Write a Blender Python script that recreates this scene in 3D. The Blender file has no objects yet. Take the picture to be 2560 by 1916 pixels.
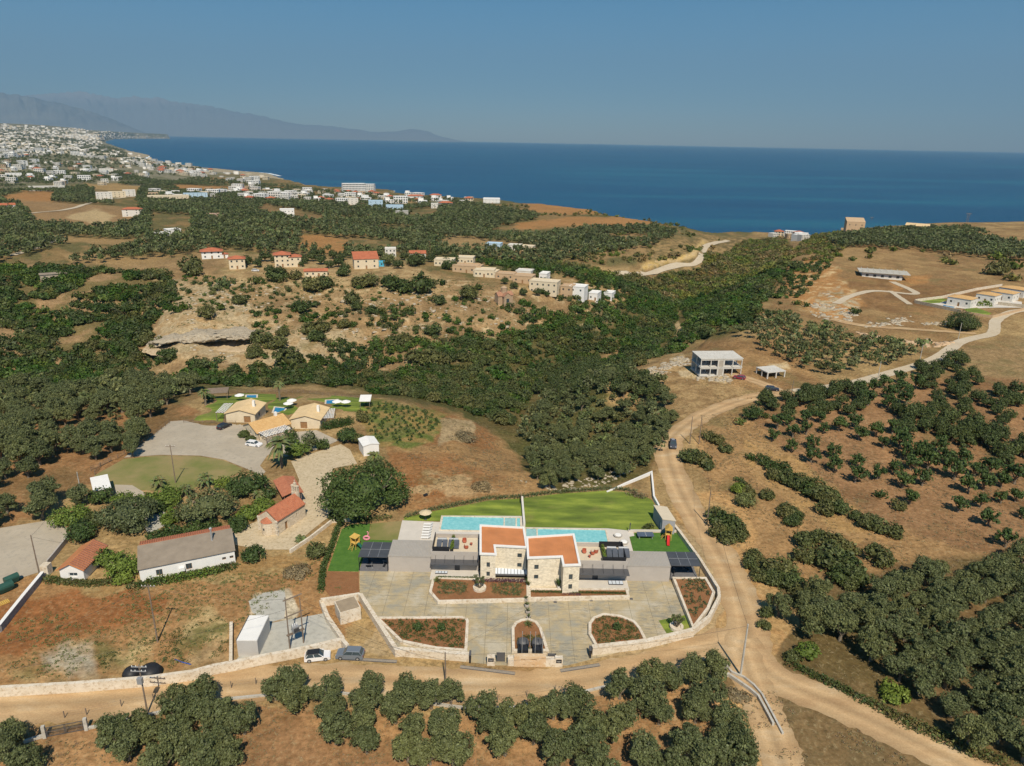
import bpy, math, random
import numpy as np
random.seed(7); rng = np.random.default_rng(7)
SC = bpy.context.scene; COL = SC.collection
# ---------------------------------------------------------------- camera
F = 1777.0; CH = 80.0
PIT = math.atan(605 / F); ROL = math.atan(40 / 2028.)
V3 = lambda *a: np.array(a, float)
FW = V3(0, math.cos(PIT), -math.sin(PIT)); U0 = V3(0, math.sin(PIT), math.cos(PIT)); X0 = V3(1, 0, 0)
RT = math.cos(ROL) * X0 + math.sin(ROL) * U0; UP = -math.sin(ROL) * X0 + math.cos(ROL) * U0
import mathutils
cam = bpy.data.cameras.new('camera'); cam.lens = 36 * F / 2560; cam.sensor_width = 36; cam.clip_start = 1; cam.clip_end = 200000
co = bpy.data.objects.new('camera', cam); COL.objects.link(co)
M = mathutils.Matrix(((RT[0], UP[0], -FW[0], 0), (RT[1], UP[1], -FW[1], 0), (RT[2], UP[2], -FW[2], CH), (0, 0, 0, 1)))
co.matrix_world = M; SC.camera = co
# ---------------------------------------------------------------- light
SUN_EL = math.radians(50.5); SUN_AZ = math.radians(10.5)      # sun behind the camera, slightly to its right
sd = V3(math.sin(SUN_AZ) * math.cos(SUN_EL), -math.cos(SUN_AZ) * math.cos(SUN_EL), math.sin(SUN_EL))
W = bpy.data.worlds.new('World'); SC.world = W; W.use_nodes = True
nt = W.node_tree; bg = nt.nodes['Background']
sky = nt.nodes.new('ShaderNodeTexSky'); sky.sky_type = 'NISHITA'; sky.sun_disc = False
sky.sun_elevation = SUN_EL; sky.sun_rotation = math.pi - SUN_AZ; sky.altitude = 0
sky.air_density = 0.8; sky.dust_density = 0.3; sky.ozone_density = 3.0
hsv = nt.nodes.new('ShaderNodeHueSaturation'); hsv.inputs['Hue'].default_value = .488; hsv.inputs['Saturation'].default_value = 1.5; nt.links.new(sky.outputs[0], hsv.inputs['Color']); nt.links.new(hsv.outputs[0], bg.inputs[0]); bg.inputs[1].default_value = 0.071
sl = bpy.data.lights.new('sun', 'SUN'); sl.energy = 4.6; sl.angle = math.radians(0.5); sl.color = (1.0, 0.89, 0.72)
so = bpy.data.objects.new('sun', sl); COL.objects.link(so)
so.rotation_euler = mathutils.Vector(sd).to_track_quat('Z', 'Y').to_euler(); so.location = (40, -60, 150)
SC.view_settings.view_transform = 'Standard'; SC.view_settings.look = 'None'
SC.view_settings.exposure = 0.2; SC.view_settings.gamma = 1.0; SC.view_settings.use_curve_mapping = False
cy = SC.cycles; cy.use_denoising = True; cy.max_bounces = 5; cy.diffuse_bounces = 2; cy.glossy_bounces = 2
cy.transmission_bounces = 3; cy.transparent_max_bounces = 6; cy.volume_bounces = 0; cy.use_adaptive_sampling = True
cy.adaptive_threshold = 0.015; cy.caustics_reflective = False; cy.caustics_refractive = False
SC.render.use_persistent_data = False
# ---------------------------------------------------------------- where a sight line meets the land
def ray(u, v):
    u = np.asarray(u, float); v = np.asarray(v, float)
    return FW * F + RT * (u - 1280)[..., None] + UP * (958 - v)[..., None]
def P(u, v, z=0.):
    d = ray(u, v); t = (z - CH) / d[..., 2]
    return float(d[0] * t), float(d[1] * t)
def QQ(x, y, z):
    x = np.asarray(x, float); y = np.asarray(y, float); z = np.asarray(z, float) - CH
    k = y * FW[1] + z * FW[2]; k = np.where(np.abs(k) < 1e-3, 1e-3, k)
    a = (x * RT[0] + y * RT[1] + z * RT[2]) / k; b = (x * UP[0] + y * UP[1] + z * UP[2]) / k
    a = np.where(k > 0, a, 99); b = np.where(k > 0, b, 99)
    return 1280 + F * a, 958 - F * b
# smooth value noise on numpy arrays
_T = rng.random((256, 256))
def vn(x, y):
    xi = np.floor(x).astype(int); yi = np.floor(y).astype(int); fx = x - xi; fy = y - yi
    fx = fx * fx * (3 - 2 * fx); fy = fy * fy * (3 - 2 * fy)
    a = _T[xi & 255, yi & 255]; b = _T[(xi + 1) & 255, yi & 255]; c = _T[xi & 255, (yi + 1) & 255]; d = _T[(xi + 1) & 255, (yi + 1) & 255]
    return (a * (1 - fx) + b * fx) * (1 - fy) + (c * (1 - fx) + d * fx) * fy
def fbm(x, y, o=4):
    s = 0; a = .5; n = 0
    for i in range(o):
        s = s + a * vn(x + 17.3 * i, y + 9.1 * i); n += a; a *= .5; x = x * 2.03; y = y * 2.03
    return s / n
def sst(a, b, x):
    t = np.clip((x - a) / (b - a), 0, 1); return t * t * (3 - 2 * t)
# land heights (sight line, height above the villa's courtyard)
CT = []
for z, s in [(0, "-900,1900 0,1900 500,1900 1000,1900 1500,1900 2000,1900 2600,1900 3400,1900 -600,1500 0,1500 400,1500 800,1500 1200,1500 1600,1500 2000,1500 2600,1500 3300,1500 300,1320 700,1300 1100,1300 1600,1280 -500,1250"),
    (-.5, "1100,1215 1300,1235 1450,1235 600,1230 1560,1200"), (-1, "0,1280 300,1200 600,1150 450,1100 900,1150 1000,1100 750,1080"), (-1.5, "750,1010 1050,1060 850,1010 620,1020"),
    (-2, "0,1220 1120,1120 1000,1000 560,1010"), (-3.5, "150,1150 1200,1200 1150,1080"), (-5, "280,1080 0,1150 420,1010"), (-7, "1250,1150 130,1060"), (-8, "300,1000 1330,1190 1250,1100"),
    (-10, "0,1060 500,965 1350,1100 1470,1140 1500,1060"), (-9, "1450,980 1560,1080"), (-14, "100,980 650,940 850,950 1000,960 1150,990 1300,1000"), (-15, "-400,1000 400,940"), (-17, "0,930 1250,940 900,925"),
    (-21, "1350,930"), (-23, "1500,880"), (-25, "1600,830"), (-27, "1690,760"), (-29, "1715,700"), (-31, "1760,650 1800,615"), (-34, "1850,600"), (-37, "1930,590 1980,590"),
    (0, "1600,1180 1640,1100 1500,960 1650,900 1760,880 1850,1200"), (1, "1680,1060 1700,950 2000,1300 2560,1400"), (2, "1900,1000 1800,930 2200,1200 2560,1250"), (3, "2050,980 2000,880 2300,1100 2560,1100"), (3.5, "2200,920 2400,1000 3200,1100"),
    (4, "2300,870 2560,900 1850,860 2000,820"), (5, "2450,800 2300,800 2560,780 2150,760"), (-4, "1750,835"), (2, "1850,790"), (-6, "1850,720"), (3, "1950,700"), (5, "2050,740 2200,700 2400,700 2560,700 3200,700"), (4, "2000,640 2300,640 2560,640"), (2, "2100,600 2300,600 2560,600"), (-2, "2150,575 2400,570 2600,570 3200,570"), (-4, "1990,640"), (-14, "1930,660"), (-22, "1850,690"),
    (-14, "200,900 0,860"), (-11, "300,860 150,820"), (-8, "350,800 100,770 0,790"), (-11, "480,905 650,885 800,880"), (-2.5, "450,830 560,800 700,800"), (-9, "420,880 560,860"), (-4, "200,750 900,800 800,770"), (-7, "1000,840 850,840"), (-10, "1150,850 1000,890"), (-14, "1250,870"), (-17, "1400,860"), (-12, "1350,800"), (-13, "1480,800"), (-18, "1560,770"), (-22, "1620,720"),
    (0, "0,700 150,700 300,720 600,740 900,740"), (2, "100,660 300,680 450,700"), (3, "550,690 700,710 850,710 0,640"), (3.5, "500,660 700,680 900,680 300,640 1000,690"), (0, "1150,730 1250,720"), (-4, "1250,770 1350,745"), (-8, "1450,750"), (-12, "1530,720"), (-16, "1600,700"),
    (2, "200,600 500,600 700,620 900,640 1100,680"), (0, "0,560 1000,620 700,570 1200,680"), (-3, "1200,640 1350,690"), (-5, "1100,590 1400,640"), (-9, "1450,680"), (-11, "1550,660 1500,610"), (-14, "1650,650"), (-13, "1760,620"), (-8, "1350,590 1000,570 800,550"), (-10, "1600,580 1250,560"), (-3, "0,520 400,540 250,560"), (-13, "1450,555 1250,535 1700,600 1000,540"),
    (-15, "1400,530 1600,560 1700,575 1100,530 800,530 600,520"), (-10, "300,500 0,490"), (-22, "1300,512 1150,515 900,510 700,500"), (-30, "1000,498 900,490 750,480 500,460"), (-33, "850,480 650,460 450,430"), (-36, "600,440 400,410 300,390"), (-30, "250,420 400,450"), (-20, "150,460 0,460"), (-34, "290,375")]:
    for q in s.split():
        u, v = map(float, q.split(',')); x, y = P(u, v, z); CT.append((x, y, z))
for u, v, y in [(0, 310, 9500), (0, 326, 7500), (0, 340, 5500), (0, 360, 3800), (0, 385, 2600), (0, 415, 1800), (120, 316, 10000), (120, 335, 7500), (120, 355, 5000), (150, 385, 3000), (200, 322, 12000), (220, 345, 7200), (200, 360, 5200), (230, 375, 4000), (300, 334, 15000), (300, 342, 12000), (380, 336, 18000), (-700, 300, 9000), (-700, 330, 4500), (-700, 380, 2000), (-700, 450, 1200), (250, 327, 17000)]:
    d = ray(u, v); t = y / d[1]; CT.append((d[0] * t, y, CH + d[2] * t))
CT = np.array(CT)
def _k(x, y):
    Y = np.maximum(y, 20.); return np.stack([x / Y * 1.0, np.log(Y) * .42], -1)
_CK = _k(CT[:, 0], CT[:, 1]); _c2 = .03 ** 2
_A = np.sqrt(((_CK[:, None] - _CK[None]) ** 2).sum(-1) + _c2); _n = len(CT)
_B = np.zeros((_n + 1, _n + 1)); _B[:_n, :_n] = _A - np.eye(_n) * .004; _B[_n, :_n] = 1; _B[:_n, _n] = 1
_wt = np.linalg.solve(_B, np.append(CT[:, 2], 0))
# coast line of the mainland
CO = [P(u, v, z) for u, v, z in [(400, 341, -39), (440, 344, -39), (420, 347, -39), (333, 347, -39), (278, 348, -39), (257, 353, -39), (247, 362, -39), (261, 368, -39), (304, 374, -39), (342, 381, -39), (374, 388, -39), (365, 396, -39), (406, 405, -39), (475, 414, -39), (522, 420, -39), (565, 423, -39), (600, 427, -39), (670, 433, -39), (725, 452, -38), (774, 464, -38), (855, 469, -38), (933, 472, -38), (985, 476, -38), (974, 483, -38), (1020, 488, -37), (1104, 492, -36), (1151, 498, -34), (1209, 497, -31), (1309, 506, -24), (1361, 509, -22), (1433, 516, -18), (1488, 523, -16), (1526, 536, -15), (1593, 543, -15), (1680, 555, -16), (1738, 559, -17), (1790, 572, -26), (1840, 581, -36), (1920, 586, -39), (2013, 590, -38), (2050, 580, -26), (2105, 570, -14), (2172, 561, -9), (2268, 558, -8), (2413, 556, -8), (2560, 557, -8), (3300, 560, -8)]]
CO = np.array(CO + [(6000, 900), (6000, -3000), (-60000, -3000), (-60000, 40000), (-12000, 40000), (-9000, 25000)])
def inpoly(x, y, poly):
    r = np.zeros(x.shape, bool); n = len(poly)
    for i in range(n):
        x1, y1 = poly[i]; x2, y2 = poly[(i + 1) % n]
        if y1 == y2: continue
        c = ((y1 > y) != (y2 > y)) & (x < (x2 - x1) * (y - y1) / (y2 - y1) + x1); r ^= c
    return r
def pdist(x, y, poly, closed=True):
    d = np.full(x.shape, 1e18); n = len(poly)
    for i in range(n if closed else n - 1):
        x1, y1 = poly[i]; x2, y2 = poly[(i + 1) % n]; dx, dy = x2 - x1, y2 - y1
        t = np.clip(((x - x1) * dx + (y - y1) * dy) / (dx * dx + dy * dy + 1e-9), 0, 1)
        d = np.minimum(d, (x - x1 - t * dx) ** 2 + (y - y1 - t * dy) ** 2)
    return np.sqrt(d)
def HH(x, y):
    """height of the land at x, y"""
    x = np.asarray(x, float); y = np.asarray(y, float); sh = x.shape; x = x.ravel(); y = y.ravel()
    z = np.zeros(x.shape)
    for a in range(0, len(x), 60000):
        k = _k(x[a:a + 60000], y[a:a + 60000])
        A = np.sqrt((k[:, None, 0] - _CK[None, :, 0]) ** 2 + (k[:, None, 1] - _CK[None, :, 1]) ** 2 + _c2)
        z[a:a + 60000] = A @ _wt[:_n] + _wt[_n]
    flat = sst(150, 200, y + np.maximum(0, np.abs(x) - 60) * -.1)
    amp = sst(200, 330, y)
    # ledges and gullies on the ravine sides
    rg = np.clip(sst(0.5, 6, np.abs(z + 10) * -1 + 12), 0, 1) * sst(240, 300, y) * (1 - sst(560, 800, y))
    n = fbm(x / 38, y / 22) - .5
    z2 = z + amp * (fbm(x / 60 + 5, y / 60) - .5) * 3.0 * sst(2, 9, CH - z - 74 + 2) + rg * n * 6
    st = 3.0; q = z2 / st + .35 * vn(x / 30, y / 30); zt = (np.floor(q) + sst(.55, .95, q - np.floor(q)) - .35 * vn(x / 30, y / 30)) * st
    z2 = z2 + (zt - z2) * .95 * rg * sst(.35, .5, vn(x / 70 + 3, y / 50))
    z = z2 * flat
    far = y > 330
    if far.any():
        xf, yf = x[far], y[far]; zf = z[far]
        jx = xf + (fbm(xf / 60, yf / 60) - .5) * 30; jy = yf + (fbm(xf / 60 + 40, yf / 60) - .5) * 30
        sc = np.clip(yf / 800, 1, 6)
        ins = inpoly(jx, jy, CO); d = pdist(jx, jy, CO) / sc; d = np.where(ins, -d, d)
        zf = np.where(ins, np.maximum(zf, -38.6), zf)
        w = sst(-3, 9, d); zf = zf * (1 - w) + (-47) * w
        z[far] = zf
    return z.reshape(sh)
def G(u, v):
    """points of the land seen along sight lines u, v (arrays) -> x, y, z"""
    u = np.atleast_1d(np.asarray(u, float)); v = np.atleast_1d(np.asarray(v, float)); d = ray(u, v); d /= d[:, 1:2]
    ys = np.geomspace(40, 22000, 210); n = len(u)
    lo = np.full(n, 40.); hi = np.full(n, 22000.); done = np.zeros(n, bool); prev = np.full(n, 40.)
    for Y in ys:
        act = ~done
        if not act.any(): break
        z = CH + d[act, 2] * Y; h = HH(d[act, 0] * Y, np.full(act.sum(), Y)); hit = z <= h
        idx = np.where(act)[0]; hi[idx[hit]] = Y; lo[idx[hit]] = prev[idx[hit]]; done[idx[hit]] = True; prev[:] = Y
    for _ in range(12):
        m = (lo + hi) / 2; z = CH + d[:, 2] * m; h = HH(d[:, 0] * m, m); b = z <= h
        hi = np.where(b, m, hi); lo = np.where(b, lo, m)
    m = (lo + hi) / 2; return d[:, 0] * m, m, HH(d[:, 0] * m, m)
# ---------------------------------------------------------------- mesh helpers
def tag(o, label=None, cat=None, group=None, kind=None):
    if label: o['label'] = label
    if cat: o['category'] = cat
    if group: o['group'] = group
    if kind: o['kind'] = kind
    return o
def link(name, data, parent=None, loc=None, rz=0):
    o = bpy.data.objects.new(name, data); COL.objects.link(o)
    if parent is not None: o.parent = parent
    if loc is not None: o.location = loc
    if rz: o.rotation_euler = (0, 0, rz)
    return o
def empty(name, loc, rz=0, label=None, cat=None, group=None):
    return tag(link(name, None, None, loc, rz), label, cat, group)
def npmesh(name, v, f, mats, tint=None, fm=None, smooth=False, attr='tint'):
    """v (n,3); f (m,3|4) array"""
    v = np.asarray(v, np.float32); f = np.asarray(f, np.int32); k = f.shape[1]
    me = bpy.data.meshes.new(name); me.vertices.add(len(v)); me.vertices.foreach_set('co', v.ravel())
    me.loops.add(f.size); me.loops.foreach_set('vertex_index', f.ravel())
    me.polygons.add(len(f)); me.polygons.foreach_set('loop_start', np.arange(0, f.size, k, dtype=np.int32))
    me.polygons.foreach_set('loop_total', np.full(len(f), k, np.int32))
    for m in (mats if isinstance(mats, (list, tuple)) else [mats]): me.materials.append(m)
    if fm is not None: me.polygons.foreach_set('material_index', np.asarray(fm, np.int32))
    if smooth: me.polygons.foreach_set('use_smooth', np.ones(len(f), bool))
    if tint is not None:
        t = np.ones((len(v), 4), np.float32); t[:, :tint.shape[1]] = tint
        a = me.color_attributes.new(attr, 'FLOAT_COLOR', 'POINT'); a.data.foreach_set('color', t.ravel())
    me.update(calc_edges=True); return me
class MB:
    """collects boxes, prisms, tubes into one mesh"""
    def __init__(s): s.v = []; s.f = []; s.m = []
    def add(s, vs, fs, m=0):
        b = len(s.v); s.v += [tuple(p) for p in vs]; s.f += [tuple(b + i for i in f) for f in fs]; s.m += [m] * len(fs); return s
    def box(s, x0, y0, z0, x1, y1, z1, m=0, rz=0, c=None):
        vs = [(x, y, z) for z in (z0, z1) for x, y in ((x0, y0), (x1, y0), (x1, y1), (x0, y1))]
        if rz:
            cx, cy_ = c if c else ((x0 + x1) / 2, (y0 + y1) / 2); C, S = math.cos(rz), math.sin(rz)
            vs = [(cx + (x - cx) * C - (y - cy_) * S, cy_ + (x - cx) * S + (y - cy_) * C, z) for x, y, z in vs]
        return s.add(vs, [(0, 3, 2, 1), (4, 5, 6, 7), (0, 1, 5, 4), (1, 2, 6, 5), (2, 3, 7, 6), (3, 0, 4, 7)], m)
    def prism(s, poly, z0, z1, m=0, mt=None, taper=1.0):
        n = len(poly); a = sum(poly[i][0] * poly[(i + 1) % n][1] - poly[(i + 1) % n][0] * poly[i][1] for i in range(n))
        if a < 0: poly = poly[::-1]
        cx = sum(p[0] for p in poly) / n; cy_ = sum(p[1] for p in poly) / n
        g = lambda i: (z1[i] if isinstance(z1, (list, tuple)) else z1)
        if a < 0 and isinstance(z1, (list, tuple)): z1 = z1[::-1]
        b = len(s.v); s.v += [(p[0], p[1], z0) for p in poly] + [(cx + (p[0] - cx) * taper, cy_ + (p[1] - cy_) * taper, g(i)) for i, p in enumerate(poly)]
        for i in range(n): s.f.append((b + i, b + (i + 1) % n, b + n + (i + 1) % n, b + n + i)); s.m.append(m)
        s.f.append(tuple(b + n + i for i in range(n))); s.m.append(m if mt is None else mt)
        s.f.append(tuple(b + i for i in range(n))[::-1]); s.m.append(m); return s
    def tube(s, a, b, r0, r1=None, n=6, m=0):
        r1 = r0 if r1 is None else r1; a = V3(*a); b = V3(*b); d = b - a; d = d / (np.linalg.norm(d) + 1e-9)
        t = V3(0, 0, 1) if abs(d[2]) < .9 else V3(1, 0, 0); e = np.cross(d, t); e /= np.linalg.norm(e); g = np.cross(d, e)
        vs = []
        for c, r in ((a, r0), (b, r1)):
            for i in range(n):
                q = 2 * math.pi * i / n; vs.append(tuple(c + r * (math.cos(q) * e + math.sin(q) * g)))
        return s.add(vs, [(i, n + i, n + (i + 1) % n, (i + 1) % n) for i in range(n)] + [tuple(range(n)), tuple(range(2 * n - 1, n - 1, -1))], m)
    def path(s, pts, r, n=5, m=0):
        for p, q in zip(pts, pts[1:]): s.tube(p, q, r, r, n, m)
        return s
    def lathe(s, c, prof, n=12, m=0):
        vs = []; fs = []
        for r, z in prof:
            for i in range(n): q = 2 * math.pi * i / n; vs.append((c[0] + r * math.cos(q), c[1] + r * math.sin(q), c[2] + z))
        for k in range(len(prof) - 1):
            for i in range(n): fs.append((k * n + i, k * n + (i + 1) % n, (k + 1) * n + (i + 1) % n, (k + 1) * n + i))
        fs.append(tuple(range(n))[::-1]); fs.append(tuple((len(prof) - 1) * n + i for i in range(n))); return s.add(vs, fs, m)
    def wall(s, pts, w, z0, z1, m=0, closed=False, mt=None):
        """a wall of width w along a polyline with mitred corners; z1 may be a list"""
        n = len(pts); L = []; R = []
        for i in range(n):
            p = pts[i]; a = pts[i - 1] if (i > 0 or closed) else None; b = pts[(i + 1) % n] if (i < n - 1 or closed) else None
            ns = []
            for q0, q1 in ((a, p), (p, b)):
                if q0 is None or q1 is None: continue
                dx, dy = q1[0] - q0[0], q1[1] - q0[1]; l = math.hypot(dx, dy) + 1e-9; ns.append((-dy / l, dx / l))
            nx = sum(k[0] for k in ns); ny = sum(k[1] for k in ns); l = math.hypot(nx, ny) + 1e-9; nx /= l; ny /= l
            c = nx * ns[0][0] + ny * ns[0][1]; h = w / 2 / max(c, .4)
            L.append((p[0] + nx * h, p[1] + ny * h)); R.append((p[0] - nx * h, p[1] - ny * h))
        zt = z1 if isinstance(z1, (list, tuple)) else [z1] * n; zb = z0 if isinstance(z0, (list, tuple)) else [z0] * n
        b = len(s.v)
        for i in range(n): s.v += [(L[i][0], L[i][1], zb[i]), (R[i][0], R[i][1], zb[i]), (R[i][0], R[i][1], zt[i]), (L[i][0], L[i][1], zt[i])]
        for i in range(n if closed else n - 1):
            j = (i + 1) % n; A, B_ = b + 4 * i, b + 4 * j
            s.f += [(A + 1, B_ + 1, B_ + 2, A + 2), (B_, A, A + 3, B_ + 3), (A + 2, B_ + 2, B_ + 3, A + 3)]; s.m += [m, m, m if mt is None else mt]
        if not closed:
            e = b + 4 * (n - 1); s.f += [(b, b + 1, b + 2, b + 3), (e + 1, e, e + 3, e + 2)]; s.m += [m, m]
        return s
    def mesh(s, name, mats, smooth=False):
        me = bpy.data.meshes.new(name); me.from_pydata(s.v, [], s.f)
        mats = mats if isinstance(mats, (list, tuple)) else [mats]
        for q in mats: me.materials.append(q)
        me.polygons.foreach_set('material_index', s.m)
        if smooth: me.polygons.foreach_set('use_smooth', [True] * len(s.f))
        me.update(); return me
    def build(s, name, mats, parent=None, loc=None, rz=0, smooth=False):
        return link(name, s.mesh(name, mats, smooth), parent, loc, rz)
# ---------------------------------------------------------------- materials
MT = {}
def nodes(name, rough=.9):
    m = bpy.data.materials.new(name); m.use_nodes = True; t = m.node_tree; b = t.nodes['Principled BSDF']
    b.inputs['Roughness'].default_value = rough; b.inputs['Specular IOR Level'].default_value = .25; MT[name] = m
    return m, t, b
def nz(t, scale, detail=4, vec=None, rough=.6, dist=0):
    n = t.nodes.new('ShaderNodeTexNoise'); n.inputs['Scale'].default_value = scale; n.inputs['Detail'].default_value = detail
    n.inputs['Roughness'].default_value = rough; n.inputs['Distortion'].default_value = dist
    t.links.new(vec if vec is not None else wpos(t), n.inputs['Vector']); return n.outputs['Fac']
def wpos(t):
    g = t.nodes.get('Geo') or t.nodes.new('ShaderNodeNewGeometry'); g.name = 'Geo'; return g.outputs['Position']
def ramp(t, fac, stops):
    r = t.nodes.new('ShaderNodeValToRGB'); t.links.new(fac, r.inputs[0]); e = r.color_ramp.elements
    while len(e) < len(stops): e.new(.5)
    for k, (p, c) in zip(e, stops): k.position = p; k.color = (*c, 1) if not isinstance(c, float) else (c, c, c, 1)
    return r.outputs[0]
def mix(t, a, b, fac, mode='MIX'):
    x = t.nodes.new('ShaderNodeMix'); x.data_type = 'RGBA'; x.blend_type = mode
    for s, k in ((fac, 0), (a, 6), (b, 7)):
        if isinstance(s, (float, int)): x.inputs[k].default_value = s
        elif isinstance(s, tuple): x.inputs[k].default_value = (*s, 1)
        else: t.links.new(s, x.inputs[k])
    return x.outputs[2]
def bump(t, b, h, st=.3, dist=.05):
    n = t.nodes.new('ShaderNodeBump'); n.inputs['Strength'].default_value = st; n.inputs['Distance'].default_value = dist
    t.links.new(h, n.inputs['Height']); t.links.new(n.outputs[0], b.inputs['Normal'])
def plain(name, c, rough=.8, var=.12, sc=.8, metal=0, spec=.25):
    m, t, b = nodes(name, rough); b.inputs['Metallic'].default_value = metal; b.inputs['Specular IOR Level'].default_value = spec
    n = nz(t, sc, 5); lo = tuple(k * (1 - var) for k in c); hi = tuple(min(1, k * (1 + var)) for k in c)
    t.links.new(ramp(t, n, [(.3, lo), (.7, hi)]), b.inputs['Base Color']); return m
def mottled(name, c1, c2, c3, s1=.25, s2=2.5, rough=.95, bs=.4, bd=.05):
    m, t, b = nodes(name, rough); a = ramp(t, nz(t, s1, 6), [(.35, c1), (.65, c2)]); k = ramp(t, nz(t, s2, 4), [(.5, 0.), (.72, 1.)])
    t.links.new(mix(t, a, c3, k), b.inputs['Base Color']); bump(t, b, nz(t, s2 * 2, 4), bs, bd); return m
# ---------------------------------------------------------------- the land, one sheet
def poly(s): return [tuple(map(float, q.split(','))) for q in s.split()]
NC, NR = 980, 900
az = np.tan(np.concatenate([np.linspace(-68, -40, 60)[:-1], np.linspace(-40, 40, NC - 118), np.linspace(40, 68, 60)[1:]]) * math.pi / 180); NC = len(az)
vr = np.concatenate([np.linspace(1300, 965, 70)[:-1], np.linspace(965, -603, NR)])       # rows follow how the land foreshortens
Yr = []
for b in vr:
    d = FW * F + UP * (-b); Yr.append(d[1] * 1.0 / max(-d[2], 1e-6) * CH if d[2] < -1 else 1e9)
Yr = np.array(Yr); Yr = Yr[(Yr < 24000) & (Yr > -1e9)]
Yr = np.concatenate([[-30, -5, 12], Yr[Yr > 20]]); Yr = np.unique(Yr)
# refine far rows so the distant shore stays crisp
ex = []
for a, b in zip(Yr[:-1], Yr[1:]):
    k = int(np.ceil((b - a) / max(a * .012, 1.0))) if a > 300 else 1
    ex += list(np.linspace(a, b, k + 1)[:-1])
Yr = np.array(ex + [Yr[-1]]); NR = len(Yr)
XX = az[None, :] * np.maximum(Yr, 60)[:, None]; YY = np.repeat(Yr[:, None], NC, 1)
ZZ = HH(XX, YY)
uu, vv = QQ(XX, YY, ZZ)
xs, ys_ = XX, YY; S = np.maximum(YY, 80.)
LS = np.log(S); j1 = (fbm(XX / (S * .03), LS / .06, 4) - .5); j2 = (fbm(XX / (S * .03) + 50, LS / .06 + 9, 4) - .5)
ju = uu + j1 * 60; jv = vv + j2 * 34
N1 = fbm(XX / 14, YY / 14, 5); N2 = fbm(XX / 3.5 + 9, YY / 3.5, 4); N3 = fbm(XX / (S * .02) + 30, LS / .035, 4)
C = np.zeros(XX.shape + (3,)); cover = np.zeros(XX.shape)
def lerp(a, b, t): return np.asarray(a) * (1 - t[..., None]) + np.asarray(b) * t[..., None]
TAN = (.35, .25, .14); RED = (.27, .125, .058); DRY = (.37, .275, .155); BRN = (.25, .172, .095); GRN = (.125, .12, .05); SCR = (.085, .09, .036); ROCK = (.46, .385, .28); RDC = (.47, .325, .175); SAND = (.50, .40, .26); ORG = (.40, .225, .105); PINK = (.29, .178, .107)
C[:] = lerp(DRY, BRN, sst(.35, .65, N1))
def paint(s, c1, c2=None, n=None, soft=1.0, rag=1.0, lo=.4, hi=.6):
    p = poly(s); us = [q[0] for q in p]; vs = [q[1] for q in p]
    U = uu + j1 * 60 * rag; Vv = vv + j2 * 34 * rag
    bb = (uu > min(us) - 60) & (uu < max(us) + 60) & (vv > min(vs) - 60) & (vv < max(vs) + 60)
    if not bb.any(): return
    x = U[bb]; y = Vv[bb]; i = inpoly(x, y, p); e = pdist(x, y, p); w = np.where(i, np.clip(.5 + e / (8 * soft), 0, 1), np.clip(.5 - e / (8 * soft), 0, 1))
    c = lerp(c1, c2 if c2 is not None else c1, sst(lo, hi, (n if n is not None else N1)[bb]))
    C[bb] = C[bb] * (1 - w[:, None]) + c * w[:, None]
# far plain: groves and fields
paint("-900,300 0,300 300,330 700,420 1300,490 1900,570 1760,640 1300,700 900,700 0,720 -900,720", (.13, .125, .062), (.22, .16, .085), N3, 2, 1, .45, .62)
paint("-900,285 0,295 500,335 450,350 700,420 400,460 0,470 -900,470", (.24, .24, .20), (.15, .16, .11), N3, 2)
for s, c in [("0,495 60,480 140,482 130,510 20,512", ORG), ("40,500 250,512 330,520 340,560 230,575 90,560", (.32, .22, .13)), ("160,545 240,525 290,540 250,565", SAND), ("210,460 370,465 340,478 220,474", (.38, .27, .14)), ("430,462 640,468 620,478 450,476", ORG),
             ("600,472 700,470 720,480 620,486", ORG), ("100,590 340,600 335,618 240,612 120,602", TAN), ("0,600 100,582 90,608 0,625", TAN), ("1280,560 1420,540 1560,545 1640,556 1580,568 1300,572", ORG), ("1310,506 1480,520 1500,532 1420,536 1330,528", ORG), ("1120,515 1300,530 1260,540 1050,535", BRN),
             ("640,530 660,512 810,540 800,560 740,550", BRN), ("640,545 700,560 690,600 640,570", TAN), ("760,585 870,600 860,640 740,625", ORG), ("940,480 1060,500 1020,510 960,492", TAN), ("1400,590 1580,575 1640,600 1620,640 1460,650 1380,620", (.33, .235, .135)), ("1110,590 1250,600 1340,620 1330,632 1100,618", (.33, .24, .14)),
             ("150,630 360,640 560,650 640,650 600,670 180,660", TAN)]: paint(s, c, tuple(k * .8 for k in c), N2, .6, .5)
# ravine sides: dry rocky slopes, then thicket floor
paint("0,700 500,640 1100,690 1420,740 1500,820 1300,900 900,960 500,960 0,960", (.33, .235, .14), (.25, .175, .105), N1, 2)
paint("-600,670 180,660 420,680 460,730 380,800 380,940 -600,960", (.17, .14, .07), (.30, .21, .13), N1, 2)
paint("430,700 560,720 720,820 900,830 880,900 700,920 400,900 380,820", ROCK, (.33, .24, .145), N2, 2, 1, .42, .6)
paint("560,640 1000,650 1120,700 1100,735 700,735 540,690", (.34, .245, .145), (.40, .31, .19), N2, 1.5)
paint("1000,960 1100,860 1350,820 1560,760 1700,650 1760,640 1880,600 1960,590 1990,640 1920,740 1860,830 1650,880 1560,960 1520,1010 1700,1060 1600,1200 1400,1240 1330,1200 1240,1090 1100,1000", SCR, (.12, .10, .045), N1, 2)
paint("-600,930 300,950 900,940 1100,980 1240,1090 1000,1000 800,965 470,980 440,1040 0,1000 -600,1000", SCR, (.13, .11, .055), N1, 2)
paint("1600,600 1780,590 1880,600 1780,660 1660,700", (.16, .13, .07), (.3, .22, .12), N2, 1.5)
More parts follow.
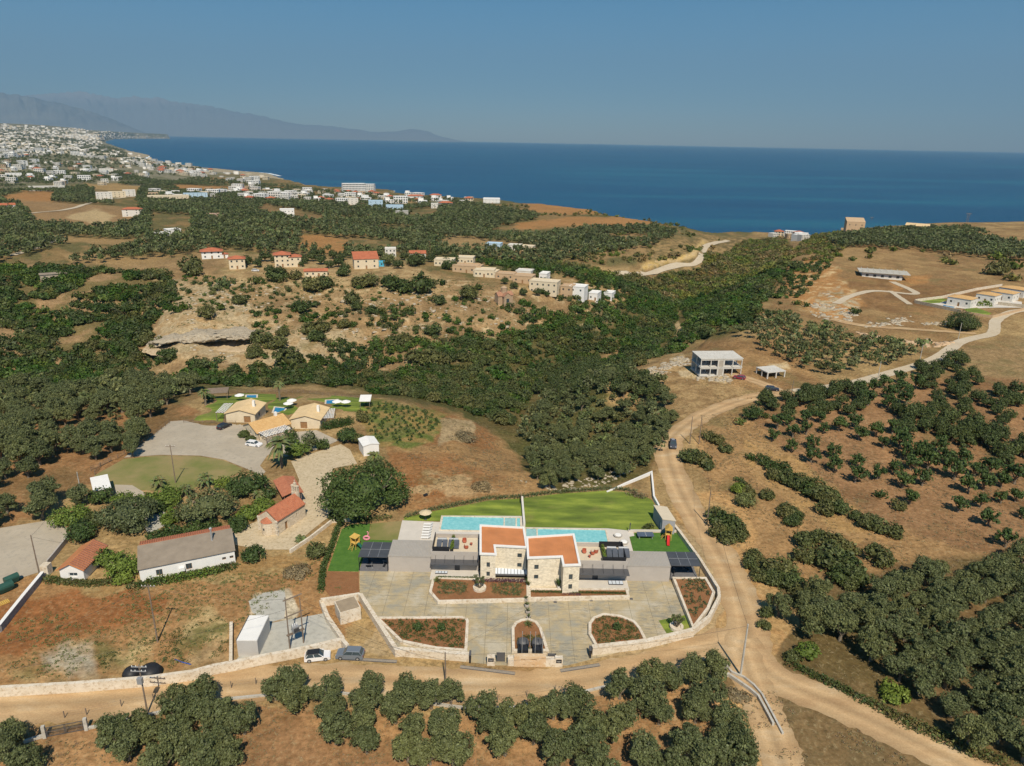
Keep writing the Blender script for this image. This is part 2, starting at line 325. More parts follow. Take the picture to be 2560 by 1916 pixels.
paint("1600,674 1690,657 1744,643 1748,629 1768,606 1755,600 1733,624 1722,634 1678,646 1600,660", (.56, .42, .19), SAND, N2, .8, .4)
# right plateau
paint("2000,600 2120,575 3400,575 3400,760 2560,790 2300,880 1960,800 1930,740 1960,680", (.32, .225, .125), (.26, .17, .095), N1, 2)
paint("1960,700 2200,690 2500,720 2300,790 2090,760", (.21, .125, .068), (.27, .17, .09), N1, 2)
paint("1950,720 2000,652 2060,640 2110,700 2160,760 2090,800 1990,760", ORG, SAND, N2, 1.5, 1, .5, .75)
paint("2040,735 2090,725 2150,765 2120,800 2060,790 2020,765", (.50, .44, .34), ORG, N2, 1)
paint("2230,690 2330,690 2330,705 2230,720", ORG)
paint("1420,930 1560,870 1640,870 1960,960 1900,990 1640,1060 1560,1010 1500,960", (.30, .205, .115), (.36, .26, .15), N2, 1.5)
paint("1760,850 1950,850 2060,960 1960,1000 1840,960 1740,930", (.35, .23, .125), (.26, .165, .09), N1, 1.5)
for s in ("1590,945 1625,915 1660,935 1655,950 1600,955", "1670,900 1710,885 1715,905 1690,915", "1690,930 1730,920 1760,945 1700,945", "1770,940 1830,935 1820,960 1790,955", "1920,910 1970,905 1975,925 1930,925"): paint(s, (.62, .53, .40), SAND, N2, .5, .4)
paint("1460,780 1520,760 1560,800 1500,830", (.2, .17, .1))
paint("1700,780 1712,830 1690,860 1680,800", SAND)
paint("2350,880 2560,850 3400,850 3400,1000 2560,1010 2400,930", (.23, .185, .11), (.29, .21, .125), N1, 2)
# right grove field and slope
paint("1880,1020 2100,960 2400,940 3400,1000 3400,1420 2560,1400 2300,1370 2100,1300 1900,1180 1800,1100", PINK, (.24, .145, .085), N1, 2)
paint("1740,1030 1860,1010 1960,1130 2180,1290 2500,1420 2400,1560 2050,1560 1900,1500 1800,1300 1740,1150", (.34, .22, .12), (.29, .19, .105), N1, 2)
paint("1860,1080 2040,1180 2200,1330 2150,1360 2000,1280 1850,1150", (.42, .28, .14), (.33, .22, .12), N2, 1)
paint("1900,1480 2300,1400 3400,1400 3400,2200 2500,2100 2200,1880 1900,1620", (.17, .12, .068), (.13, .10, .05), N1, 2)
# near
paint("980,1080 1040,1010 1150,1030 1260,1110 1360,1230 1250,1240 1000,1290 970,1200", (.33, .215, .115), (.28, .15, .075), N1, 1.5)
paint("1000,1180 1150,1180 1250,1220 1100,1250 980,1240", (.31, .155, .072), (.4, .29, .18), N2, 1.5)
paint("900,990 1000,1010 1110,1030 1110,1070 1020,1120 930,1110 900,1060", (.13, .17, .05), (.25, .19, .08), N2, 1)
paint("1100,1050 1180,1050 1180,1110 1090,1110", (.38, .30, .2))
paint("0,1020 420,1000 500,1040 320,1160 240,1210 0,1330 -700,1330", (.30, .175, .095), (.20, .13, .07), N1, 1)
paint("-500,1450 110,1440 300,1470 620,1420 820,1370 870,1400 905,1480 860,1600 550,1660 0,1720 -500,1740", (.33, .20, .105), (.40, .30, .185), N1, 1, 1, .48, .62)
paint("60,1500 250,1470 420,1490 400,1540 200,1600 0,1640 -200,1640 -100,1540", RED, (.33, .18, .09), N1, 1.5)
paint("110,1650 170,1620 240,1630 230,1670 160,1690 120,1680", (.42, .40, .36), (.36, .27, .17), N2, 5, 2.0)
paint("640,1490 720,1470 740,1540 700,1560 640,1545", (.46, .42, .36), (.5, .46, .4), N2, .8)
paint("120,1440 560,1420 620,1390 800,1390 780,1420 600,1450 200,1490", (.38, .29, .16), (.30, .20, .1), N2, 1)
for s in ("250,1640 380,1600 350,1660 270,1670", "470,1560 540,1530 570,1580 500,1620 440,1600", "20,1690 90,1680 60,1710"): paint(s, (.19, .18, .08), (.42, .34, .2), N2, 5, 2.2, .35, .65)
paint("-600,1790 180,1820 600,1760 1160,1790 1480,1740 1780,1700 1900,1790 1960,2100 -600,2200", (.36, .225, .125), (.29, .175, .10), N1, 1)
paint("1000,1380 1600,1250 1850,1400 1830,1640 900,1640", (.38, .3, .2))
paint("1700,1230 1860,1240 1900,1400 2000,1560 1880,1700 1500,1740 600,1740 0,1800 -500,1820 -500,1760 0,1730 560,1670 1200,1700 1500,1690 1760,1620 1830,1480 1680,1280", RDC, (.42, .27, .14), N2, 1, .6)
paint("1780,1720 1900,1640 2100,1740 2560,1990 2500,2100 2200,2100", (.21, .15, .085), (.16, .12, .07), N2, 1)
paint("1790,1740 1850,1700 1960,1916 2000,2100 1900,2100", RDC)
# pale stony streaks along the ledges
lg = (ZZ / 2.6 + .35 * vn(XX / 30, YY / 30)); lg = lg - np.floor(lg)
rk = sst(.50, .8, N2) * sst(245, 300, YY) * (1 - sst(600, 800, YY)) * (uu > 380) * (uu < 1500) * (ZZ < 3) * (ZZ > -16) * (vv > 700)
C = lerp(C, np.broadcast_to(np.array(ROCK), C.shape), np.clip(rk * sst(.35, .6, lg) * .8, 0, 1))
C *= np.array((1.05, .98, .83)); C *= (.72 + .56 * N2)[..., None] * (.85 + .3 * N3)[..., None]; mk = sst(.55, .75, fbm(XX / 7 + 60, YY / 7, 4)) * sst(.4, .7, N1); C = lerp(C, np.broadcast_to(np.array((.17, .15, .065)), C.shape), np.clip(mk, 0, 1) * .55 * (vv > 560) * (vv < 1480))
wet = ZZ < -37.6; C[wet] = (.40, .34, .24)
vid = np.arange(NR * NC).reshape(NR, NC); fq = np.stack([vid[:-1, :-1], vid[:-1, 1:], vid[1:, 1:], vid[1:, :-1]], -1).reshape(-1, 4)
m, t, b = nodes('soil', 1.0); b.inputs['Specular IOR Level'].default_value = .05
at = t.nodes.new('ShaderNodeVertexColor'); at.layer_name = 'tint'
c = mix(t, at.outputs[0], ramp(t, nz(t, .9, 7, rough=.75), [(.34, (.58, .56, .52)), (.66, (1.32, 1.32, 1.30))]), 1.0, 'MULTIPLY')
c = mix(t, c, (.10, .092, .04), ramp(t, nz(t, 1.7, 5, rough=.75), [(.52, 0.), (.66, .6)])); c = mix(t, c, (.48, .39, .22), ramp(t, nz(t, 1.1, 6, rough=.8, dist=.6), [(.54, 0.), (.7, .55)]))
c = mix(t, c, (.60, .50, .37), ramp(t, nz(t, 4.5, 2, rough=.5), [(.70, 0.), (.78, .7)]))
t.links.new(c, b.inputs['Base Color']); bump(t, b, nz(t, 3.0, 5), .5, .12)
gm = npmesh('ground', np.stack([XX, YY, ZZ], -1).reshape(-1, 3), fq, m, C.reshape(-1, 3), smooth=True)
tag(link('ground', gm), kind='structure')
# ---------------------------------------------------------------- sea
m, t, b = nodes('sea_water', .3); b.inputs['Specular IOR Level'].default_value = .22
cd = wpos(t)
mp = t.nodes.new('ShaderNodeMapping'); mp.inputs['Scale'].default_value = (.0006, .0022, 1); t.links.new(cd, mp.inputs[0])
big = nz(t, 1.0, 5, mp.outputs[0])
t.links.new(ramp(t, big, [(.36, (.003, .045, .112)), (.52, (.005, .066, .138)), (.68, (.012, .120, .175))]), b.inputs['Base Color'])
mp2 = t.nodes.new('ShaderNodeMapping'); mp2.inputs['Scale'].default_value = (.05, .12, 1); t.links.new(cd, mp2.inputs[0])
n = t.nodes.new('ShaderNodeBump'); n.inputs['Strength'].default_value = .9; n.inputs['Distance'].default_value = 2.2
t.links.new(nz(t, 1.0, 6, mp2.outputs[0], .7), n.inputs['Height']); t.links.new(n.outputs[0], b.inputs['Normal'])
sv = [(-60000, -3000, -40), (60000, -3000, -40), (60000, 60000, -40), (-60000, 60000, -40)]
tag(link('sea', npmesh('sea', sv, [(0, 1, 2, 3)], m)), kind='structure')
# surf along the nearer shore
m = plain('foam', (.8, .85, .86), .6)
def surf(pts, w):
    mb = MB(); w3 = []
    for i, (u, v) in enumerate(pts): w3.append(P(u, v, -39.5))
    mb.wall(w3, w, -40.5, -39.9); return mb
# ---------------------------------------------------------------- far mountains across the bay
def ridge(name, prof, y0, depth, col, seed):
    us = np.array([q[0] for q in prof]); vs = np.array([q[1] for q in prof]); n = 260; k = 26
    u = np.linspace(us[0], us[-1], n); v = np.interp(u, us, vs)
    X = np.zeros((k, n)); Y = np.zeros((k, n)); Zz = np.zeros((k, n))
    d = ray(u, v); tt = (y0 + depth) / d[:, 1]; top = CH + d[:, 2] * tt; X1 = d[:, 0] * tt
    top = top + (fbm(u / 9 + seed, u * 0, 4) - .5) * top * .10
    for i in range(k):
        f = i / (k - 1) * 1.5; Y[i] = y0 + depth * f; X[i] = X1 * (Y[i] / (y0 + depth))
        h = np.where(f <= 1, np.sin(min(f, 1) * math.pi / 2) ** 1.3, max(0, 1 - (f - 1) * 1.2))
        Zz[i] = -60 + (top + 60) * h * (1 - .28 * (fbm(u / 14 + seed, np.full(n, i / 4.), 4)) * (f < .97) * (f > 0) )
    vid = np.arange(k * n).reshape(k, n); f4 = np.stack([vid[:-1, :-1], vid[:-1, 1:], vid[1:, 1:], vid[1:, :-1]], -1).reshape(-1, 4)
    tag(link(name, npmesh(name, np.stack([X, Y, Zz], -1).reshape(-1, 3), f4, col, smooth=True)), kind='structure')
mm, t, b = nodes('mountain_rock', 1.0)
t.links.new(ramp(t, nz(t, .0006, 6), [(.4, (.17, .18, .18)), (.65, (.23, .23, .21))]), b.inputs['Base Color'])  # grey rock paled and blued towards the haze, so some haze is in the colour
m2, t, b = nodes('bare_summit_rock', 1.0)
sx = t.nodes.new('ShaderNodeSeparateXYZ'); t.links.new(wpos(t), sx.inputs[0])
mr = t.nodes.new('ShaderNodeMapRange'); mr.inputs[1].default_value = 1800; mr.inputs[2].default_value = 4300; t.links.new(sx.outputs[2], mr.inputs[0])
t.links.new(mix(t, (.24, .25, .25), (.66, .56, .50), mr.outputs[0]), b.inputs['Base Color'])  # lower slopes also carry haze in their colour; summits are pale pinkish rock
ridge('mountain', [(-900, 205), (-300, 215), (0, 230), (70, 240), (150, 256), (230, 278), (300, 305), (380, 340), (440, 362)], 30000, 7000, mm, 3)
ridge('mountain', [(-300, 250), (40, 238), (120, 232), (190, 226), (240, 233), (290, 246), (330, 238), (400, 243), (450, 254), (520, 262), (580, 276), (650, 287), (700, 300), (740, 309), (820, 314), (900, 324), (930, 330), (990, 328), (1030, 321), (1070, 328), (1090, 338), (1140, 350), (1180, 356)], 43000, 11000, m2, 11)
# ---------------------------------------------------------------- plants
def leafmat(name, c1, c2, shine=.25, rnd=((.86, .88, .86), (1, 1, 1), (1.14, 1.08, .98))):
    m, t, b = nodes(name, .55); b.inputs['Specular IOR Level'].default_value = shine
    at = t.nodes.new('ShaderNodeVertexColor'); at.layer_name = 'tint'
    oi = t.nodes.new('ShaderNodeObjectInfo'); r = ramp(t, oi.outputs['Random'], [(0, rnd[0]), (.5, rnd[1]), (1, rnd[2])])
    c = mix(t, c1, c2, nz(t, .5, 3)); c = mix(t, c, at.outputs[0], 1.0, 'MULTIPLY'); c = mix(t, c, r, 1.0, 'MULTIPLY')
    t.links.new(c, b.inputs['Base Color'])
    tr = t.nodes.new('ShaderNodeBsdfTranslucent'); t.links.new(c, tr.inputs[0]); ms = t.nodes.new('ShaderNodeMixShader'); ms.inputs[0].default_value = .22
    t.links.new(b.outputs[0], ms.inputs[1]); t.links.new(tr.outputs[0], ms.inputs[2]); t.links.new(ms.outputs[0], t.nodes['Material Output'].inputs[0]); return m
OLV = leafmat('olive_leaves', (.112, .138, .052), (.165, .185, .082)); DKG = leafmat('dark_leaves', (.060, .105, .028), (.085, .125, .038)); BRT = leafmat('bright_leaves', (.13, .20, .035), (.19, .25, .05))
SCB = leafmat('thicket_leaves', (.080, .108, .032), (.128, .142, .054), rnd=((.62, .80, .62), (1, 1, 1), (1.45, 1.18, 1.15))); PLM = leafmat('palm_leaves', (.13, .17, .055), (.20, .21, .09)); DRYL = leafmat('dry_leaves', (.24, .19, .11), (.32, .26, .15)); GRY = leafmat('grey_leaves', (.105, .135, .055), (.155, .175, .08)); GRN_ = leafmat('grove_leaves', (.068, .098, .030), (.098, .124, .044)); PRP = leafmat('purple_leaves', (.10, .045, .07), (.15, .07, .09))
BARK = plain('bark', (.20, .165, .12), .95, .3, 3)
def lobes(kind, r, h, rg):
    """list of (centre, radii) shaping a crown; unit: crown radius r, height h above the ground"""
    L = []
    if kind == 'olive':
        n = rg.integers(7, 11); base = h * .28
        ex = 1 + .35 * rg.random(); ea = rg.random() * 3
        for i in range(n + 18):
            a = rg.random() * 6.28; q = r * (.22 + .62 * rg.random()) * (1 + (ex - 1) * math.cos(a - ea)); z = base + (h - base) * ((.18 + .62 * rg.random()) * (1.12 - .35 * (q / r) ** 2) if i < n + 7 else (.55 + .5 * rg.random()) * (1.1 - .45 * (q / r) ** 2)); k_ = (.36 if i < n else .24 if i < n + 7 else .13) * (.7 + .6 * rg.random())
            L.append((V3(math.cos(a) * q, math.sin(a) * q, z), V3(r * k_, r * k_, h * k_ * .62)))
        L.append((V3(0, 0, h * .62), V3(r * .5, r * .5, h * .3)))
    elif kind == 'round':
        n = 16
        for i in range(n):
            a = rg.random() * 6.28; q = r * (.3 + .45 * rg.random() ** .6); z = h * (.25 + .52 * rg.random() * (1 - (q / r) ** 2 * .6))
            L.append((V3(math.cos(a) * q, math.sin(a) * q, z), V3(r * .33, r * .33, h * .2) * (.8 + .4 * rg.random())))
        L.append((V3(0, 0, h * .5), V3(r * .72, r * .72, h * .46)))
    else:   # low bush / thicket
        n = rg.integers(6, 10)
        for i in range(n):
            a = rg.random() * 6.28; q = r * (.2 + .55 * rg.random()); z = h * (.15 + .4 * rg.random())
            L.append((V3(math.cos(a) * q, math.sin(a) * q, z), V3(r * .4, r * .4, h * .42) * (.7 + .5 * rg.random())))
        L.append((V3(0, 0, h * .3), V3(r * .7, r * .7, h * .55)))
    return L
def crown(kind, r, h, n, s, seed, spread=.12, core=True, tv=.35, flat=.0):
    """leaf clumps over the lobes -> v, f, tint"""
    rg = np.random.default_rng(seed); L = lobes(kind, r, h, rg); vol = np.array([l[1][0] ** 2 for l in L]); vol = (vol + .012 * r * r) / (vol + .012 * r * r).sum()
    n = int(n * 1.15); pick = rg.choice(len(L), n * 2, p=vol); c = np.array([L[i][0] for i in pick]); R = np.array([L[i][1] for i in pick])
    nn0 = n; d = rg.normal(size=(n * 2, 3)); d[:, 2] = np.where(d[:, 2] < -.2, -d[:, 2] * .4, d[:, 2]); d /= np.linalg.norm(d, axis=1)[:, None]
    p = c + d * R * (1 + spread * 1.5 * rg.normal(size=(n * 2, 1)))
    ins = np.zeros(len(p))
    for cc, rr in L: ins += ((((p - cc) / rr) ** 2).sum(1) < .72)
    gp = vn(p[:, 0] * 3.4 / r + p[:, 2] * 1.7 / r + seed, p[:, 1] * 3.4 / r - p[:, 2] * 2.1 / r + 30) + .35 * rg.random(len(p)); ok_ = (ins < 1) & (gp > .50); p = p[ok_]; d = d[ok_]; p = p[:n]; d = d[:n]; k = len(p); p[:, 2] = np.maximum(p[:, 2], .05)
    nn = d * .8 + rg.normal(size=(k, 3)) * .55; nn[:, 2] += .25; nn /= np.linalg.norm(nn, axis=1)[:, None]
    a = np.cross(nn, rg.normal(size=(k, 3))); a /= np.linalg.norm(a, axis=1)[:, None]; b = np.cross(nn, a)
    sz = s * (.6 + .8 * rg.random((k, 1))); asp = .38 + .3 * rg.random((k, 1))
    v = np.stack([p - a * sz, p - b * sz * asp, p + a * sz, p + b * sz * asp], 1).reshape(-1, 3)
    f = np.arange(4 * k).reshape(k, 4)
    t = 1 + tv * 1.25 * (rg.random((k, 1)) - .5) * 2; t = t * (1 + .25 * (vn(p[:, 0] * 1.5 / max(r, .1) * 2 + seed, p[:, 1] * 3 / max(r, .1)) - .5))[:, None]
    tt = np.repeat(np.concatenate([t, t, t * (.9 + .2 * rg.random((k, 1)))], 1), 4, 0)
    if core:
        V = []; Fq = []; o = len(v)
        for cc, rr in (L if core is True else [(L[-1][0], L[-1][1] * 1.12)] + L[:3]):
            m_, l_ = (7, 5) if core is True else (6, 3)
            for i in range(l_ + 1):
                for j in range(m_):
                    ph = math.pi * i / l_; th_ = 2 * math.pi * j / m_; V.append(cc + rr * .6 * V3(math.sin(ph) * math.cos(th_), math.sin(ph) * math.sin(th_), math.cos(ph)))
            for i in range(l_):
                for j in range(m_): Fq.append([o + i * m_ + j, o + (i + 1) * m_ + j, o + (i + 1) * m_ + (j + 1) % m_, o + i * m_ + (j + 1) % m_])
            o += (l_ + 1) * m_
        V = np.array(V); V[:, 2] = np.maximum(V[:, 2], .02)
        if core == 1 and core is not True: q = V[np.array(Fq) - len(v)].reshape(-1, 3); v = np.concatenate([q, v]); f = np.arange(len(v)).reshape(-1, 4); tt = np.concatenate([np.full((len(q), 3), .85), tt])
        else: v = np.concatenate([v, V]); f = np.concatenate([f, np.array(Fq)]); tt = np.concatenate([tt, np.full((len(V), 3), .8)])
    return v, f, tt
def trunk_mesh(r, h, seed, kind='olive'):
    rg = random.Random(seed); mb = MB(); tr = .05 * h
    mb.tube((0, 0, -.3), (0, 0, h * .12), tr * 1.5, tr * 1.1, 7)
    p0 = (rg.uniform(-.1, .1), rg.uniform(-.1, .1), h * .24); mb.tube((0, 0, h * .12), p0, tr * 1.1, tr, 7)
    for i in range(4):
        a = i * 1.57 + rg.uniform(-.4, .4); q = (p0[0] + math.cos(a) * r * .35, p0[1] + math.sin(a) * r * .35, h * rg.uniform(.42, .55)); mb.tube(p0, q, tr * .75, tr * .45, 6)
        for j in range(2):
            a2 = a + rg.uniform(-.6, .6); mb.tube(q, (q[0] + math.cos(a2) * r * .3, q[1] + math.sin(a2) * r * .3, h * rg.uniform(.6, .8)), tr * .45, tr * .15, 5)
    return mb.mesh('trunk', BARK)
PALT = np.array([(1, 1, 1), (.75, .9, .7), (1.25, 1.1, 1.0), (1.2, 1.1, 1.3), (.9, 1.0, .8)]); HUE = {'grove': .5, 'woodland': .5, 'mass': .5, 'belt': .5, 'thicket': 1.25}
class Kind:
    def __init__(s, nm, kind, mat, r, h, nv, hi, lo, leaf, trunk=True, seed=0, tv=.35):
        s.nm = nm; s.mat = mat; s.r = r; s.h = h; s.trunk = trunk; s.hi = []; s.lo = []
        for i in range(nv):
            v, f, t = crown(kind, r, h, hi, leaf, seed + i, tv=tv); cm = npmesh('crown', v, f, mat, t)
            s.hi.append((cm, trunk_mesh(r, h, seed + i) if trunk else None))
            s.lo.append(crown(kind, r, h, lo[0], lo[1], seed + 50 + i, core=1.0, tv=tv, spread=.08))
    def one(s, x, y, z, sc, rz, label, cat, group=None, i=None, sz=1.0):
        cm, tm = s.hi[random.randrange(len(s.hi)) if i is None else i]
        if s.trunk:
            o = empty(s.nm, (x, y, z), rz, label, cat, group); c = link('crown', cm, o); link('trunk', tm, o)
        else: o = link(s.nm, cm, None, (x, y, z), rz); tag(o, label, cat, group)
        o.scale = (sc, sc, sc * sz); return o
    def many(s, name, X, Y, Zz, SC_, label, cat, lod=0, tint=None):
        """the many small far ones as one object"""
        vs = []; fs = []; ts = []; o = 0; n = len(X); who = rng.integers(0, len(s.lo), n); ang = rng.random(n) * 6.28
        for k, (v, f, t) in enumerate(s.lo):
            idx = np.where(who == k)[0]
            if not len(idx): continue
            if lod: st = 2 ** lod; nc = 72; kp = np.r_[0:nc, nc:len(f):st]; nq = len(kp); f = np.arange(4 * nq).reshape(-1, 4); v = v.reshape(-1, 4, 3)[kp]; ce = v[nc:].mean(1, keepdims=True); v[nc:] = ce + (v[nc:] - ce) * st ** .5; v = v.reshape(-1, 3); t = t.reshape(-1, 4, 3)[kp].reshape(-1, 3)
            ca, sa = np.cos(ang[idx])[:, None], np.sin(ang[idx])[:, None]; q = SC_[idx][:, None]
            x = (v[None, :, 0] * ca - v[None, :, 1] * sa) * q + X[idx][:, None]; y = (v[None, :, 0] * sa + v[None, :, 1] * ca) * q + Y[idx][:, None]; z = v[None, :, 2] * q * (.85 + .3 * rng.random((len(idx), 1))) + Zz[idx][:, None]
            vs.append(np.stack([x, y, z], -1).reshape(-1, 3)); fs.append((f[None] + (np.arange(len(idx)) * len(v))[:, None, None]).reshape(-1, 4) + o); o += len(idx) * len(v)
            w = (.72 + .5 * rng.random((len(idx), 1, 1))) * PALT[rng.integers(0, 5, len(idx))][:, None, :] ** HUE[name.split('_')[-1]]; tt = np.broadcast_to(t[None] * w, (len(idx),) + t.shape).reshape(-1, 3)
            if tint is not None: tt = tt * np.repeat(tint[idx], len(v), 0)
            ts.append(tt)
        o_ = link(name, npmesh(name, np.concatenate(vs), np.concatenate(fs), s.mat, np.concatenate(ts))); tag(o_, label, cat, None, 'stuff'); return o_
OLIVE = Kind('olive_tree', 'olive', OLV, 2.5, 4.6, 9, 3600, (100, .58), .165, seed=10)
GROVE = Kind('grove_tree', 'round', GRN_, 2.2, 4.0, 5, 1700, (90, .6), .21, seed=200)
BUSH = Kind('bush', 'bush', SCB, 2.0, 2.4, 6, 900, (84, .42), .22, trunk=False, seed=300)
YOUNG = Kind('young_tree', 'olive', DKG, 1.35, 2.8, 4, 420, (40, .5), .19, seed=400)
def scatter(s, step, jit=.38, rot=None, dens=1.0, edge=0, dmax=None):
    """planting spots on the land inside an outline seen in the photo"""
    p = poly(s); us = np.array([q[0] for q in p]); vs = np.array([q[1] for q in p]); gx, gy, gz = G(us, vs); pw = list(zip(gx, gy))
    cx, cy_ = gx.mean(), gy.mean(); R = max(gx.max() - gx.min(), gy.max() - gy.min()) * .75 + step
    k = int(R / step) + 1; i, j = np.meshgrid(np.arange(-k, k + 1), np.arange(-k, k + 1)); a = rng.random() * 1.5 if rot is None else rot
    i = i + rng.uniform(-jit, jit, i.shape); j = j + rng.uniform(-jit, jit, j.shape)
    x = (cx + (i * math.cos(a) - j * math.sin(a)) * step).ravel(); y = (cy_ + (i * math.sin(a) + j * math.cos(a)) * step).ravel()
    m = inpoly(x, y, pw) & (rng.random(len(x)) < dens); x, y = x[m], y[m]
    return x, y, HH(x, y)
# ---------------------------------------------------------------- where the plants stand
SP = {'olive': [], 'grove': [], 'bush': [], 'young': []}
KEEP = []     # outlines kept clear: (polygon in the world)
def clear(s): gx, gy, gz = G(*zip(*poly(s))); KEEP.append(list(zip(gx, gy)))
def put(kind, x, y, z, sc, zone):
    for a in zip(x, y, z, sc): SP[kind].append(a + (zone,))
def zone(kind, s, step, lo, hi, label, group, jit=.38, dens=1.0, rot=None, nd=None):
    x, y, z = scatter(s, step, jit, rot, dens)
    if nd is not None:
        m = vn(x / nd[0] + nd[2], y / nd[0]) > nd[1]; x, y, z = x[m], y[m], z[m]
    for K_ in KEEP: m = ~inpoly(x, y, K_); x, y, z = x[m], y[m], z[m]
    m = z > -38.3; x, y, z = x[m], y[m], z[m]
    put(kind, x, y, z, rng.uniform(lo, hi, len(x)), (label, group))
def spots(kind, s, o, k, label, group, zc, ref, sep=0):
    """crowns picked one by one: region x, y, [radius]"""
    a = [list(map(float, q.split(','))) for q in s.split()]; u = np.array([o[0] + q[0] * k for q in a]); v = np.array([o[1] + q[1] * k for q in a])
    vb = v.copy(); gx, gy, gz = G(u, v)
    for i, q in enumerate(a):
        dist = math.hypot(gx[i], gy[i], CH - gz[i]); r = q[2] * k * dist / F if len(q) > 2 else ref * random.uniform(.85, 1.15); h = zc * r / ref
        d = ray(u[i], v[i]); d /= np.linalg.norm(d[:2]); sh = h / -d[2] * (1 - 0)      # slide back to the foot of the plant
        x, y = gx[i] - d[0] * sh, gy[i] - d[1] * sh
        if sep and any(math.hypot(x - p[0], y - p[1]) < sep for p in SP[kind]): continue
        SP[kind].append((x, y, float(HH(x, y)), r / ref, (label, group)))
for s in ("1500,680 1600,698 1692,682 1756,663 1772,634 1785,616 1830,608 1825,596 1765,604 1740,626 1725,636 1680,648 1600,664 1500,666", "1695,770 1715,790 1708,840 1690,868 1675,850 1688,810", "640,1130 720,1000 900,960 960,1000 800,1120 700,1170", "470,990 620,975 720,990 900,985 930,1060 820,1120 560,1110 380,1060", "1700,860 1880,850 1990,960 1880,975 1740,920",
          "480,650 840,640 960,700 960,690 700,700 540,690"): clear(s)
K = .28986
L1 = ('olive tree in the front grove below the dirt road', 'olive trees of the front grove')
_sp = spots
def spots(k_, s, o, k, l_, g_, zc, ref, sep=0):
    a0 = len(SP[k_]); _sp(k_, s, o, k, l_, g_, zc, ref, sep)
    if 'front grove' in l_: SP[k_][a0:] = [(q[0], q[1], q[2], q[3] * .91) + q[4:] for q in SP[k_][a0:]]
spots('olive', "90,900 90,1080 130,1250 450,860 400,1000 370,1180 400,1350 730,930 880,900 960,960 1130,930 1180,1020 650,1080 680,1180 800,1230 920,1130 1060,1200 1150,1250 760,1400 450,1450 650,1480 950,1450 1150,1420 1420,1080 1550,1020 1500,1230 1640,1130 1850,1100 2020,1060 1600,1350 1850,1250 2000,1300 1500,1400 1300,1490", (800, 1460), .28933, *L1, 2.6, 2.4, 2.7)
spots('olive', "280,1060 380,1000 130,1100 570,990 640,1090 940,870 860,950 1040,930 1180,960 1230,780 1380,800 1470,880 1560,760 1640,830 1760,740 1280,1100 1420,1130 1340,1220 1600,1080 1700,950 1780,1050 1850,1130 980,1150 880,1230 1080,1200 700,1250 620,1350 760,1350 320,1280 180,1300 400,1430 260,1470 1150,1480 1000,1530 1520,1370 1900,1200 1950,1330 1820,1380 2050,1350 1990,1480 750,1530 1400,1560 2080,1450 1650,1500", (1280, 1460), .28933, *L1, 2.6, 2.4, 2.7)
spots('olive', "70,1290 30,1420 200,1530 300,1550 1180,1200 1000,1290 1300,1280 1100,1400 930,1350 950,1500 1520,980 1740,920 1560,1130 1750,1080 1540,1350 1900,1120 2100,1180 1850,1320 2020,1300 1400,1500 1750,1500 1950,1480 2120,1450", (0, 1460), .28933, *L1, 2.6, 2.45, 2.7)
spots('olive', "880,1350 1080,1290 850,1480 1080,1440 1330,1300 1500,1300 1400,1450 1780,1400 1850,1500 1300,1600", (480, 1400), .23551, *L1, 2.6, 2.4, 2.7)
zone('olive', "2260,1470 2360,1420 2420,1440 2560,1400 2700,1440 2750,1960 2560,1960 2450,1900 2240,1750 2130,1660 2010,1600 1910,1560 1960,1510 2100,1500", 4.7, .82, 1.12, 'large dark olive tree in the dense grove on the right', 'olive trees of the dense right grove', .22, rot=.5)
zone('olive', "-60,960 150,985 400,950 480,965 500,990 430,1060 375,1105 320,1165 250,1200 205,1230 200,1290 100,1300 0,1330 -120,1350", 6.4, .9, 1.4, 'olive tree in the grove left of the resort parking lot', 'olive trees of the left grove', .25, rot=.3, nd=(22, .2, 3))
zone('olive', "1300,1070 1370,985 1420,950 1560,930 1660,960 1690,1060 1650,1140 1590,1190 1480,1210 1360,1240 1335,1200", 4.7, .62, 1.02, 'olive tree in the side valley grove behind the lawn', 'olive trees of the side valley', .25)
zone('olive', "1850,830 1960,790 2050,820 2150,850 2320,880 2310,900 2200,925 2100,950 2010,925 1900,880 1840,860 1760,850", 6.2, .75, 1.1, 'small olive tree in the grove behind the unfinished pavilion', 'olive trees above the unfinished house', .2, rot=.7)
LY = ('young round tree standing alone in the ploughed field', 'young trees of the right field')
spots('young', "85,550,55 190,530,45 340,510,50 455,500,48 45,650,48 220,620,52 335,605,45 485,590,40 620,560,55 770,540,55 200,750,45 375,710,52 555,785,55 380,825,62 790,640,55 570,910,55 940,610,52 1000,720,42 1080,590,50 770,870,52 760,1000,65 950,980,55 1150,690,70 1090,930,55 1240,890,58 1170,1050,65 1340,1030,62 1210,790,65 1340,770,55 1490,740,60 1390,880,65 1550,850,55 1690,830,55 1620,960,75 1790,950,55 1920,930,60 1740,1090,60 1870,1070,60 2020,1050,50 2140,1000,70 1230,1195,55 1650,1265,58 1840,1230,50 2015,1200,42 2140,1180,48 1910,1375,62 2060,1560,65 2190,1330,40 870,340,60 1045,370,55 1060,280,55 1120,160,45 910,240,50 1000,200,50 800,260,50 1200,330,60 1150,240,55 1280,200,55", (1920, 900), K, *LY, 1.1, 1.35)
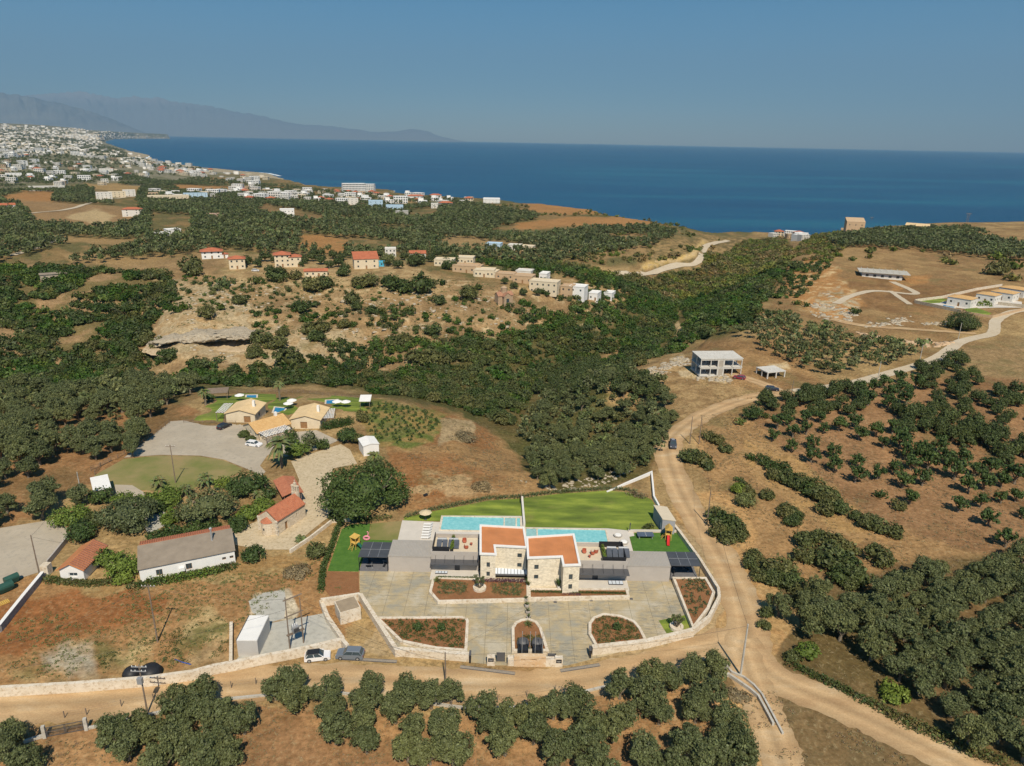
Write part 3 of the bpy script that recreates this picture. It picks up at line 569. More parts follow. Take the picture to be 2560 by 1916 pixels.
spots('grove', "60,800,45 150,825,40 215,770,50 255,880,45 340,900,40 620,780,40 560,800,35 700,800,45 770,835,40 850,825,45 905,860,40 1285,815,40 1370,840,45 1240,800,30 1500,820,50 1560,800,45 1650,790,40 1700,750,40 1780,820,40 1840,800,45 290,800,25 530,830,28 540,770,30 640,740,40 800,760,40 880,770,40 930,740,35 1420,770,40 1210,760,35 700,740,35", (600, 420), K, 'garden tree among the red roofed houses on the plateau', 'trees among the red roofed houses', 1.6, 2.2)
spots('grove', "470,560,30 520,640,30 560,700,35 350,540,30 250,520,30 640,600,30 900,690,35 820,640,30 1040,760,35 1190,720,30 1090,750,30 1280,800,35 1400,820,30 640,730,35 720,760,35 840,790,35 560,610,25", (1100, 500), K, 'tree between the blocks of the stepped terrace row', 'trees of the terrace row', 1.6, 2.2)
zone('grove', "2233,1035 2326,1022 2427,1062 2570,1120 2570,1185 2470,1156 2355,1108 2243,1092", 4.6, .85, 1.25, 'dark tree in the thick row across the right field', 'trees of the thick row')
zone('grove', "2253,923 2355,915 2529,981 2620,996 2620,1070 2456,1062 2355,1027 2301,993", 6.2, .8, 1.15, 'dark tree in the grove below the pale hillside field', 'trees of the upper right grove')
zone('grove', "1905,1000 2010,980 2100,975 2165,985 2175,1035 2080,1050 1930,1050", 5.2, .85, 1.2, 'dark tree beside the bend of the country road', 'trees at the road bend')
zone('grove', "1330,985 1400,940 1500,900 1560,930 1640,965 1660,1000 1600,1010 1450,990", 5, .8, 1.3, 'dark tree at the edge of the thicket beside the road', 'trees at the thicket edge')
# thicket of the ravine
LB = ('thick green bush among the thicket of the ravine', 'bushes of the ravine thicket')
zone('bush', "1000,960 1100,860 1350,820 1560,770 1700,660 1760,640 1860,605 1960,595 1990,640 1920,740 1860,810 1760,850 1650,890 1560,930 1480,930 1330,960 1300,1060 1240,1060 1100,1000", 3.4, .35, 1.75, *LB, dens=.95, nd=(9, .16, 1))
zone('bush', "1250,770 1450,720 1650,650 1800,600 1760,640 1700,670 1560,790 1350,840", 4.2, .7, 1.6, *LB, nd=(12, .42, 2))
zone('bush', "-100,950 300,955 560,940 900,935 1100,960 1250,1050 1150,1020 1000,990 800,962 480,965 200,975 -100,975", 3.2, .8, 1.6, *LB)
zone('bush', "-100,680 160,670 420,690 450,740 390,800 390,880 200,880 -100,870", 3.6, .8, 1.9, 'thick green bush on the left ravine slope', 'bushes of the left slope', nd=(17, .36, 5))
zone('bush', "-100,870 200,880 390,880 480,900 560,950 300,955 -100,950", 3.4, .7, 1.7, 'thick green bush on the left ravine slope', 'bushes of the left slope', nd=(14, .35, 8))
zone('bush', "640,760 1150,800 1350,820 1200,880 1000,940 700,930 520,920 600,880", 5.0, .5, 1.5, 'round green bush on the rocky hillside', 'bushes of the rocky hillside', dens=.75, nd=(13, .38, 4))
zone('bush', "800,860 1000,850 1150,880 1100,960 900,950 780,930", 3.6, .7, 1.5, 'round green bush on the rocky hillside', 'bushes of the rocky hillside', nd=(13, .32, 9))
zone('bush', "450,690 700,700 1000,710 1250,760 1300,830 900,800 600,780 420,760", 4.6, .25, 1.0, 'round green bush on the rocky hillside', 'bushes of the rocky hillside', dens=.5)
spots('bush', "965,1100,75 1000,1180,60 630,1160,50 520,1200,75 1140,1210,60 1330,1210,55 1460,1225,55 1605,1250,48 1745,980,48 1720,1130,60 1860,1115,30 1970,1060,95 2050,1020,50 600,1390,80 700,1370,80 650,1440,80 180,1430,90 370,1400,60 900,1330,60 970,1340,40 340,1490,80 130,1590,65 430,1600,110 1650,1390,80 1340,1490,80 1420,1470,80 1500,1590,90 1640,1600,110 1720,1630,90 1040,970,80 1130,960,80 1300,970,90 1400,1000,100 1560,1000,110 1640,990,60 640,990,90 720,980,80 590,980,60 300,930,80 350,910,70 470,920,60 900,900,60 140,970,45 30,1120,50 1500,800,80 1790,850,60", (600, 420), K, 'rounded dark bush on the slope below the red roofed houses', 'bushes below the red roofed houses', .9, 1.9)
spots('bush', "1210,650,60 1260,130,60 1450,60,80 1480,110,70 1710,200,50 1830,330,55 1690,390,40 1640,240,45 1350,410,50 1420,390,45 1580,410,70 1530,820,60 1480,830,50 1620,830,40 1790,850,50 1950,720,60 1940,620,40 990,700,55 780,790,55 690,690,50 600,350,35 1000,370,50 1010,790,50", (0, 640), .32603, 'rounded bush around the rock overhang', 'bushes around the rock overhang', .9, 1.9)
zone('bush', "2050,580 2110,575 2140,600 2080,660 2000,740 1930,790 1860,830 1900,740 1960,650", 5, .5, 1.4, 'bush on the cliff edge of the right headland', 'bushes of the right headland', nd=(14, .3, 3))
spots('bush', "885,505,45 870,560,28 730,580,28 1085,500,28 1335,510,20 1550,550,38 1530,590,38 1600,610,38 530,545,25 400,575,28 120,860,40 240,955,35 335,970,35 1990,670,80 2050,600,40 2130,640,50 2130,740,50 1990,560,50 250,640,60 750,1030,45 630,550,20", (1920, 480), K, 'small bush on the dry right plateau', 'bushes of the right plateau', .9, 1.9)
# near scrub on the right
spots('bush', "1000,1110,90 1090,1130,90 1140,1180,60 1150,940,60 1220,970,60 1290,1030,60 1420,810,45 1640,760,40 1500,1110,45 1620,1150,60 1700,1200,70 1780,1210,80 1720,1270,70 1820,1290,80 1930,1330,90 2010,1390,90 2100,1430,90 2180,1480,80 1430,1370,60 1490,1420,60 1400,1300,40 1650,1440,60 1800,1560,60 1870,1580,60 1900,1630,60 2170,1550,60", (1440, 820), K, 'dense bush on the dry bank beside the dirt road', 'bushes on the bank beside the road', .9, 1.9)
spots('bush', "280,1080,70 400,1090,90 500,1150,90 580,1200,70 480,1280,80 640,1280,80 760,1340,60 860,1400,80 960,1430,90 1070,1470,80 160,1330,70 220,1390,70 330,1560,90 450,1520,80 560,1580,110 700,1630,80 930,1640,60 960,1160,50 1130,1260,60", (1920, 900), K, 'dense bush in the hedge row along the field edge', 'bushes along the field edge', .9, 1.9)
spots('bush', "100,130,110 60,200,90 170,230,90 230,310,70 320,330,60 480,60,120 600,110,110 680,200,90 560,190,90 620,260,60 880,60,90 1000,180,50 300,30,80", (1920, 1380), .32383, 'dense dark shrub on the dry slope right of the road', 'shrubs right of the road', .9, 1.9)
spots('bush', "340,1310,75 0,0,1", (1920, 1380), .32383, 'x', 'x', .9, 1.9) if 0 else None
spots('bush', "1760,450,90 1830,500,110 1900,560,90 1960,620,80 1780,590,80 1860,660,80", (1280, 1150), K, 'big rounded carob shrub beside the dirt road bend', 'carob shrubs beside the dirt road', 1.3, 1.9)
spots('bush', "2080,830,80 2150,900,80 2060,900,70 2140,1000,80 2190,1320,60 2170,1420,60", (1280, 1150), K, 'dense dark shrub on the dry slope right of the road', 'shrubs right of the road', .9, 1.9)
# the plain towards the sea
fx = "-300,470 0,480 420,455 700,475 900,505 1200,515 1400,560 1600,570 1700,590 1640,620 1480,640 1300,668 1100,640 900,642 700,634 560,628 440,645 0,680 -300,690"
for s in ("0,495 60,480 140,482 130,510 20,512", "40,500 250,512 330,520 340,560 230,575 90,560", "210,460 370,465 340,478 220,474", "430,462 640,468 620,478 450,476", "100,590 340,600 335,618 240,612 120,602",
          "1280,560 1420,540 1560,545 1640,556 1580,568 1300,572", "640,530 660,512 810,540 800,560 740,550", "760,585 870,600 860,640 740,625", "1110,600 1250,605 1340,620 1330,632 1100,622", "1310,506 1480,520 1500,532 1420,536 1330,528",
          "500,640 560,625 760,640 960,650 960,690 700,700 520,690", "840,760 700,700 960,690 1240,700", "1080,640 1550,700 1520,750 1380,740 1090,680", "380,535 480,540 480,590 370,590", "230,460 350,470 340,510 240,510", "280,500 350,510 350,550 300,550"): clear(s)
zone('olive', fx, 7.6, .95, 1.45, 'far olive tree', 'olive trees of the plain', .22, rot=.25, nd=(60, .26, 6))
zone('olive', "430,455 700,470 900,500 1200,515 1150,500 900,485 700,465 500,445", 10, .8, 1.3, 'far olive tree', 'olive trees of the plain', .3, dens=.6)
zone('olive', "-300,470 0,470 400,455 300,430 0,435 -300,430", 10, .9, 1.3, 'far olive tree', 'olive trees of the plain', .3, nd=(90, .3, 6))
zone('olive', "-300,420 0,420 400,440 560,440 440,405 300,375 200,350 0,320 -300,300", 26, 1.0, 1.9, 'far olive tree', 'olive trees of the plain', .45, nd=(200, .42, 6))
zone('olive', "2065,603 2180,588 2330,578 2620,628 2620,660 2450,646 2300,628 2100,622", 6.2, 1, 1.35, 'far olive tree', 'olive trees of the plain', .2)
zone('olive', "2240,575 2420,572 2470,590 2330,580 2180,590 2140,585", 8, .8, 1.2, 'far olive tree', 'olive trees of the plain', .3)
zone('bush', "1380,590 1580,575 1650,600 1620,670 1460,660 1380,620", 6, .7, 1.7, 'bush', 'bushes', dens=.5, nd=(20, .4, 3))
KEEP.pop(-4); zone('bush', "1180,650 1400,655 1560,690 1640,700 1580,740 1480,720 1300,690", 4.6, .8, 1.7, 'bush', 'bushes', nd=(18, .3, 3)); zone('olive', "560,628 700,634 900,642 1000,655 980,672 760,660 560,655", 8.5, .9, 1.4, 'far olive tree', 'olive trees of the plain', .4, dens=.6)
zone('bush', "1100,520 1560,540 1700,560 1740,600 1600,580 1200,560", 12, .8, 1.8, 'bush', 'bushes', dens=.35)
def ORD(i): return 'first second third fourth fifth sixth seventh eighth ninth tenth eleventh twelfth thirteenth fourteenth fifteenth sixteenth seventeenth eighteenth nineteenth twentieth'.split()[i - 1] if i <= 20 else '%dth' % i
def plant(key, K_, far, farlab, farcat, n=300):
    a = sorted(SP[key], key=lambda q: (-q[3] / math.hypot(q[0], q[1], CH)))
    vis = [];
    for q in a:
        u, v = QQ(q[0], q[1], q[2] + 2); (vis if (-40 < u < 2600 and v < 1960) else []).append(q)
    cat = 'bush' if key == 'bush' else 'tree'; NM = {}
    for gname, gstep, head in (('olive trees of the front grove', 4.2, 'olive tree'), ('olive trees of the dense right grove', 4.7, 'big dark olive tree'), ('young trees of the right field', 8, 'young round tree'), ('olive trees of the left grove', 6.4, 'left grove olive tree')):
        m_ = [q for q in vis[:n] if q[4][1] == gname]
        if not m_: continue
        y0 = min(q[1] for q in m_); rows = {}
        for q in m_: rows.setdefault(int((q[1] - y0) / gstep), []).append(q)
        ks = sorted(rows)
        for ri, k_ in enumerate(ks):
            for ci, q in enumerate(sorted(rows[k_], key=lambda q: q[0])): NM[id(q)] = '%s, %s from the left in row %s %s' % (head, ORD(ci + 1), ORD(ri + 1), {'o': 'up from the photo bottom', 'b': 'of the dense right grove', 'y': 'of the ploughed field', 'l': 'beside the parking lot'}[head[0]])
    for q in vis[:n]: K_.one(q[0], q[1], q[2] - .05, q[3], random.random() * 6.28, NM.get(id(q), q[4][0]), cat, q[4][1], sz=random.uniform(.9, 1.15))
    r = vis[n:]
    if not r: return
    x, y, z, s = (np.array([q[i] for q in r]) for i in range(4)); d = np.hypot(x, y); f = d > 520
    tint = np.ones((len(x), 3)); tint *= (.85 + .35 * vn(x / 40, y / 40))[:, None]
    if key == 'bush': g = vn(x / 16 + 3, y / 16)[:, None]; tint = tint * np.where(g > .62, (1.05, 1.2, .8), np.where(g < .3, (1.4, 1.15, 1.3), (1, 1, 1)))
    for m, l, nm in ((~f, 0, far[0]), (f, 1, far[1])):
        if m.any(): K_.many(nm, x[m], y[m], z[m], s[m], farlab[0 if nm == far[0] else 1], farcat, l, tint[m])
plant('olive', OLIVE, ('olive_grove', 'olive_woodland'), ('olive trees crowding the middle distance groves', 'grey green olive groves covering the plain before the sea'), 'grove')
plant('grove', GROVE, ('tree_mass', 'tree_belt'), ('dark trees crowding the right field edge', 'far dark trees'), 'trees')
plant('bush', BUSH, ('ravine_thicket', 'distant_thicket'), ('green thicket filling the ravine and its slopes', 'green thicket on the far valley sides'), 'thicket')
plant('young', YOUNG, ('a', 'b'), ('', ''), 'x')
# ---------------------------------------------------------------- building materials
def stonework(name, c, sc=1.0, mortar=(.62, .54, .42), var=.22, bw=.55, bh=.26, off=.5, ms=.02):
    m, t, b = nodes(name, .9)
    tc = t.nodes.new('ShaderNodeTexCoord'); sx = t.nodes.new('ShaderNodeSeparateXYZ'); t.links.new(tc.outputs['Object'], sx.inputs[0])
    ad = t.nodes.new('ShaderNodeMath'); ad.operation = 'ADD'; t.links.new(sx.outputs[0], ad.inputs[0]); t.links.new(sx.outputs[1], ad.inputs[1])
    cb = t.nodes.new('ShaderNodeCombineXYZ'); t.links.new(ad.outputs[0], cb.inputs[0]); t.links.new(sx.outputs[2], cb.inputs[1])
    bk = t.nodes.new('ShaderNodeTexBrick'); t.links.new(cb.outputs[0], bk.inputs[0]); bk.offset = off
    bk.inputs['Scale'].default_value = sc; bk.inputs['Brick Width'].default_value = bw; bk.inputs['Row Height'].default_value = bh; bk.inputs['Mortar Size'].default_value = ms
    bk.inputs['Color1'].default_value = (*[k * (1 - var) for k in c], 1); bk.inputs['Color2'].default_value = (*[min(1, k * (1 + var * .6)) for k in c], 1); bk.inputs['Mortar'].default_value = (*mortar, 1)
    n = ramp(t, nz(t, 2.2, 5), [(.3, (.82, .80, .76)), (.7, (1.1, 1.1, 1.1))]); t.links.new(mix(t, bk.outputs[0], n, 1.0, 'MULTIPLY'), b.inputs['Base Color']); bump(t, b, nz(t, 5, 4), .5, .04); return m
STONE = stonework('villa_stone', (.80, .72, .57), mortar=(.74, .67, .54), var=.13); WSTONE = mottled('wall_stone', (.62, .54, .42), (.74, .67, .56), (.44, .33, .21), .6, 2.2)
RUBBLE = mottled('rubble_stone', (.30, .28, .26), (.42, .40, .37), (.16, .15, .15), 1.5, 3.2, bs=.9, bd=.1)
PLAST = plain('grey_plaster', (.44, .40, .36), .85, .05); WHITE = plain('white_paint', (.80, .79, .76), .7, .04); CREAM = plain('cream_plaster', (.68, .58, .42), .85, .08); OCHRE = plain('ochre_plaster', (.52, .37, .23), .85, .1)
WPL = plain('white_plaster', (.68, .655, .60), .85, .08); BLUEP = plain('pale_blue_plaster', (.45, .60, .72), .8, .06); BLACK = plain('black_metal', (.025, .026, .03), .5, .1); DGREY = plain('dark_grey_metal', (.10, .10, .105), .45, .1); STEEL = plain('galvanised_steel', (.42, .43, .44), .45, .1, metal=.4)
TERR = plain('terracotta_sheet', (.55, .225, .09), .6, .14, .35); TILE = mottled('clay_tiles', (.42, .15, .08), (.50, .20, .11), (.28, .11, .07), 1.2, 4); OTILE = mottled('orange_tiles', (.56, .34, .14), (.64, .42, .19), (.42, .24, .10), 1.2, 4); PTILE = plain('pale_roof_felt', (.70, .52, .29), .9, .1, .5)
REDT = plain('bright_clay_tiles', (.44, .145, .075), .8, .15, .5); GLASS = plain('window_glass', (.05, .07, .08), .12, .2, spec=.6); SKYL = plain('skylight_glass', (.62, .68, .76), .2, .04); WOOD = plain('wood', (.30, .17, .08), .8, .2, 3); OLDW = plain('weathered_wood', (.22, .17, .13), .9, .25, 2); YWOOD = plain('yellow_wood', (.62, .40, .10), .7, .15, 2)
CONC = mottled('bare_concrete', (.44, .42, .37), (.52, .50, .45), (.34, .31, .26), .4, 1.5, bs=.2); SHEET = plain('corrugated_sheet', (.40, .37, .33), .5, .05); GRROOF = plain('old_felt_roof', (.27, .225, .175), .95, .14, .5)
DECK = plain('terrace_paving', (.60, .56, .50), .85, .06, .5); BEIGE = plain('beige_screed', (.62, .54, .41), .9, .06, .7); BEDSOIL = mottled('garden_soil', (.24, .105, .046), (.30, .145, .066), (.15, .10, .04), .8, 4); RED_ = plain('red_plastic', (.55, .03, .03), .4); PINKP = plain('pink_plastic', (.75, .30, .36), .4); GREENP = plain('green_plastic', (.02, .12, .09), .4); TCH = plain('terracotta_seats', (.42, .12, .07), .7); BLUEW = plain('blue_plastic', (.05, .10, .35), .5)
m, t, b = nodes('driveway_concrete', .85); DRIVE = m
a = ramp(t, nz(t, .16, 6, rough=.65), [(.38, (.34, .32, .255)), (.5, (.46, .37, .22)), (.62, (.50, .445, .335))])
mp = t.nodes.new('ShaderNodeMapping'); mp.inputs['Scale'].default_value = (.5, 1.6, 1); t.links.new(wpos(t), mp.inputs[0])
a = mix(t, a, (.20, .195, .165), mix(t, (0., 0., 0.), ramp(t, nz(t, 1.1, 9, mp.outputs[0], .85), [(.47, 0.), (.60, .9)]), ramp(t, nz(t, .12, 3), [(.4, .25), (.6, 1.)])))
bk = t.nodes.new('ShaderNodeTexBrick'); t.links.new(wpos(t), bk.inputs[0]); bk.offset = 0; bk.inputs['Scale'].default_value = 1; bk.inputs['Brick Width'].default_value = 3.7; bk.inputs['Row Height'].default_value = 3.1; bk.inputs['Mortar Size'].default_value = .03
t.links.new(mix(t, a, (.20, .17, .115), bk.outputs['Fac']), b.inputs['Base Color'])
m, t, b = nodes('lawn_grass', 1.0); LAWN = m
mp = t.nodes.new('ShaderNodeMapping'); mp.inputs['Scale'].default_value = (.10, .34, 1); t.links.new(wpos(t), mp.inputs[0])
a = ramp(t, nz(t, 1.0, 4, mp.outputs[0], .5), [(.32, (.10, .14, .026)), (.52, (.17, .23, .036)), (.72, (.32, .37, .06))]); a = mix(t, a, (.28, .22, .09), ramp(t, nz(t, .09, 3), [(.55, 0.), (.75, .6)])); t.links.new(mix(t, a, ramp(t, nz(t, 9, 3), [(.3, (.75, .75, .75)), (.7, (1.2, 1.2, 1.2))]), 1.0, 'MULTIPLY'), b.inputs['Base Color']); bump(t, b, nz(t, 14, 3), .5, .05)
m, t, b = nodes('artificial_turf', 1.0); TURF = m
t.links.new(ramp(t, nz(t, .7, 6, rough=.7), [(.3, (.05, .13, .02)), (.7, (.10, .20, .035))]), b.inputs['Base Color']); bump(t, b, nz(t, 16, 2), .5, .04)
m, t, b = nodes('resort_lawn', 1.0); RLAWN = m
t.links.new(ramp(t, nz(t, .12, 5), [(.3, (.15, .18, .045)), (.6, (.28, .23, .10)), (.8, (.36, .24, .12))]), b.inputs['Base Color'])
m, t, b = nodes('pool_water', .06); POOL = m; b.inputs['Specular IOR Level'].default_value = .5
t.links.new(ramp(t, nz(t, 1.2, 5, rough=.7), [(.35, (.17, .50, .54)), (.65, (.30, .64, .66))]), b.inputs['Base Color']); bump(t, b, nz(t, 2, 4), .25, .05)
m2_ = plain('blue_pool_water', (.03, .22, .42), .08, .15, 1.0, spec=.5); BPOOL = m2_
PAVE = mottled('yard_paving', (.40, .345, .265), (.47, .41, .32), (.36, .32, .26), .15, 1.0, bs=.1); YARD = mottled('chapel_yard_stone', (.50, .41, .27), (.58, .48, .33), (.36, .28, .17), .5, 1.6); GRAV = mottled('gravel_concrete', (.42, .41, .36), (.48, .465, .41), (.35, .34, .30), .3, 1.1, bs=.1)
def sheet(name, pts, mat, z=.03, kind='structure', label=None, step=None, h=None):
    """a thin sheet laid on the land"""
    import mathutils.geometry as mg
    if step is None:
        mb = MB(); mb.prism(pts, z - .25, z); o = mb.build(name, mat)
    else:
        p = np.array(pts); x0, y0 = p.min(0); x1, y1 = p.max(0); q = [mathutils.Vector(a) for a in pts]
        gx = np.arange(x0, x1 + step, step); gy = np.arange(y0, y1 + step, step); V = [(a[0], a[1]) for a in pts]; n0 = len(V)
        A, B = np.meshgrid(gx, gy); A = A.ravel(); B = B.ravel(); mk = inpoly(A, B, pts) & (pdist(A, B, pts) > step * .4); V += list(zip(A[mk], B[mk]))
        ed = [(i, (i + 1) % n0) for i in range(n0)]
        r = mg.delaunay_2d_cdt([mathutils.Vector(a) for a in V], ed, [list(range(n0))], 1, 1e-4)
        vx = np.array([(a.x, a.y) for a in r[0]]); zz = HH(vx[:, 0], vx[:, 1]) + z; me = bpy.data.meshes.new(name); me.from_pydata([(a, b_, c_) for (a, b_), c_ in zip(vx, zz)], [], r[2]); me.materials.append(mat)
        o = link(name, me)
        if len(me.polygons) and me.polygons[0].normal.z < 0: me.flip_normals()
    tag(o, label, None, None, kind); return o
def rs(s, o, k, z=0.): return [P(o[0] + a * k, o[1] + b_ * k, z) for a, b_ in poly(s)]
R1 = (800, 1150); R2 = (1280, 1150); R3 = (800, 1460); R4 = (1280, 1460); RB = .28933; R5 = (480, 1400); K5 = .23551
# ---------------------------------------------------------------- building helpers
def facade(mb, a, b, z0, z1, holes=(), dep=.22, m=0):
    """wall face from a to b (outside on the right hand) with real window openings"""
    L = math.hypot(b[0] - a[0], b[1] - a[1]); ux, uy = (b[0] - a[0]) / L, (b[1] - a[1]) / L; nx, ny = uy, -ux
    S = sorted({0, L} | {h[0] for h in holes} | {h[2] for h in holes}); Z = sorted({z0, z1} | {h[1] for h in holes} | {h[3] for h in holes})
    pt = lambda s, z, d=0: (a[0] + ux * s - nx * d, a[1] + uy * s - ny * d, z)
    for s0, s1 in zip(S, S[1:]):
        for q0, q1 in zip(Z, Z[1:]):
            c = ((s0 + s1) / 2, (q0 + q1) / 2)
            if any(h[0] < c[0] < h[2] and h[1] < c[1] < h[3] for h in holes): continue
            mb.add([pt(s0, q0), pt(s1, q0), pt(s1, q1), pt(s0, q1)], [(0, 1, 2, 3)], m)
    out = []
    for s0, q0, s1, q1 in [h[:4] for h in holes]:
        c = [pt(s0, q0), pt(s1, q0), pt(s1, q1), pt(s0, q1)]; e = [pt(s0, q0, dep), pt(s1, q0, dep), pt(s1, q1, dep), pt(s0, q1, dep)]
        mb.add(c + e, [(i, i + 4, (i + 1) % 4 + 4, (i + 1) % 4)[::-1] for i in range(4)], m); out.append((pt, s0, q0, s1, q1, (ux, uy), (nx, ny)))
    return out
def window(parent, w, dep=.22, frame=WHITE, glass=GLASS, bars=1, sill=None, name='window', fr=.07):
    pt, s0, q0, s1, q1, u, n = w; mb = MB(); d = dep - .05
    def bar(sa, qa, sb, qb, d0=d, d1=dep, m=0):
        vs = [pt(sa, qa, d0), pt(sb, qa, d0), pt(sb, qb, d0), pt(sa, qb, d0), pt(sa, qa, d1), pt(sb, qa, d1), pt(sb, qb, d1), pt(sa, qb, d1)]
        mb.add(vs, [(0, 1, 2, 3), (7, 6, 5, 4), (0, 4, 5, 1), (1, 5, 6, 2), (2, 6, 7, 3), (3, 7, 4, 0)], m)
    bar(s0, q0, s1, q0 + fr); bar(s0, q1 - fr, s1, q1); bar(s0, q0 + fr, s0 + fr, q1 - fr); bar(s1 - fr, q0 + fr, s1, q1 - fr)
    for i in range(bars): c = s0 + (s1 - s0) * (i + 1) / (bars + 1); bar(c - fr / 3, q0 + fr, c + fr / 3, q1 - fr, d + .01)
    o = mb.build(name, frame, parent); g = MB(); g.add([pt(s0, q0, dep - .02), pt(s1, q0, dep - .02), pt(s1, q1, dep - .02), pt(s0, q1, dep - .02)], [(0, 1, 2, 3)]); g.build('pane', glass, o)
    if sill:
        sb = MB(); vs = [pt(s0 - .08, q0 - .07, -.06), pt(s1 + .08, q0 - .07, -.06), pt(s1 + .08, q0, -.06), pt(s0 - .08, q0, -.06), pt(s0 - .08, q0 - .07, .0), pt(s1 + .08, q0 - .07, .0), pt(s1 + .08, q0, .0), pt(s0 - .08, q0, .0)]
        sb.add(vs, [(0, 1, 2, 3), (7, 6, 5, 4), (0, 4, 5, 1), (1, 5, 6, 2), (2, 6, 7, 3), (3, 7, 4, 0)]); sb.build('sill', sill, o)
    return o
def house(label, cat, x, y, z, w, d, h, rz, wall=WPL, roof='flat', rm=REDT, cols=3, rows=2, win=(1.0, 1.1), door=True, name='house', frame=WHITE, group=None, eave=.4, pitch=.35, small=False, sides=True, chim=False, axis='x', wallname='wall', parapet=.4, holes=None):
    o = empty(name, (x, y, z), rz, label, cat, group); mb = MB(); P4 = [(-w / 2, -d / 2), (w / 2, -d / 2), (w / 2, d / 2), (-w / 2, d / 2)]; wn = []
    for i in range(4):
        a, b_ = P4[i], P4[(i + 1) % 4]; L = math.hypot(b_[0] - a[0], b_[1] - a[1]); hs = []
        if holes is not None and i in holes: hs = holes[i]
        elif holes is None and (i == 0 or sides):
            n = cols if i in (0, 2) else max(1, int(cols * d / w)); rh = h / rows
            for r in range(rows):
                for c in range(n):
                    cx = L * (c + .5) / n; ww, wh = win
                    if door and r == 0 and i == 0 and c == n // 2: hs.append((cx - .5, .02, cx + .5, 2.1))
                    else: hs.append((cx - ww / 2, rh * r + rh * .36, cx + ww / 2, min(rh * r + rh * .36 + wh, rh * (r + 1) - .15)))
        wn += facade(mb, a, b_, -1.2, h, hs)
    if roof == 'flat': mb.add([(p[0], p[1], h) for p in P4], [(0, 1, 2, 3)]) if parapet == 0 else None
    if roof == 'gable':
        if axis == 'x': mb.add([(-w / 2, -d / 2, h), (-w / 2, d / 2, h), (-w / 2, 0, h + pitch * d / 2)], [(0, 2, 1)]); mb.add([(w / 2, -d / 2, h), (w / 2, d / 2, h), (w / 2, 0, h + pitch * d / 2)], [(0, 1, 2)])
        else: mb.add([(-w / 2, -d / 2, h), (w / 2, -d / 2, h), (0, -d / 2, h + pitch * w / 2)], [(0, 1, 2)]); mb.add([(-w / 2, d / 2, h), (w / 2, d / 2, h), (0, d / 2, h + pitch * w / 2)], [(0, 2, 1)])
    wo = mb.build(wallname, wall, o)
    for k_ in wn:
        isd = k_[4] - k_[2] > 1.9 and k_[2] < .1
        if small:
            g = MB(); pt, s0, q0, s1, q1 = k_[:5]; g.add([pt(s0, q0, .2), pt(s1, q0, .2), pt(s1, q1, .2), pt(s0, q1, .2)], [(0, 1, 2, 3)]); g.build('door' if isd else 'window', WOOD if isd else GLASS, o)
        else: window(o, k_, frame=WOOD if isd else frame, glass=WOOD if isd else GLASS, name='door' if isd else 'window', bars=0 if isd else 1)
    rb = MB(); e = eave; th = .18
    if roof == 'flat':
        if parapet: rb.wall([P4[0], P4[1], P4[2], P4[3]], .28, h, h + parapet, closed=True); rb.box(-w / 2 + .14, -d / 2 + .14, h - .1, w / 2 - .14, d / 2 - .14, h + .05)
        else: rb.box(-w / 2 - e, -d / 2 - e, h, w / 2 + e, d / 2 + e, h + .25)
    elif roof == 'gable':
        if axis == 'x':
            a, s = d / 2 + e, pitch
            for sg in (-1, 1):
                vs = [(-w / 2 - e, 0, h + pitch * d / 2 + th), (w / 2 + e, 0, h + pitch * d / 2 + th), (w / 2 + e, sg * a, h - pitch * e + th), (-w / 2 - e, sg * a, h - pitch * e + th)]; vs += [(p[0], p[1], p[2] - th) for p in vs]
                f = [(0, 1, 2, 3), (7, 6, 5, 4), (1, 5, 6, 2), (2, 6, 7, 3), (3, 7, 4, 0)]; f = f if sg < 0 else [q[::-1] for q in f]; rb.add(vs, [q[::-1] for q in f])
        else:
            a = w / 2 + e
            for sg in (-1, 1):
                vs = [(0, -d / 2 - e, h + pitch * w / 2 + th), (0, d / 2 + e, h + pitch * w / 2 + th), (sg * a, d / 2 + e, h - pitch * e + th), (sg * a, -d / 2 - e, h - pitch * e + th)]; vs += [(p[0], p[1], p[2] - th) for p in vs]
                rb.add(vs, [(0, 1, 2, 3), (7, 6, 5, 4), (1, 5, 6, 2), (2, 6, 7, 3), (3, 7, 4, 0)] if sg > 0 else [q[::-1] for q in [(0, 1, 2, 3), (7, 6, 5, 4), (1, 5, 6, 2), (2, 6, 7, 3), (3, 7, 4, 0)]])
    elif roof == 'hip':
        a, c = w / 2 + e, d / 2 + e; r = max(a - c, 0); q = max(c - a, 0); zt = h + pitch * min(a, c); vs = [(-a, -c, h), (a, -c, h), (a, c, h), (-a, c, h), (-r, -q, zt), (r, q, zt)]
        if r > 0 or q == 0: rb.add(vs, [(0, 1, 5, 4), (1, 2, 5), (2, 3, 4, 5), (3, 0, 4), (3, 2, 1, 0)])
        else: rb.add(vs, [(0, 1, 4), (1, 2, 5, 4), (2, 3, 5), (3, 0, 4, 5), (3, 2, 1, 0)])
    elif roof == 'shed':
        vs = [(-w / 2 - e, -d / 2 - e, h + .02), (w / 2 + e, -d / 2 - e, h + .02), (w / 2 + e, d / 2 + e, h + pitch * d), (-w / 2 - e, d / 2 + e, h + pitch * d)]; vs += [(p[0], p[1], p[2] + .15) for p in vs]; rb.add(vs, [(3, 2, 1, 0), (4, 5, 6, 7), (0, 1, 5, 4), (1, 2, 6, 5), (2, 3, 7, 6), (3, 0, 4, 7)])
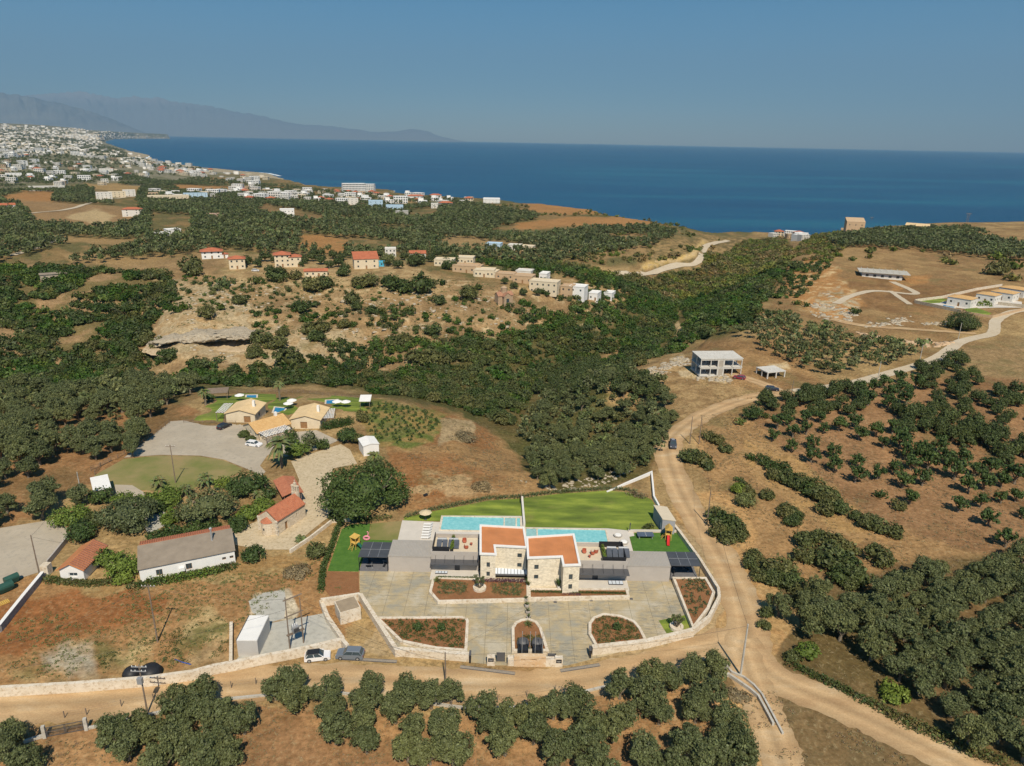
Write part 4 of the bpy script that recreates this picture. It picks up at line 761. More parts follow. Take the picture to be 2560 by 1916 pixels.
        mb2 = MB(); mb2.add([(-w / 2, -d / 2, h), (-w / 2, d / 2, h), (-w / 2, d / 2, h + pitch * d)], [(0, 2, 1)]); mb2.add([(w / 2, -d / 2, h), (w / 2, d / 2, h), (w / 2, d / 2, h + pitch * d)], [(0, 1, 2)]); mb2.add([(-w / 2, d / 2, h), (w / 2, d / 2, h), (w / 2, d / 2, h + pitch * d), (-w / 2, d / 2, h + pitch * d)], [(3, 2, 1, 0)]); mb2.build('upper_wall', wall, o)
    ro = rb.build('parapet' if roof == 'flat' and parapet else 'roof', wall if (roof == 'flat' and rm is REDT) else rm, o)
    if chim: MB().box(w * .3 - .35, -.35, h, w * .3 + .35, .35, h + pitch * d / 2 + 1.2).build('chimney', WHITE, ro)
    return o
def at(u, v, dz=0):
    x, y, z = G(u, v); return float(x[0]), float(y[0]), float(z[0]) + dz
def onto(x, y): return float(HH(x, y))
# ---------------------------------------------------------------- the twin villa
def tower(parent, C_, h, hol, lite):
    C_ = C_[::-1]; n = len(C_); mb = MB(); W_ = []
    for i in range(n):
        a, b_ = C_[i], C_[(i + 1) % n]; L = math.hypot(b_[0] - a[0], b_[1] - a[1]); W_ += facade(mb, a, b_, 0, h, [(f0 * L, q0, f1 * L, q1) for f0, q0, f1, q1 in hol.get(i, [])], .25)
    mb.build('tower_wall', STONE, parent)
    for k_ in W_: window(parent, k_, .25, WHITE if lite else DGREY, SKYL if lite and k_[2] > 9 else GLASS, 0, WSTONE)
    cx = sum(p[0] for p in C_) / n; cy_ = sum(p[1] for p in C_) / n
    pb = MB().wall(C_, .42, h, h + .32, closed=True).build('parapet', WHITE, parent)
    rb = MB(); rb.prism(C_, h - .2, h + .06); ro = rb.build('roof', TERR, parent)
    sm = MB(); x0 = min(p[0] for p in C_); x1 = max(p[0] for p in C_)
    x = x0 + .5
    while x < x1 - .3:
        ys = []
        for i in range(n):
            a, b_ = C_[i], C_[(i + 1) % n]
            if (a[0] > x) != (b_[0] > x): ys.append(a[1] + (b_[1] - a[1]) * (x - a[0]) / (b_[0] - a[0]))
        if len(ys) == 2: sm.box(x - .03, min(ys) + .2, h + .05, x + .03, max(ys) - .2, h + .11)
        x += .45
    sm.build('seams', TERR, ro)
def planter(o, x, y, r, h, n, pr, seed, parent=None): pass
def chair(x, y, z, rz, label):
    o = empty('lounge_chair', (x, y, z), rz, label, 'chair', 'red seats on the roof terraces'); MB().lathe((0, 0, 0), [(.3, .05), (.42, .2), (.45, .38), (.3, .4)], 12).build('seat', TCH, o, smooth=True)
    b = MB()
    for i in range(7):
        a = math.radians(20 + 140 * i / 6); b.box(.4 * math.cos(a) - .09, .4 * math.sin(a) - .03, .3, .4 * math.cos(a) + .09, .4 * math.sin(a) + .05, .85, rz=a - math.pi / 2)
    b.build('backrest', TCH, o)
def stable(x, y, z, lab):
    o = empty('side_table', (x, y, z), 0, lab, 'table'); MB().lathe((0, 0, 0), [(.28, .42), (.3, .45), (.3, .48), (.02, .48)], 12).build('table_top', TCH, o); MB().lathe((0, 0, 0), [(.18, 0), (.06, .06), (.06, .42)], 8).build('leg', TCH, o)
def leafy(mb_n, pts, s, h, mat, name, parent=None, seed=0, n=40, tv=.4):
    """a low bank of foliage made of leaf clumps round given points (x, y, z, radius)"""
    rg = np.random.default_rng(seed); V = []
    for x, y, z, r in pts: d = rg.normal(size=(n, 3)); d /= np.linalg.norm(d, axis=1)[:, None]; d[:, 2] = abs(d[:, 2]); V.append(V3(x, y, z) + d * V3(r, r, h) * rg.uniform(.55, 1.05, (n, 1)))
    p = np.concatenate(V); k = len(p); a = rg.normal(size=(k, 3)); a /= np.linalg.norm(a, axis=1)[:, None]; b_ = np.cross(a, rg.normal(size=(k, 3))); b_ /= np.linalg.norm(b_, axis=1)[:, None]; sz = s * rg.uniform(.6, 1.4, (k, 1))
    v = np.stack([p - a * sz, p - b_ * sz * .6, p + a * sz, p + b_ * sz * .6], 1).reshape(-1, 3); t = np.repeat(1 + tv * (rg.random((k, 3)) * V3(1, 1, 1) - .5), 4, 0)
    return link(name, npmesh(name, v, np.arange(4 * k).reshape(k, 4), mat, t), parent)
def spiky(r, h, n, s, seed, mat, up=.5, w=.06):
    rg = random.Random(seed); vs = []; fs = []
    for i in range(n):
        a = rg.random() * 6.28; e = up + (1.4 - up) * rg.random(); L = r * rg.uniform(.7, 1.1); dx, dy = math.cos(a), math.sin(a); o = len(vs); px, py = -dy * w, dx * w
        m1 = (dx * L * .5 * math.cos(e), dy * L * .5 * math.cos(e), h + L * .5 * math.sin(e)); m2 = (dx * L * math.cos(e) , dy * L * math.cos(e), h + L * (math.sin(e) - .25 * math.cos(e)))
        vs += [(px * .6, py * .6, h), (-px * .6, -py * .6, h), (m1[0] - px, m1[1] - py, m1[2]), (m1[0] + px, m1[1] + py, m1[2]), m2, m2]; fs += [(o, o + 1, o + 2, o + 3), (o + 3, o + 2, o + 4, o + 5)]
    v = np.array(vs); t = np.repeat(.8 + .4 * np.random.default_rng(seed).random((n, 3)), 6, 0); return npmesh('leaves', v, np.array(fs), mat, t)
def solar(x, y, z, rz, n, parent_label):
    o = empty('solar_water_heater', (x, y, z), rz, parent_label, 'solar heater')
    for i in range(n):
        b = MB(); b.add([(i * 1.15, 0, .3), (i * 1.15 + 1.0, 0, .3), (i * 1.15 + 1.0, 1.7, 1.2), (i * 1.15, 1.7, 1.2), (i * 1.15, 0, .22), (i * 1.15 + 1.0, 0, .22), (i * 1.15 + 1.0, 1.7, 1.12), (i * 1.15, 1.7, 1.12)], [(0, 1, 2, 3), (7, 6, 5, 4), (0, 4, 5, 1), (1, 5, 6, 2), (2, 6, 7, 3), (3, 7, 4, 0)]); b.build('panel', PANEL, o)
    for i in range(n // 2): MB().tube((i * 2.3 + .1, 1.95, 1.15), (i * 2.3 + 1.9, 1.95, 1.15), .28, .28, 10).build('tank', STEEL, o, smooth=False)
    MB().box(0, 1.6, 0, .06, 1.68, 1.1).box(n * 1.15 - .2, 1.6, 0, n * 1.15 - .14, 1.68, 1.1).box(0, 0, 0, .06, .08, .25).build('frame', STEEL, o)
PANEL = plain('solar_panel', (.09, .10, .12), .25, .2, spec=.6)
def block(parent, x0, x1, y0, y1, floor, top, mat, holes, canopy, side):
    mb = MB(); p = [(x0, y0), (x1, y0), (x1, y1), (x0, y1)]; wn = []
    for i in range(4): wn += facade(mb, p[i], p[(i + 1) % 4], 0, floor, holes if i == 0 else [], .18)
    mb.build('wall', mat, parent)
    for k_ in wn: isd = k_[2] < .1; window(parent, k_, .18, DGREY, DGREY if isd else GLASS, 0, None, 'door' if isd else 'window')
    MB().wall([(x0 + .1, y0 + .1), (x1 - .1, y0 + .1), (x1 - .1, y1 - .1), (x0 + .1, y1 - .1)], .2, floor + .005, top, closed=True).build('parapet', mat, parent); MB().box(x0 + .2, y0 + .2, floor - .1, x1 - .2, y1 - .2, floor + .02).build('roof_terrace', BEIGE, parent)
    cx0, cx1, cy0 = canopy; c = MB(); c.box(cx0, cy0, 2.5, cx1, y0 - .003, 2.58).build('canopy', DGREY, parent); rd = MB(); n = 5
    for i in range(n): q = cx0 + (cx1 - cx0) * (i + .5) / n; MB().tube((q, cy0 + .5, 2.58), (q, y0 - .01, 3.5), .03, .03, 5).build('canopy_rod', BLACK, parent)

def annex(parent, x0, x1, y0, y1, z0, z1):
    b = MB(); b.add([(x0, y0, 0), (x1, y0, 0), (x1, y1, 0), (x0, y1, 0), (x0, y0, z0), (x1, y0, z0), (x1, y1, z1), (x0, y1, z1)], [(0, 1, 5, 4), (1, 2, 6, 5), (2, 3, 7, 6), (3, 0, 4, 7)]); b.build('annex_wall', PLAST, parent)
    r = MB(); n = int((x1 - x0) / .28); vs = []
    for i in range(n * 2 + 1): x = x0 - .05 + (x1 - x0 + .1) * i / (n * 2); z = .09 if (i // 1) % 2 else .02; vs += [(x, y0 - .05, z0 + z), (x, y1 + .05, z1 + z)]
    r.add(vs, [(2 * i, 2 * i + 2, 2 * i + 3, 2 * i + 1) for i in range(n * 2)]); r.box(x0 - .06, y0 - .07, z0 - .1, x1 + .06, y0 - .05, z0 + .1); r.build('annex_roof', SHEET, parent)
def skylight(parent, x0, x1, y0, y1, z, n, zb=None):
    zb = z if zb is None else zb; f = MB(); f.add([(x0, y0, z), (x1, y0, z), (x1, y1, zb), (x0, y1, zb), (x0, y0, z - .12), (x1, y0, z - .12), (x1, y1, zb - .12), (x0, y1, zb - .12)], [(0, 1, 2, 3), (7, 6, 5, 4), (0, 4, 5, 1), (1, 5, 6, 2), (2, 6, 7, 3), (3, 7, 4, 0)]); o = f.build('skylight', DGREY, parent); g = MB(); w = (x1 - x0) / n
    for i in range(n): g.add([(x0 + i * w + .05, y0 + .06, z + .012), (x0 + (i + 1) * w - .05, y0 + .06, z + .012), (x0 + (i + 1) * w - .05, y1 - .06, zb + .012), (x0 + i * w + .05, y1 - .06, zb + .012)], [(0, 1, 2, 3)])
    g.build('pane', SKYL, o)
vw = empty('stone_villa', (0, 118, 0), 0, 'pale stone villa with smooth orange roof and grey wing on its left', 'villa'); vw.location = (0, 0, 0)
T1 = rs("1385,562 1755,582 1782,750 1505,735 1515,810 1385,805", R1, K, 6.5); T1 = [(x, y) for x, y in T1]
tower(vw, T1, 6.2, {0: [(.40, 3.45, .63, 4.55), (.40, 1.45, .63, 2.5)], 2: [(.72, 3.95, .86, 4.95), (.72, 1.85, .86, 2.8)]}, False)
ty = min(p[1] for p in T1)
skylight(vw, T1[3][0] + .05, T1[2][0] + .3, T1[3][1] - 1.7, T1[3][1] - .02, .95, 10, 1.45)
block(vw, -15.1, -5.75, 120.0, 126.8, 3.4, 4.25, PLAST, [(1.2, 1.6, 2.4, 2.1), (4.6, .02, 5.6, 2.1), (6.8, 1.6, 7.6, 2.1), (8.2, 1.6, 8.9, 2.1)], (-15.1, -5.9, 118.15), 0)
MB().box(-15.05, 116.9, .03, -5.6, 119.97, .18).build('porch_slab', DECK, vw); skylight(vw, -14.2, -11.8, 118.5, 119.3, .42, 4)
annex(vw, -23.3, -15.12, 119.4, 124.9, 3.45, 3.65)
ve = empty('stone_villa', (0, 0, 0), 0, 'pale stone villa with ribbed orange roof and grey wing on its right', 'villa')
T2 = rs("130,665 530,640 585,900 445,905 430,830 140,840", R2, K, 6.7)
tower(ve, T2, 6.4, {4: [], 2: [(.19, 4.0, .32, 5.05), (.19, 1.85, .32, 2.85)], 0: [(.37, 3.4, .60, 4.6), (.37, 1.35, .60, 2.45)]} if False else {}, False) if False else None
TT = T2[::-1]
hs2 = {}
for i in range(6):
    a, b_ = TT[i], TT[(i + 1) % 6]
    if abs(b_[1] - a[1]) < 1 and b_[0] > a[0]: hs2[i] = [(.19, 3.95, .32, 5.0), (.19, 1.85, .32, 2.8)] if b_[0] - a[0] > 4 else [(.36, 3.4, .60, 4.6), (.36, 1.35, .60, 2.45)]
tower(ve, T2, 6.4, hs2, False)
x2 = T2[2][0] + .12
block(ve, x2, 22.75, 117.9, 124.4, 3.4, 4.2, PLAST, [(.6, 1.6, 1.3, 2.1), (3.0, .02, 4.1, 2.1), (6.6, 1.6, 7.6, 2.1)], (x2, 23.0, 115.65), 1)
MB().box(x2, 114.5, .03, 22.9, 117.87, .18).build('porch_slab', DECK, ve); skylight(ve, 19.2, 22.0, 116.0, 117.2, .42, 4)
annex(ve, 22.8, 31.1, 117.8, 122.7, 3.35, 3.5)
MB().box(4.2, 112.6, .02, 10.4, 114.9, .14).build('entrance_step', BEIGE, ve)
solar(-14.3, 122.2, 3.43, .0, 4, 'row of four grey solar panels on the west roof terrace')
solar(19.2, 120.2, 3.43, 0, 4, 'four solar panels with steel tanks on the east roof terrace')
for lab, x, yy, l in (('narrow green planter hedge across the west roof terrace', -11.2, (121.6, 126.2), 1), ('green planter hedge beside the east solar panels', 18.6, (119.2, 123.8), 1)):
    o = empty('hedge_planter', (x, 0, 3.42), 0, lab, 'planter'); MB().box(-.3, yy[0] - .2, 0, .3, yy[1], .6).build('trough', BLACK, o); leafy(0, [(0, yy[0] + i * .45, .6, .35) for i in range(10)], .13, .75, BRT, 'foliage', o, 5, 60)
MB().wall([(-14.9, 126.5), (-14.9, 121.0), (-11.6, 121.0)], .12, 3.45, 4.75).build('terrace_screen', BLACK, vw)
MB().wall([(18.2, 119.2), (18.2, 118.6), (22.6, 118.6), (22.6, 124.2), (18, 124.2)], .12, 3.45, 4.7).build('terrace_screen', BLACK, ve)
for x, y, r, l in ((-8.9, 124.9, .4, 'red round lounge chair, rearmost on the west roof terrace'), (-8.4, 122.7, 2.6, 'red round lounge chair at the front of the west roof terrace'), (14.9, 121.9, .3, 'red round lounge chair nearest the tower on the east roof terrace'), (16.5, 121.4, 2.2, 'red lounge chair beside another near the east planter'), (17.2, 122.0, 3.4, 'red lounge chair closest to the east roof planter')): chair(x, y, 3.43, r, l)
stable(-7.5, 123.9, 3.43, 'small red table between the west roof terrace chairs'); stable(15.8, 120.3, 3.43, 'small red table on the east roof terrace')
# open gym shelters
def shelter(x0, x1, y0, y1, h, lab, flip):
    o = empty('gym_shelter', (0, 0, 0), 0, lab, 'pergola'); MB().box(x0, y0, .02, x1, y1, .10).build('floor', DFLOOR, o)
    for a in (x0 + .06, x1 - .06):
        for c in (y0 + .06, y1 - .06): MB().box(a - .05, c - .05, .1, a + .05, c + .05, h).build('post', BLACK, o)
    r = MB(); r.box(x0 - .05, y0 - .05, h, x1 + .05, y1 + .05, h + .12).build('roof', MESHR, o); s = MB()
    for i in (1, 2): q = x0 + (x1 - x0) * i / 3; s.box(q - .03, y0, h + .12, q + .03, y1, h + .17)
    s.box(x0, (y0 + y1) / 2 - .02, h + .12, x1, (y0 + y1) / 2 + .02, h + .16); s.build('roof_bars', STEEL, o); MB().box(x0, y1 - .14, .1, x1, y1 - .1, h * .62).build('back_screen', BLACK, o)
DFLOOR = plain('rubber_floor', (.16, .16, .17), .8, .15, 2); MESHR = plain('smoked_roof', (.075, .078, .085), .35, .15, .5, spec=.5)
shelter(-29.1, -23.45, 119.3, 124.6, 3.15, 'black open gym shelter at the left end of the villa', 0); shelter(31.3, 37.0, 118.4, 123.2, 3.15, 'black open gym shelter at the right end by the road wall', 1)
def bike(x, y, rz, lab):
    o = empty('exercise_bike', (x, y, .1), rz, lab, 'exercise bike'); MB().box(-.6, -.05, 0, .6, .05, .08).box(-.62, -.3, 0, -.54, .3, .07).box(.54, -.3, 0, .62, .3, .07).tube((-.1, 0, .05), (-.3, 0, .95), .05).tube((.45, 0, .05), (.4, 0, 1.1), .05).build('frame', BLACK, o)
    MB().tube((.35, -.06, .4), (.35, .06, .4), .3, .3, 14).build('flywheel', DGREY, o); MB().box(-.45, -.1, .93, -.15, .1, 1.02).build('saddle', BLACK, o); MB().tube((.4, -.28, 1.12), (.4, .28, 1.12), .025).build('handlebar', STEEL, o)
bike(-27.7, 122.2, 1.5, 'black exercise bike under the left gym shelter'); bike(32.5, 120.2, 1.3, 'black exercise bike under the right gym shelter')
def bench(x, y, rz, lab, ball=False):
    o = empty('weight_bench', (x, y, .1), rz, lab, 'gym bench'); MB().box(-.7, -.16, .4, .7, .16, .5).build('pad', BLACK, o); MB().box(-.6, -.25, 0, -.52, .25, .06).box(.52, -.25, 0, .6, .25, .06).box(-.58, -.04, 0, -.54, .04, .4).box(.54, -.04, 0, .58, .04, .4).tube((.5, -.6, .95), (.5, .6, .95), .03).tube((.5, -.4, .05), (.5, -.4, .95), .03).tube((.5, .4, .05), (.5, .4, .95), .03).build('rack', STEEL, o)
bench(-27.3, 120.4, .1, 'black weight bench under the left gym shelter'); bench(-24.4, 120.9, 1.4, 'pale padded bench at the right of the left gym shelter'); bench(35.2, 121.6, 2.2, 'black weight bench under the right gym shelter')
# courtyard, decks, pools and lawns
sheet('driveway', [(-29.0, 119.3), (-27.0, 110), (-22.5, 103.6), (-17.6, 95.7), (-6, 94.3), (-1.5, 93.7), (9.8, 94.0), (14, 95.6), (24.5, 99.6), (32.6, 104), (31.4, 118.0), (22.8, 119), (-15, 121)], DRIVE, .02)
sheet('pool_terrace', [(-23.7, 139.0), (-23.2, 126), (13, 124.5), (25.7, 123.5), (25.8, 134.0), (27, 134.4), (27, 136.4), (21.6, 137.3), (3.2, 137.1), (3.2, 142.0), (-15.3, 141.5), (-15.3, 138.6)], DECK, .06)
sheet('lawn', [(-23.4, 139.0), (-23.4, 140.3), (-17.8, 143.2), (-11.6, 145.9), (-5.1, 149.0), (1.7, 150.2), (11.6, 153), (23.6, 155.3), (28.5, 154.6), (32.3, 152.5), (33.8, 150.8), (34.1, 146.3), (32.4, 142.2), (33.2, 136.4), (26, 136.2), (21.6, 137.2), (3.3, 137.1), (3.2, 142.0), (-15.3, 141.5), (-15.3, 139)], LAWN, .035, 'structure')
sheet('turf', [(25.75, 123.4), (25.9, 134.2), (27.3, 135.7), (37.0, 136.0), (38.2, 128.5), (38.0, 123.6)], TURF, .05)
sheet('turf', [(-35.2, 119.1), (-29.2, 119.1), (-29.2, 125), (-23.3, 125), (-23.2, 130.5), (-29.6, 130.8), (-30.4, 137.3), (-34.6, 136.9), (-36.1, 134.8)], TURF, .05)
sheet('grass_plot', [(-29.55, 130.85), (-23.25, 130.6), (-23.75, 138.8), (-30.3, 137.3)], RLAWN, .052)
def pool(x0, x1, y0, y1, ext, lab, sk):
    o = empty('swimming_pool', (0, 0, 0), 0, lab, 'pool'); w = .32
    MB().wall([(x0 - w / 2, y0 - w / 2), (x1 + w / 2, y0 - w / 2), (x1 + w / 2, y1 + w / 2), (x0 - w / 2, y1 + w / 2)], w, .0, .22, closed=True).build('coping', WSTONE, o); MB().box(x0, y0, .0, x1, y1, .10).build('water', POOL, o)
    a, b_ = sk; s = empty('spa', (0, 0, 0)); s.parent = o; bpy.data.objects.remove(s)
    MB().box(a - .25, y0, .0, a, y1, .24).box(b_, y0, .0, b_ + .3, y1, .24).build('divider', WSTONE, o); MB().box(a, y0 + .1, .0, b_, y1 - .1, .16).build('spa_water', SPAW, o)
SPAW = plain('spa_water', (.28, .50, .50), .1, .15, 1.5)
pool(-14.8, 2.4, 135.2, 140.9, 0, 'turquoise swimming pool behind the west villa', (-1.0, 1.4)); pool(3.7, 20.9, 131.2, 136.4, 0, 'turquoise swimming pool behind the east villa', (3.7, 5.9))
mw = lambda name, pts, w, z0, z1, lab, mat=WSTONE, closed=False, cat='wall': tag(MB().wall(pts, w, z0, z1, closed=closed).build(name, mat), lab, cat)
mw('divider_wall', [(2.9, 149.5), (3.1, 143), (3.3, 137.2)], .45, 0, 1.1, 'pale low wall dividing the two back lawns', WPL)
MB_ = MB().box(2.6, 147, 1.1, 2.7, 150.2, 2.0); tag(MB_.build('screen_panel', OLDW), 'dark screen panel at the far end of the wall dividing the lawns', 'screen')
mw('garden_wall', rs("1150,1562 1360,1520 1560,1462 1700,1352 1788,1182 1780,1110 1620,850 1440,600 1275,395", R2, K, 1.1), .55, 0, [1.3, 1.3, 1.3, 1.3, 1.3, 1.3, 1.2, 1.0, .9], 'long pale stone wall curving round the right side of the villa along the road')
mw('garden_wall', rs("1268,388 1225,310 1205,102 1000,180 820,250", R2, K, .9), .4, -.6, [.9, .9, 1.0, .6, .2], 'white wall at the far corner of the lawn beside the road', WHITE)
mw('front_wall', rs("1560,1462 1150,1562 690,1620", R2, K, 1.3), .8, 0, [1.32, 1.4, 1.6], 'thick pale stone wall right of the villa entrance facing the road')
mw('front_wall', rs("350,92 500,320 660,565 700,560 1000,585 1290,605", R3, RB, 1.3), .7, 0, [1.5, 1.4, 1.4, 1.42, 1.4, 1.4], 'thick pale stone wall left of the villa entrance with a sharp corner')
mw('low_wall', [(25.9, 136.1), (37.2, 136.4), (38.6, 124.5)], .35, 0, .5, 'low pale kerb wall round the right play lawn', DECK)
# raised beds
def bed(pts, z, lab, open_=False, w=.5, soil=True):
    o = empty('flower_bed', (0, 0, 0), 0, lab, 'flower bed'); MB().wall(pts, w, 0, z, closed=not open_).build('bed_wall', WSTONE, o); b = MB(); b.prism(pts, .0, z - .16); b.build('soil', BEDSOIL, o); return o
b1 = rs("978,1030 952,1130 1022,1212 1795,1192 1790,1090", R1, K, .7); bed([(b1[0][0], 116.8)] + b1[1:4] + [(b1[3][0], 116.3)], .62, 'long raised bed of red soil in front of the west villa')
b2 = rs("150,1190 1003,1172", R2, K, .7); bed([(b2[0][0], 113.6), b2[0], b2[1], (b2[1][0], 114.2)], .7, 'narrow raised bed with clipped grass in front of the east villa')
bl = rs("495,1362 1225,1357 1262,1370 1272,1390 1258,1640 1000,1620 700,1560", R1, K, .55); bed(bl, .6, 'large raised bed of red soil left of the entrance drive')
bc = rs("1668,1640 1664,1450 1690,1405 1740,1380 1800,1375 1860,1395 1900,1450 1960,1640", R1, K, .6); bed(bc, .65, 'round ended raised bed between the two entrance drives')
br = rs("672,1500 672,1410 710,1360 790,1330 930,1345 1050,1392 1100,1450 1150,1550 740,1618", R2, K, .6); bed(br, .65, 'rounded raised bed right of the entrance drives')
be = rs("1395,1022 1668,1022 1740,1145 1690,1280 1562,1445", R2, K, .8); bed(be, .95, 'tall triangular raised bed in the right corner of the courtyard')
sheet('grass_plot', rs("1265,1388 1500,1340 1560,1440 1340,1508", R2, K), LAWN, .06)
sheet('flower_border', [(-35.6, 118.9), (-29.1, 118.9), (-27.2, 110.5), (-31.5, 109.5), (-34.2, 113)], BEDSOIL, .03)
def bedplants(name, pts, n, r, mat, seed, z, lab, hgt=.35, s=.10):
    p = []; rg = random.Random(seed); xs_ = [q[0] for q in pts]; ys2 = [q[1] for q in pts]
    while len(p) < n:
        x, y = rg.uniform(min(xs_), max(xs_)), rg.uniform(min(ys2), max(ys2))
        if inpoly(np.array([x]), np.array([y]), pts)[0] and pdist(np.array([x]), np.array([y]), pts)[0] > .6: p.append((x, y, z, r * rg.uniform(.5, 1.2)))
    tag(leafy(0, p, s, hgt, mat, name, None, seed, 22), lab, 'planting', None, 'stuff')
bedplants('bed_planting', [(-14.0, 111.4), (-7.4, 111.0), (-7.0, 116.0), (-14, 116)], 90, .5, GRY, 1, .45, 'low grey green plants on the left of the west villa bed')
bedplants('bed_planting', [(-3.6, 111.2), (3.3, 111.2), (3.3, 116), (-3.6, 116)], 95, .5, GRY, 2, .45, 'low grey green plants on the right of the west villa bed')
bedplants('bed_planting', bl, 240, .5, SCB, 3, .42, 'low tufts scattered over the bed left of the entrance'); bedplants('bed_planting', br, 190, .46, SCB, 4, .46, 'low tufts scattered over the rounded bed'); bedplants('bed_planting', be, 60, .5, GRY, 5, .78, 'grey green succulents in the triangular corner bed', .5, .14)
bedplants('bed_planting', [(1.3, 96.5), (6.4, 96.5), (6.2, 101), (1.4, 101)], 34, .55, DKG, 6, .48, 'green hedge plants round the bins bed', .5)
tag(leafy(0, [(q, 117.0, .5, .3) for q in np.arange(-13.5, -6, .35)], .1, .3, DKG, 'clipped_edging'), 'thin green edging along the west porch', 'hedge'); tag(leafy(0, [(q, 112.9, .5, .35) for q in np.arange(4.6, 22, .3)], .1, .4, SCB, 'clipped_edging'), 'thin clipped green edging in front of the east villa', 'hedge')
tag(leafy(0, [(q, 116.1, .5, .45) for q in np.arange(-4.6, 3.2, .4)], .13, .7, PRP, 'purple_plants'), 'purple leaved plants along the foot of the west tower', 'shrubs'); tag(leafy(0, [(q, T2[2][1] - .6, .2, .45) for q in np.arange(10.4, 13.6, .4)], .13, .6, PRP, 'purple_plants'), 'purple leaved plants at the foot of the east tower', 'shrubs')
for x, y, s_, lab in ((-15.3, 101.4, 1.0, 'round blue green shrub, left one of two in the entrance bed'), (-11.2, 101.6, 1.0, 'tall blue green shrub, right one of two in the entrance bed'), (18.9, 102.6, 1.1, 'dark shrub in the middle of the rounded bed')):
    v, f, tt = crown('bush', .8, 1.5, 420, .13, int(x * 9) % 97 + 3); o = link('shrub', npmesh('shrub', v, f, DKG, tt), None, (x, y, .45)); tag(o, lab, 'shrub')
def pot(name, x, y, z, lab, pr, ph, lr, n, mat, up=.5, pm=WSTONE, w=.06, stalk=False):
    o = empty(name, (x, y, z), 0, lab, 'potted plant'); MB().lathe((0, 0, 0), [(pr * .7, 0), (pr, ph * .6), (pr * .95, ph), (pr * .75, ph), (pr * .7, ph * .8), (.01, ph * .8)], 14).build('pot', pm, o); link('leaves', spiky(lr, ph * .8, n, 1, int(x * 7 + y), mat, up, w), o)
for i in range(4): pot('potted_agave', *P(1315 + i * 2.1, 1504 + i * 15.2, 0), .02, 'agave in a grey pot, %s of the row crossing the courtyard' % ('first from the villa', 'second from the villa', 'third from the villa', 'last')[i], .42, .7, .9, 22, GRY, .5, PLAST, .07)
pot('potted_strelitzia', *P(1321, 1471, 0), .14, 'tall leafy plant in a white pot left of the east villa door', .3, .5, 1.9, 16, DKG, .95, WHITE, .14); pot('potted_strelitzia', *P(1397, 1473, 0), .14, 'tall leafy plant in a white pot at the recess of the east villa', .3, .5, 1.9, 16, DKG, .95, WHITE, .14)
def ringtree(x, y, z, r, lab, seed):
    o = empty('ringed_cactus_tree', (x, y, z), 0, lab, 'cactus tree'); MB().lathe((0, 0, 0), [(r, 0), (r, .5), (r * .62, .5), (r * .6, .3), (.01, .3)], 20).build('stone_ring', WSTONE, o); rg = random.Random(seed); tb = MB(); P_ = []
    for i in range(6):
        a = i * 1.05 + rg.random() * .5; q = (math.cos(a) * .7, math.sin(a) * .7, 1.2 + rg.random() * .7); tb.tube((math.cos(a) * .1, math.sin(a) * .1, .3), q, .10, .08, 6); P_.append(q)
        for j in range(2): q2 = (q[0] + rg.uniform(-.4, .4), q[1] + rg.uniform(-.4, .4), q[2] + rg.uniform(.3, .8)); tb.tube(q, q2, .08, .05, 6); P_.append(q2)
    tb.build('stems', BARK, o); leafy(0, [(p[0], p[1], p[2], .3) for p in P_], .13, .3, GRY, 'leaves', o, seed, 26)
ringtree(*P(1199, 1473, .4), .4, 1.25, 'branching cactus in a round stone ring before the west villa', 3); ringtree(*P(1691, 1570, .1), .05, 1.2, 'branching cactus in a tilted stone ring on the corner grass', 8)
for x, y, l in ((3.6, 103.2, 'spiky yucca at the round end of the middle bed'), (-13.5, 115.6, 'yellow green yucca at the left end of the west villa bed')): o = link('yucca', spiky(1.2, .5, 46, 1, 5, PLM, .2, .06), None, (x, y, .1)); tag(o, l, 'yucca')
# entrance: sign wall, bins, gateposts
o = empty('entrance_wall', (0, 0, 0), 0, 'orange tinted stone wall with utility boxes between the two entrances', 'wall'); mbx = MB(); wn = facade(mbx, (1.2, 93.5), (6.3, 93.5), 0, 2.0, [(1.1, 1.15, 1.75, 1.55), (2.8, 1.15, 3.6, 1.55), (1.4, .3, 1.8, .5), (2.9, .3, 3.3, .5)], .2); mbx.add([(1.2, 93.5, 2.0), (6.3, 93.5, 2.0), (6.3, 94.3, 2.0), (1.2, 94.3, 2.0)], [(0, 1, 2, 3)]); mbx.add([(1.2, 94.3, 0), (6.3, 94.3, 0), (6.3, 94.3, 2), (1.2, 94.3, 2)], [(3, 2, 1, 0)]); mbx.add([(1.2, 93.5, 0), (1.2, 94.3, 0), (1.2, 94.3, 2), (1.2, 93.5, 2)], [(3, 2, 1, 0)]); mbx.add([(6.3, 93.5, 0), (6.3, 94.3, 0), (6.3, 94.3, 2), (6.3, 93.5, 2)], [(0, 1, 2, 3)]); mbx.build('wall_face', mottled('stained_stone', (.66, .50, .33), (.58, .38, .20), (.72, .62, .48), .5, 2), o)
for k_ in wn:
    pt, s0, q0, s1, q1 = k_[:5]; g = MB(); g.add([pt(s0, q0, .16), pt(s1, q0, .16), pt(s1, q1, .16), pt(s0, q1, .16)], [(0, 1, 2, 3)]); g.build('box_door', OCHRE, o)
MB().box(.2, 93.6, 0, 1.198, 94.4, 1.5).box(6.302, 93.6, 0, 8.0, 94.4, 1.4).build('side_wall', WSTONE, o)
for i, (u, v, s_) in enumerate(((1226, 1665, 'left'), (1377, 1662, 'middle'), (1454, 1655, 'right'))): pass
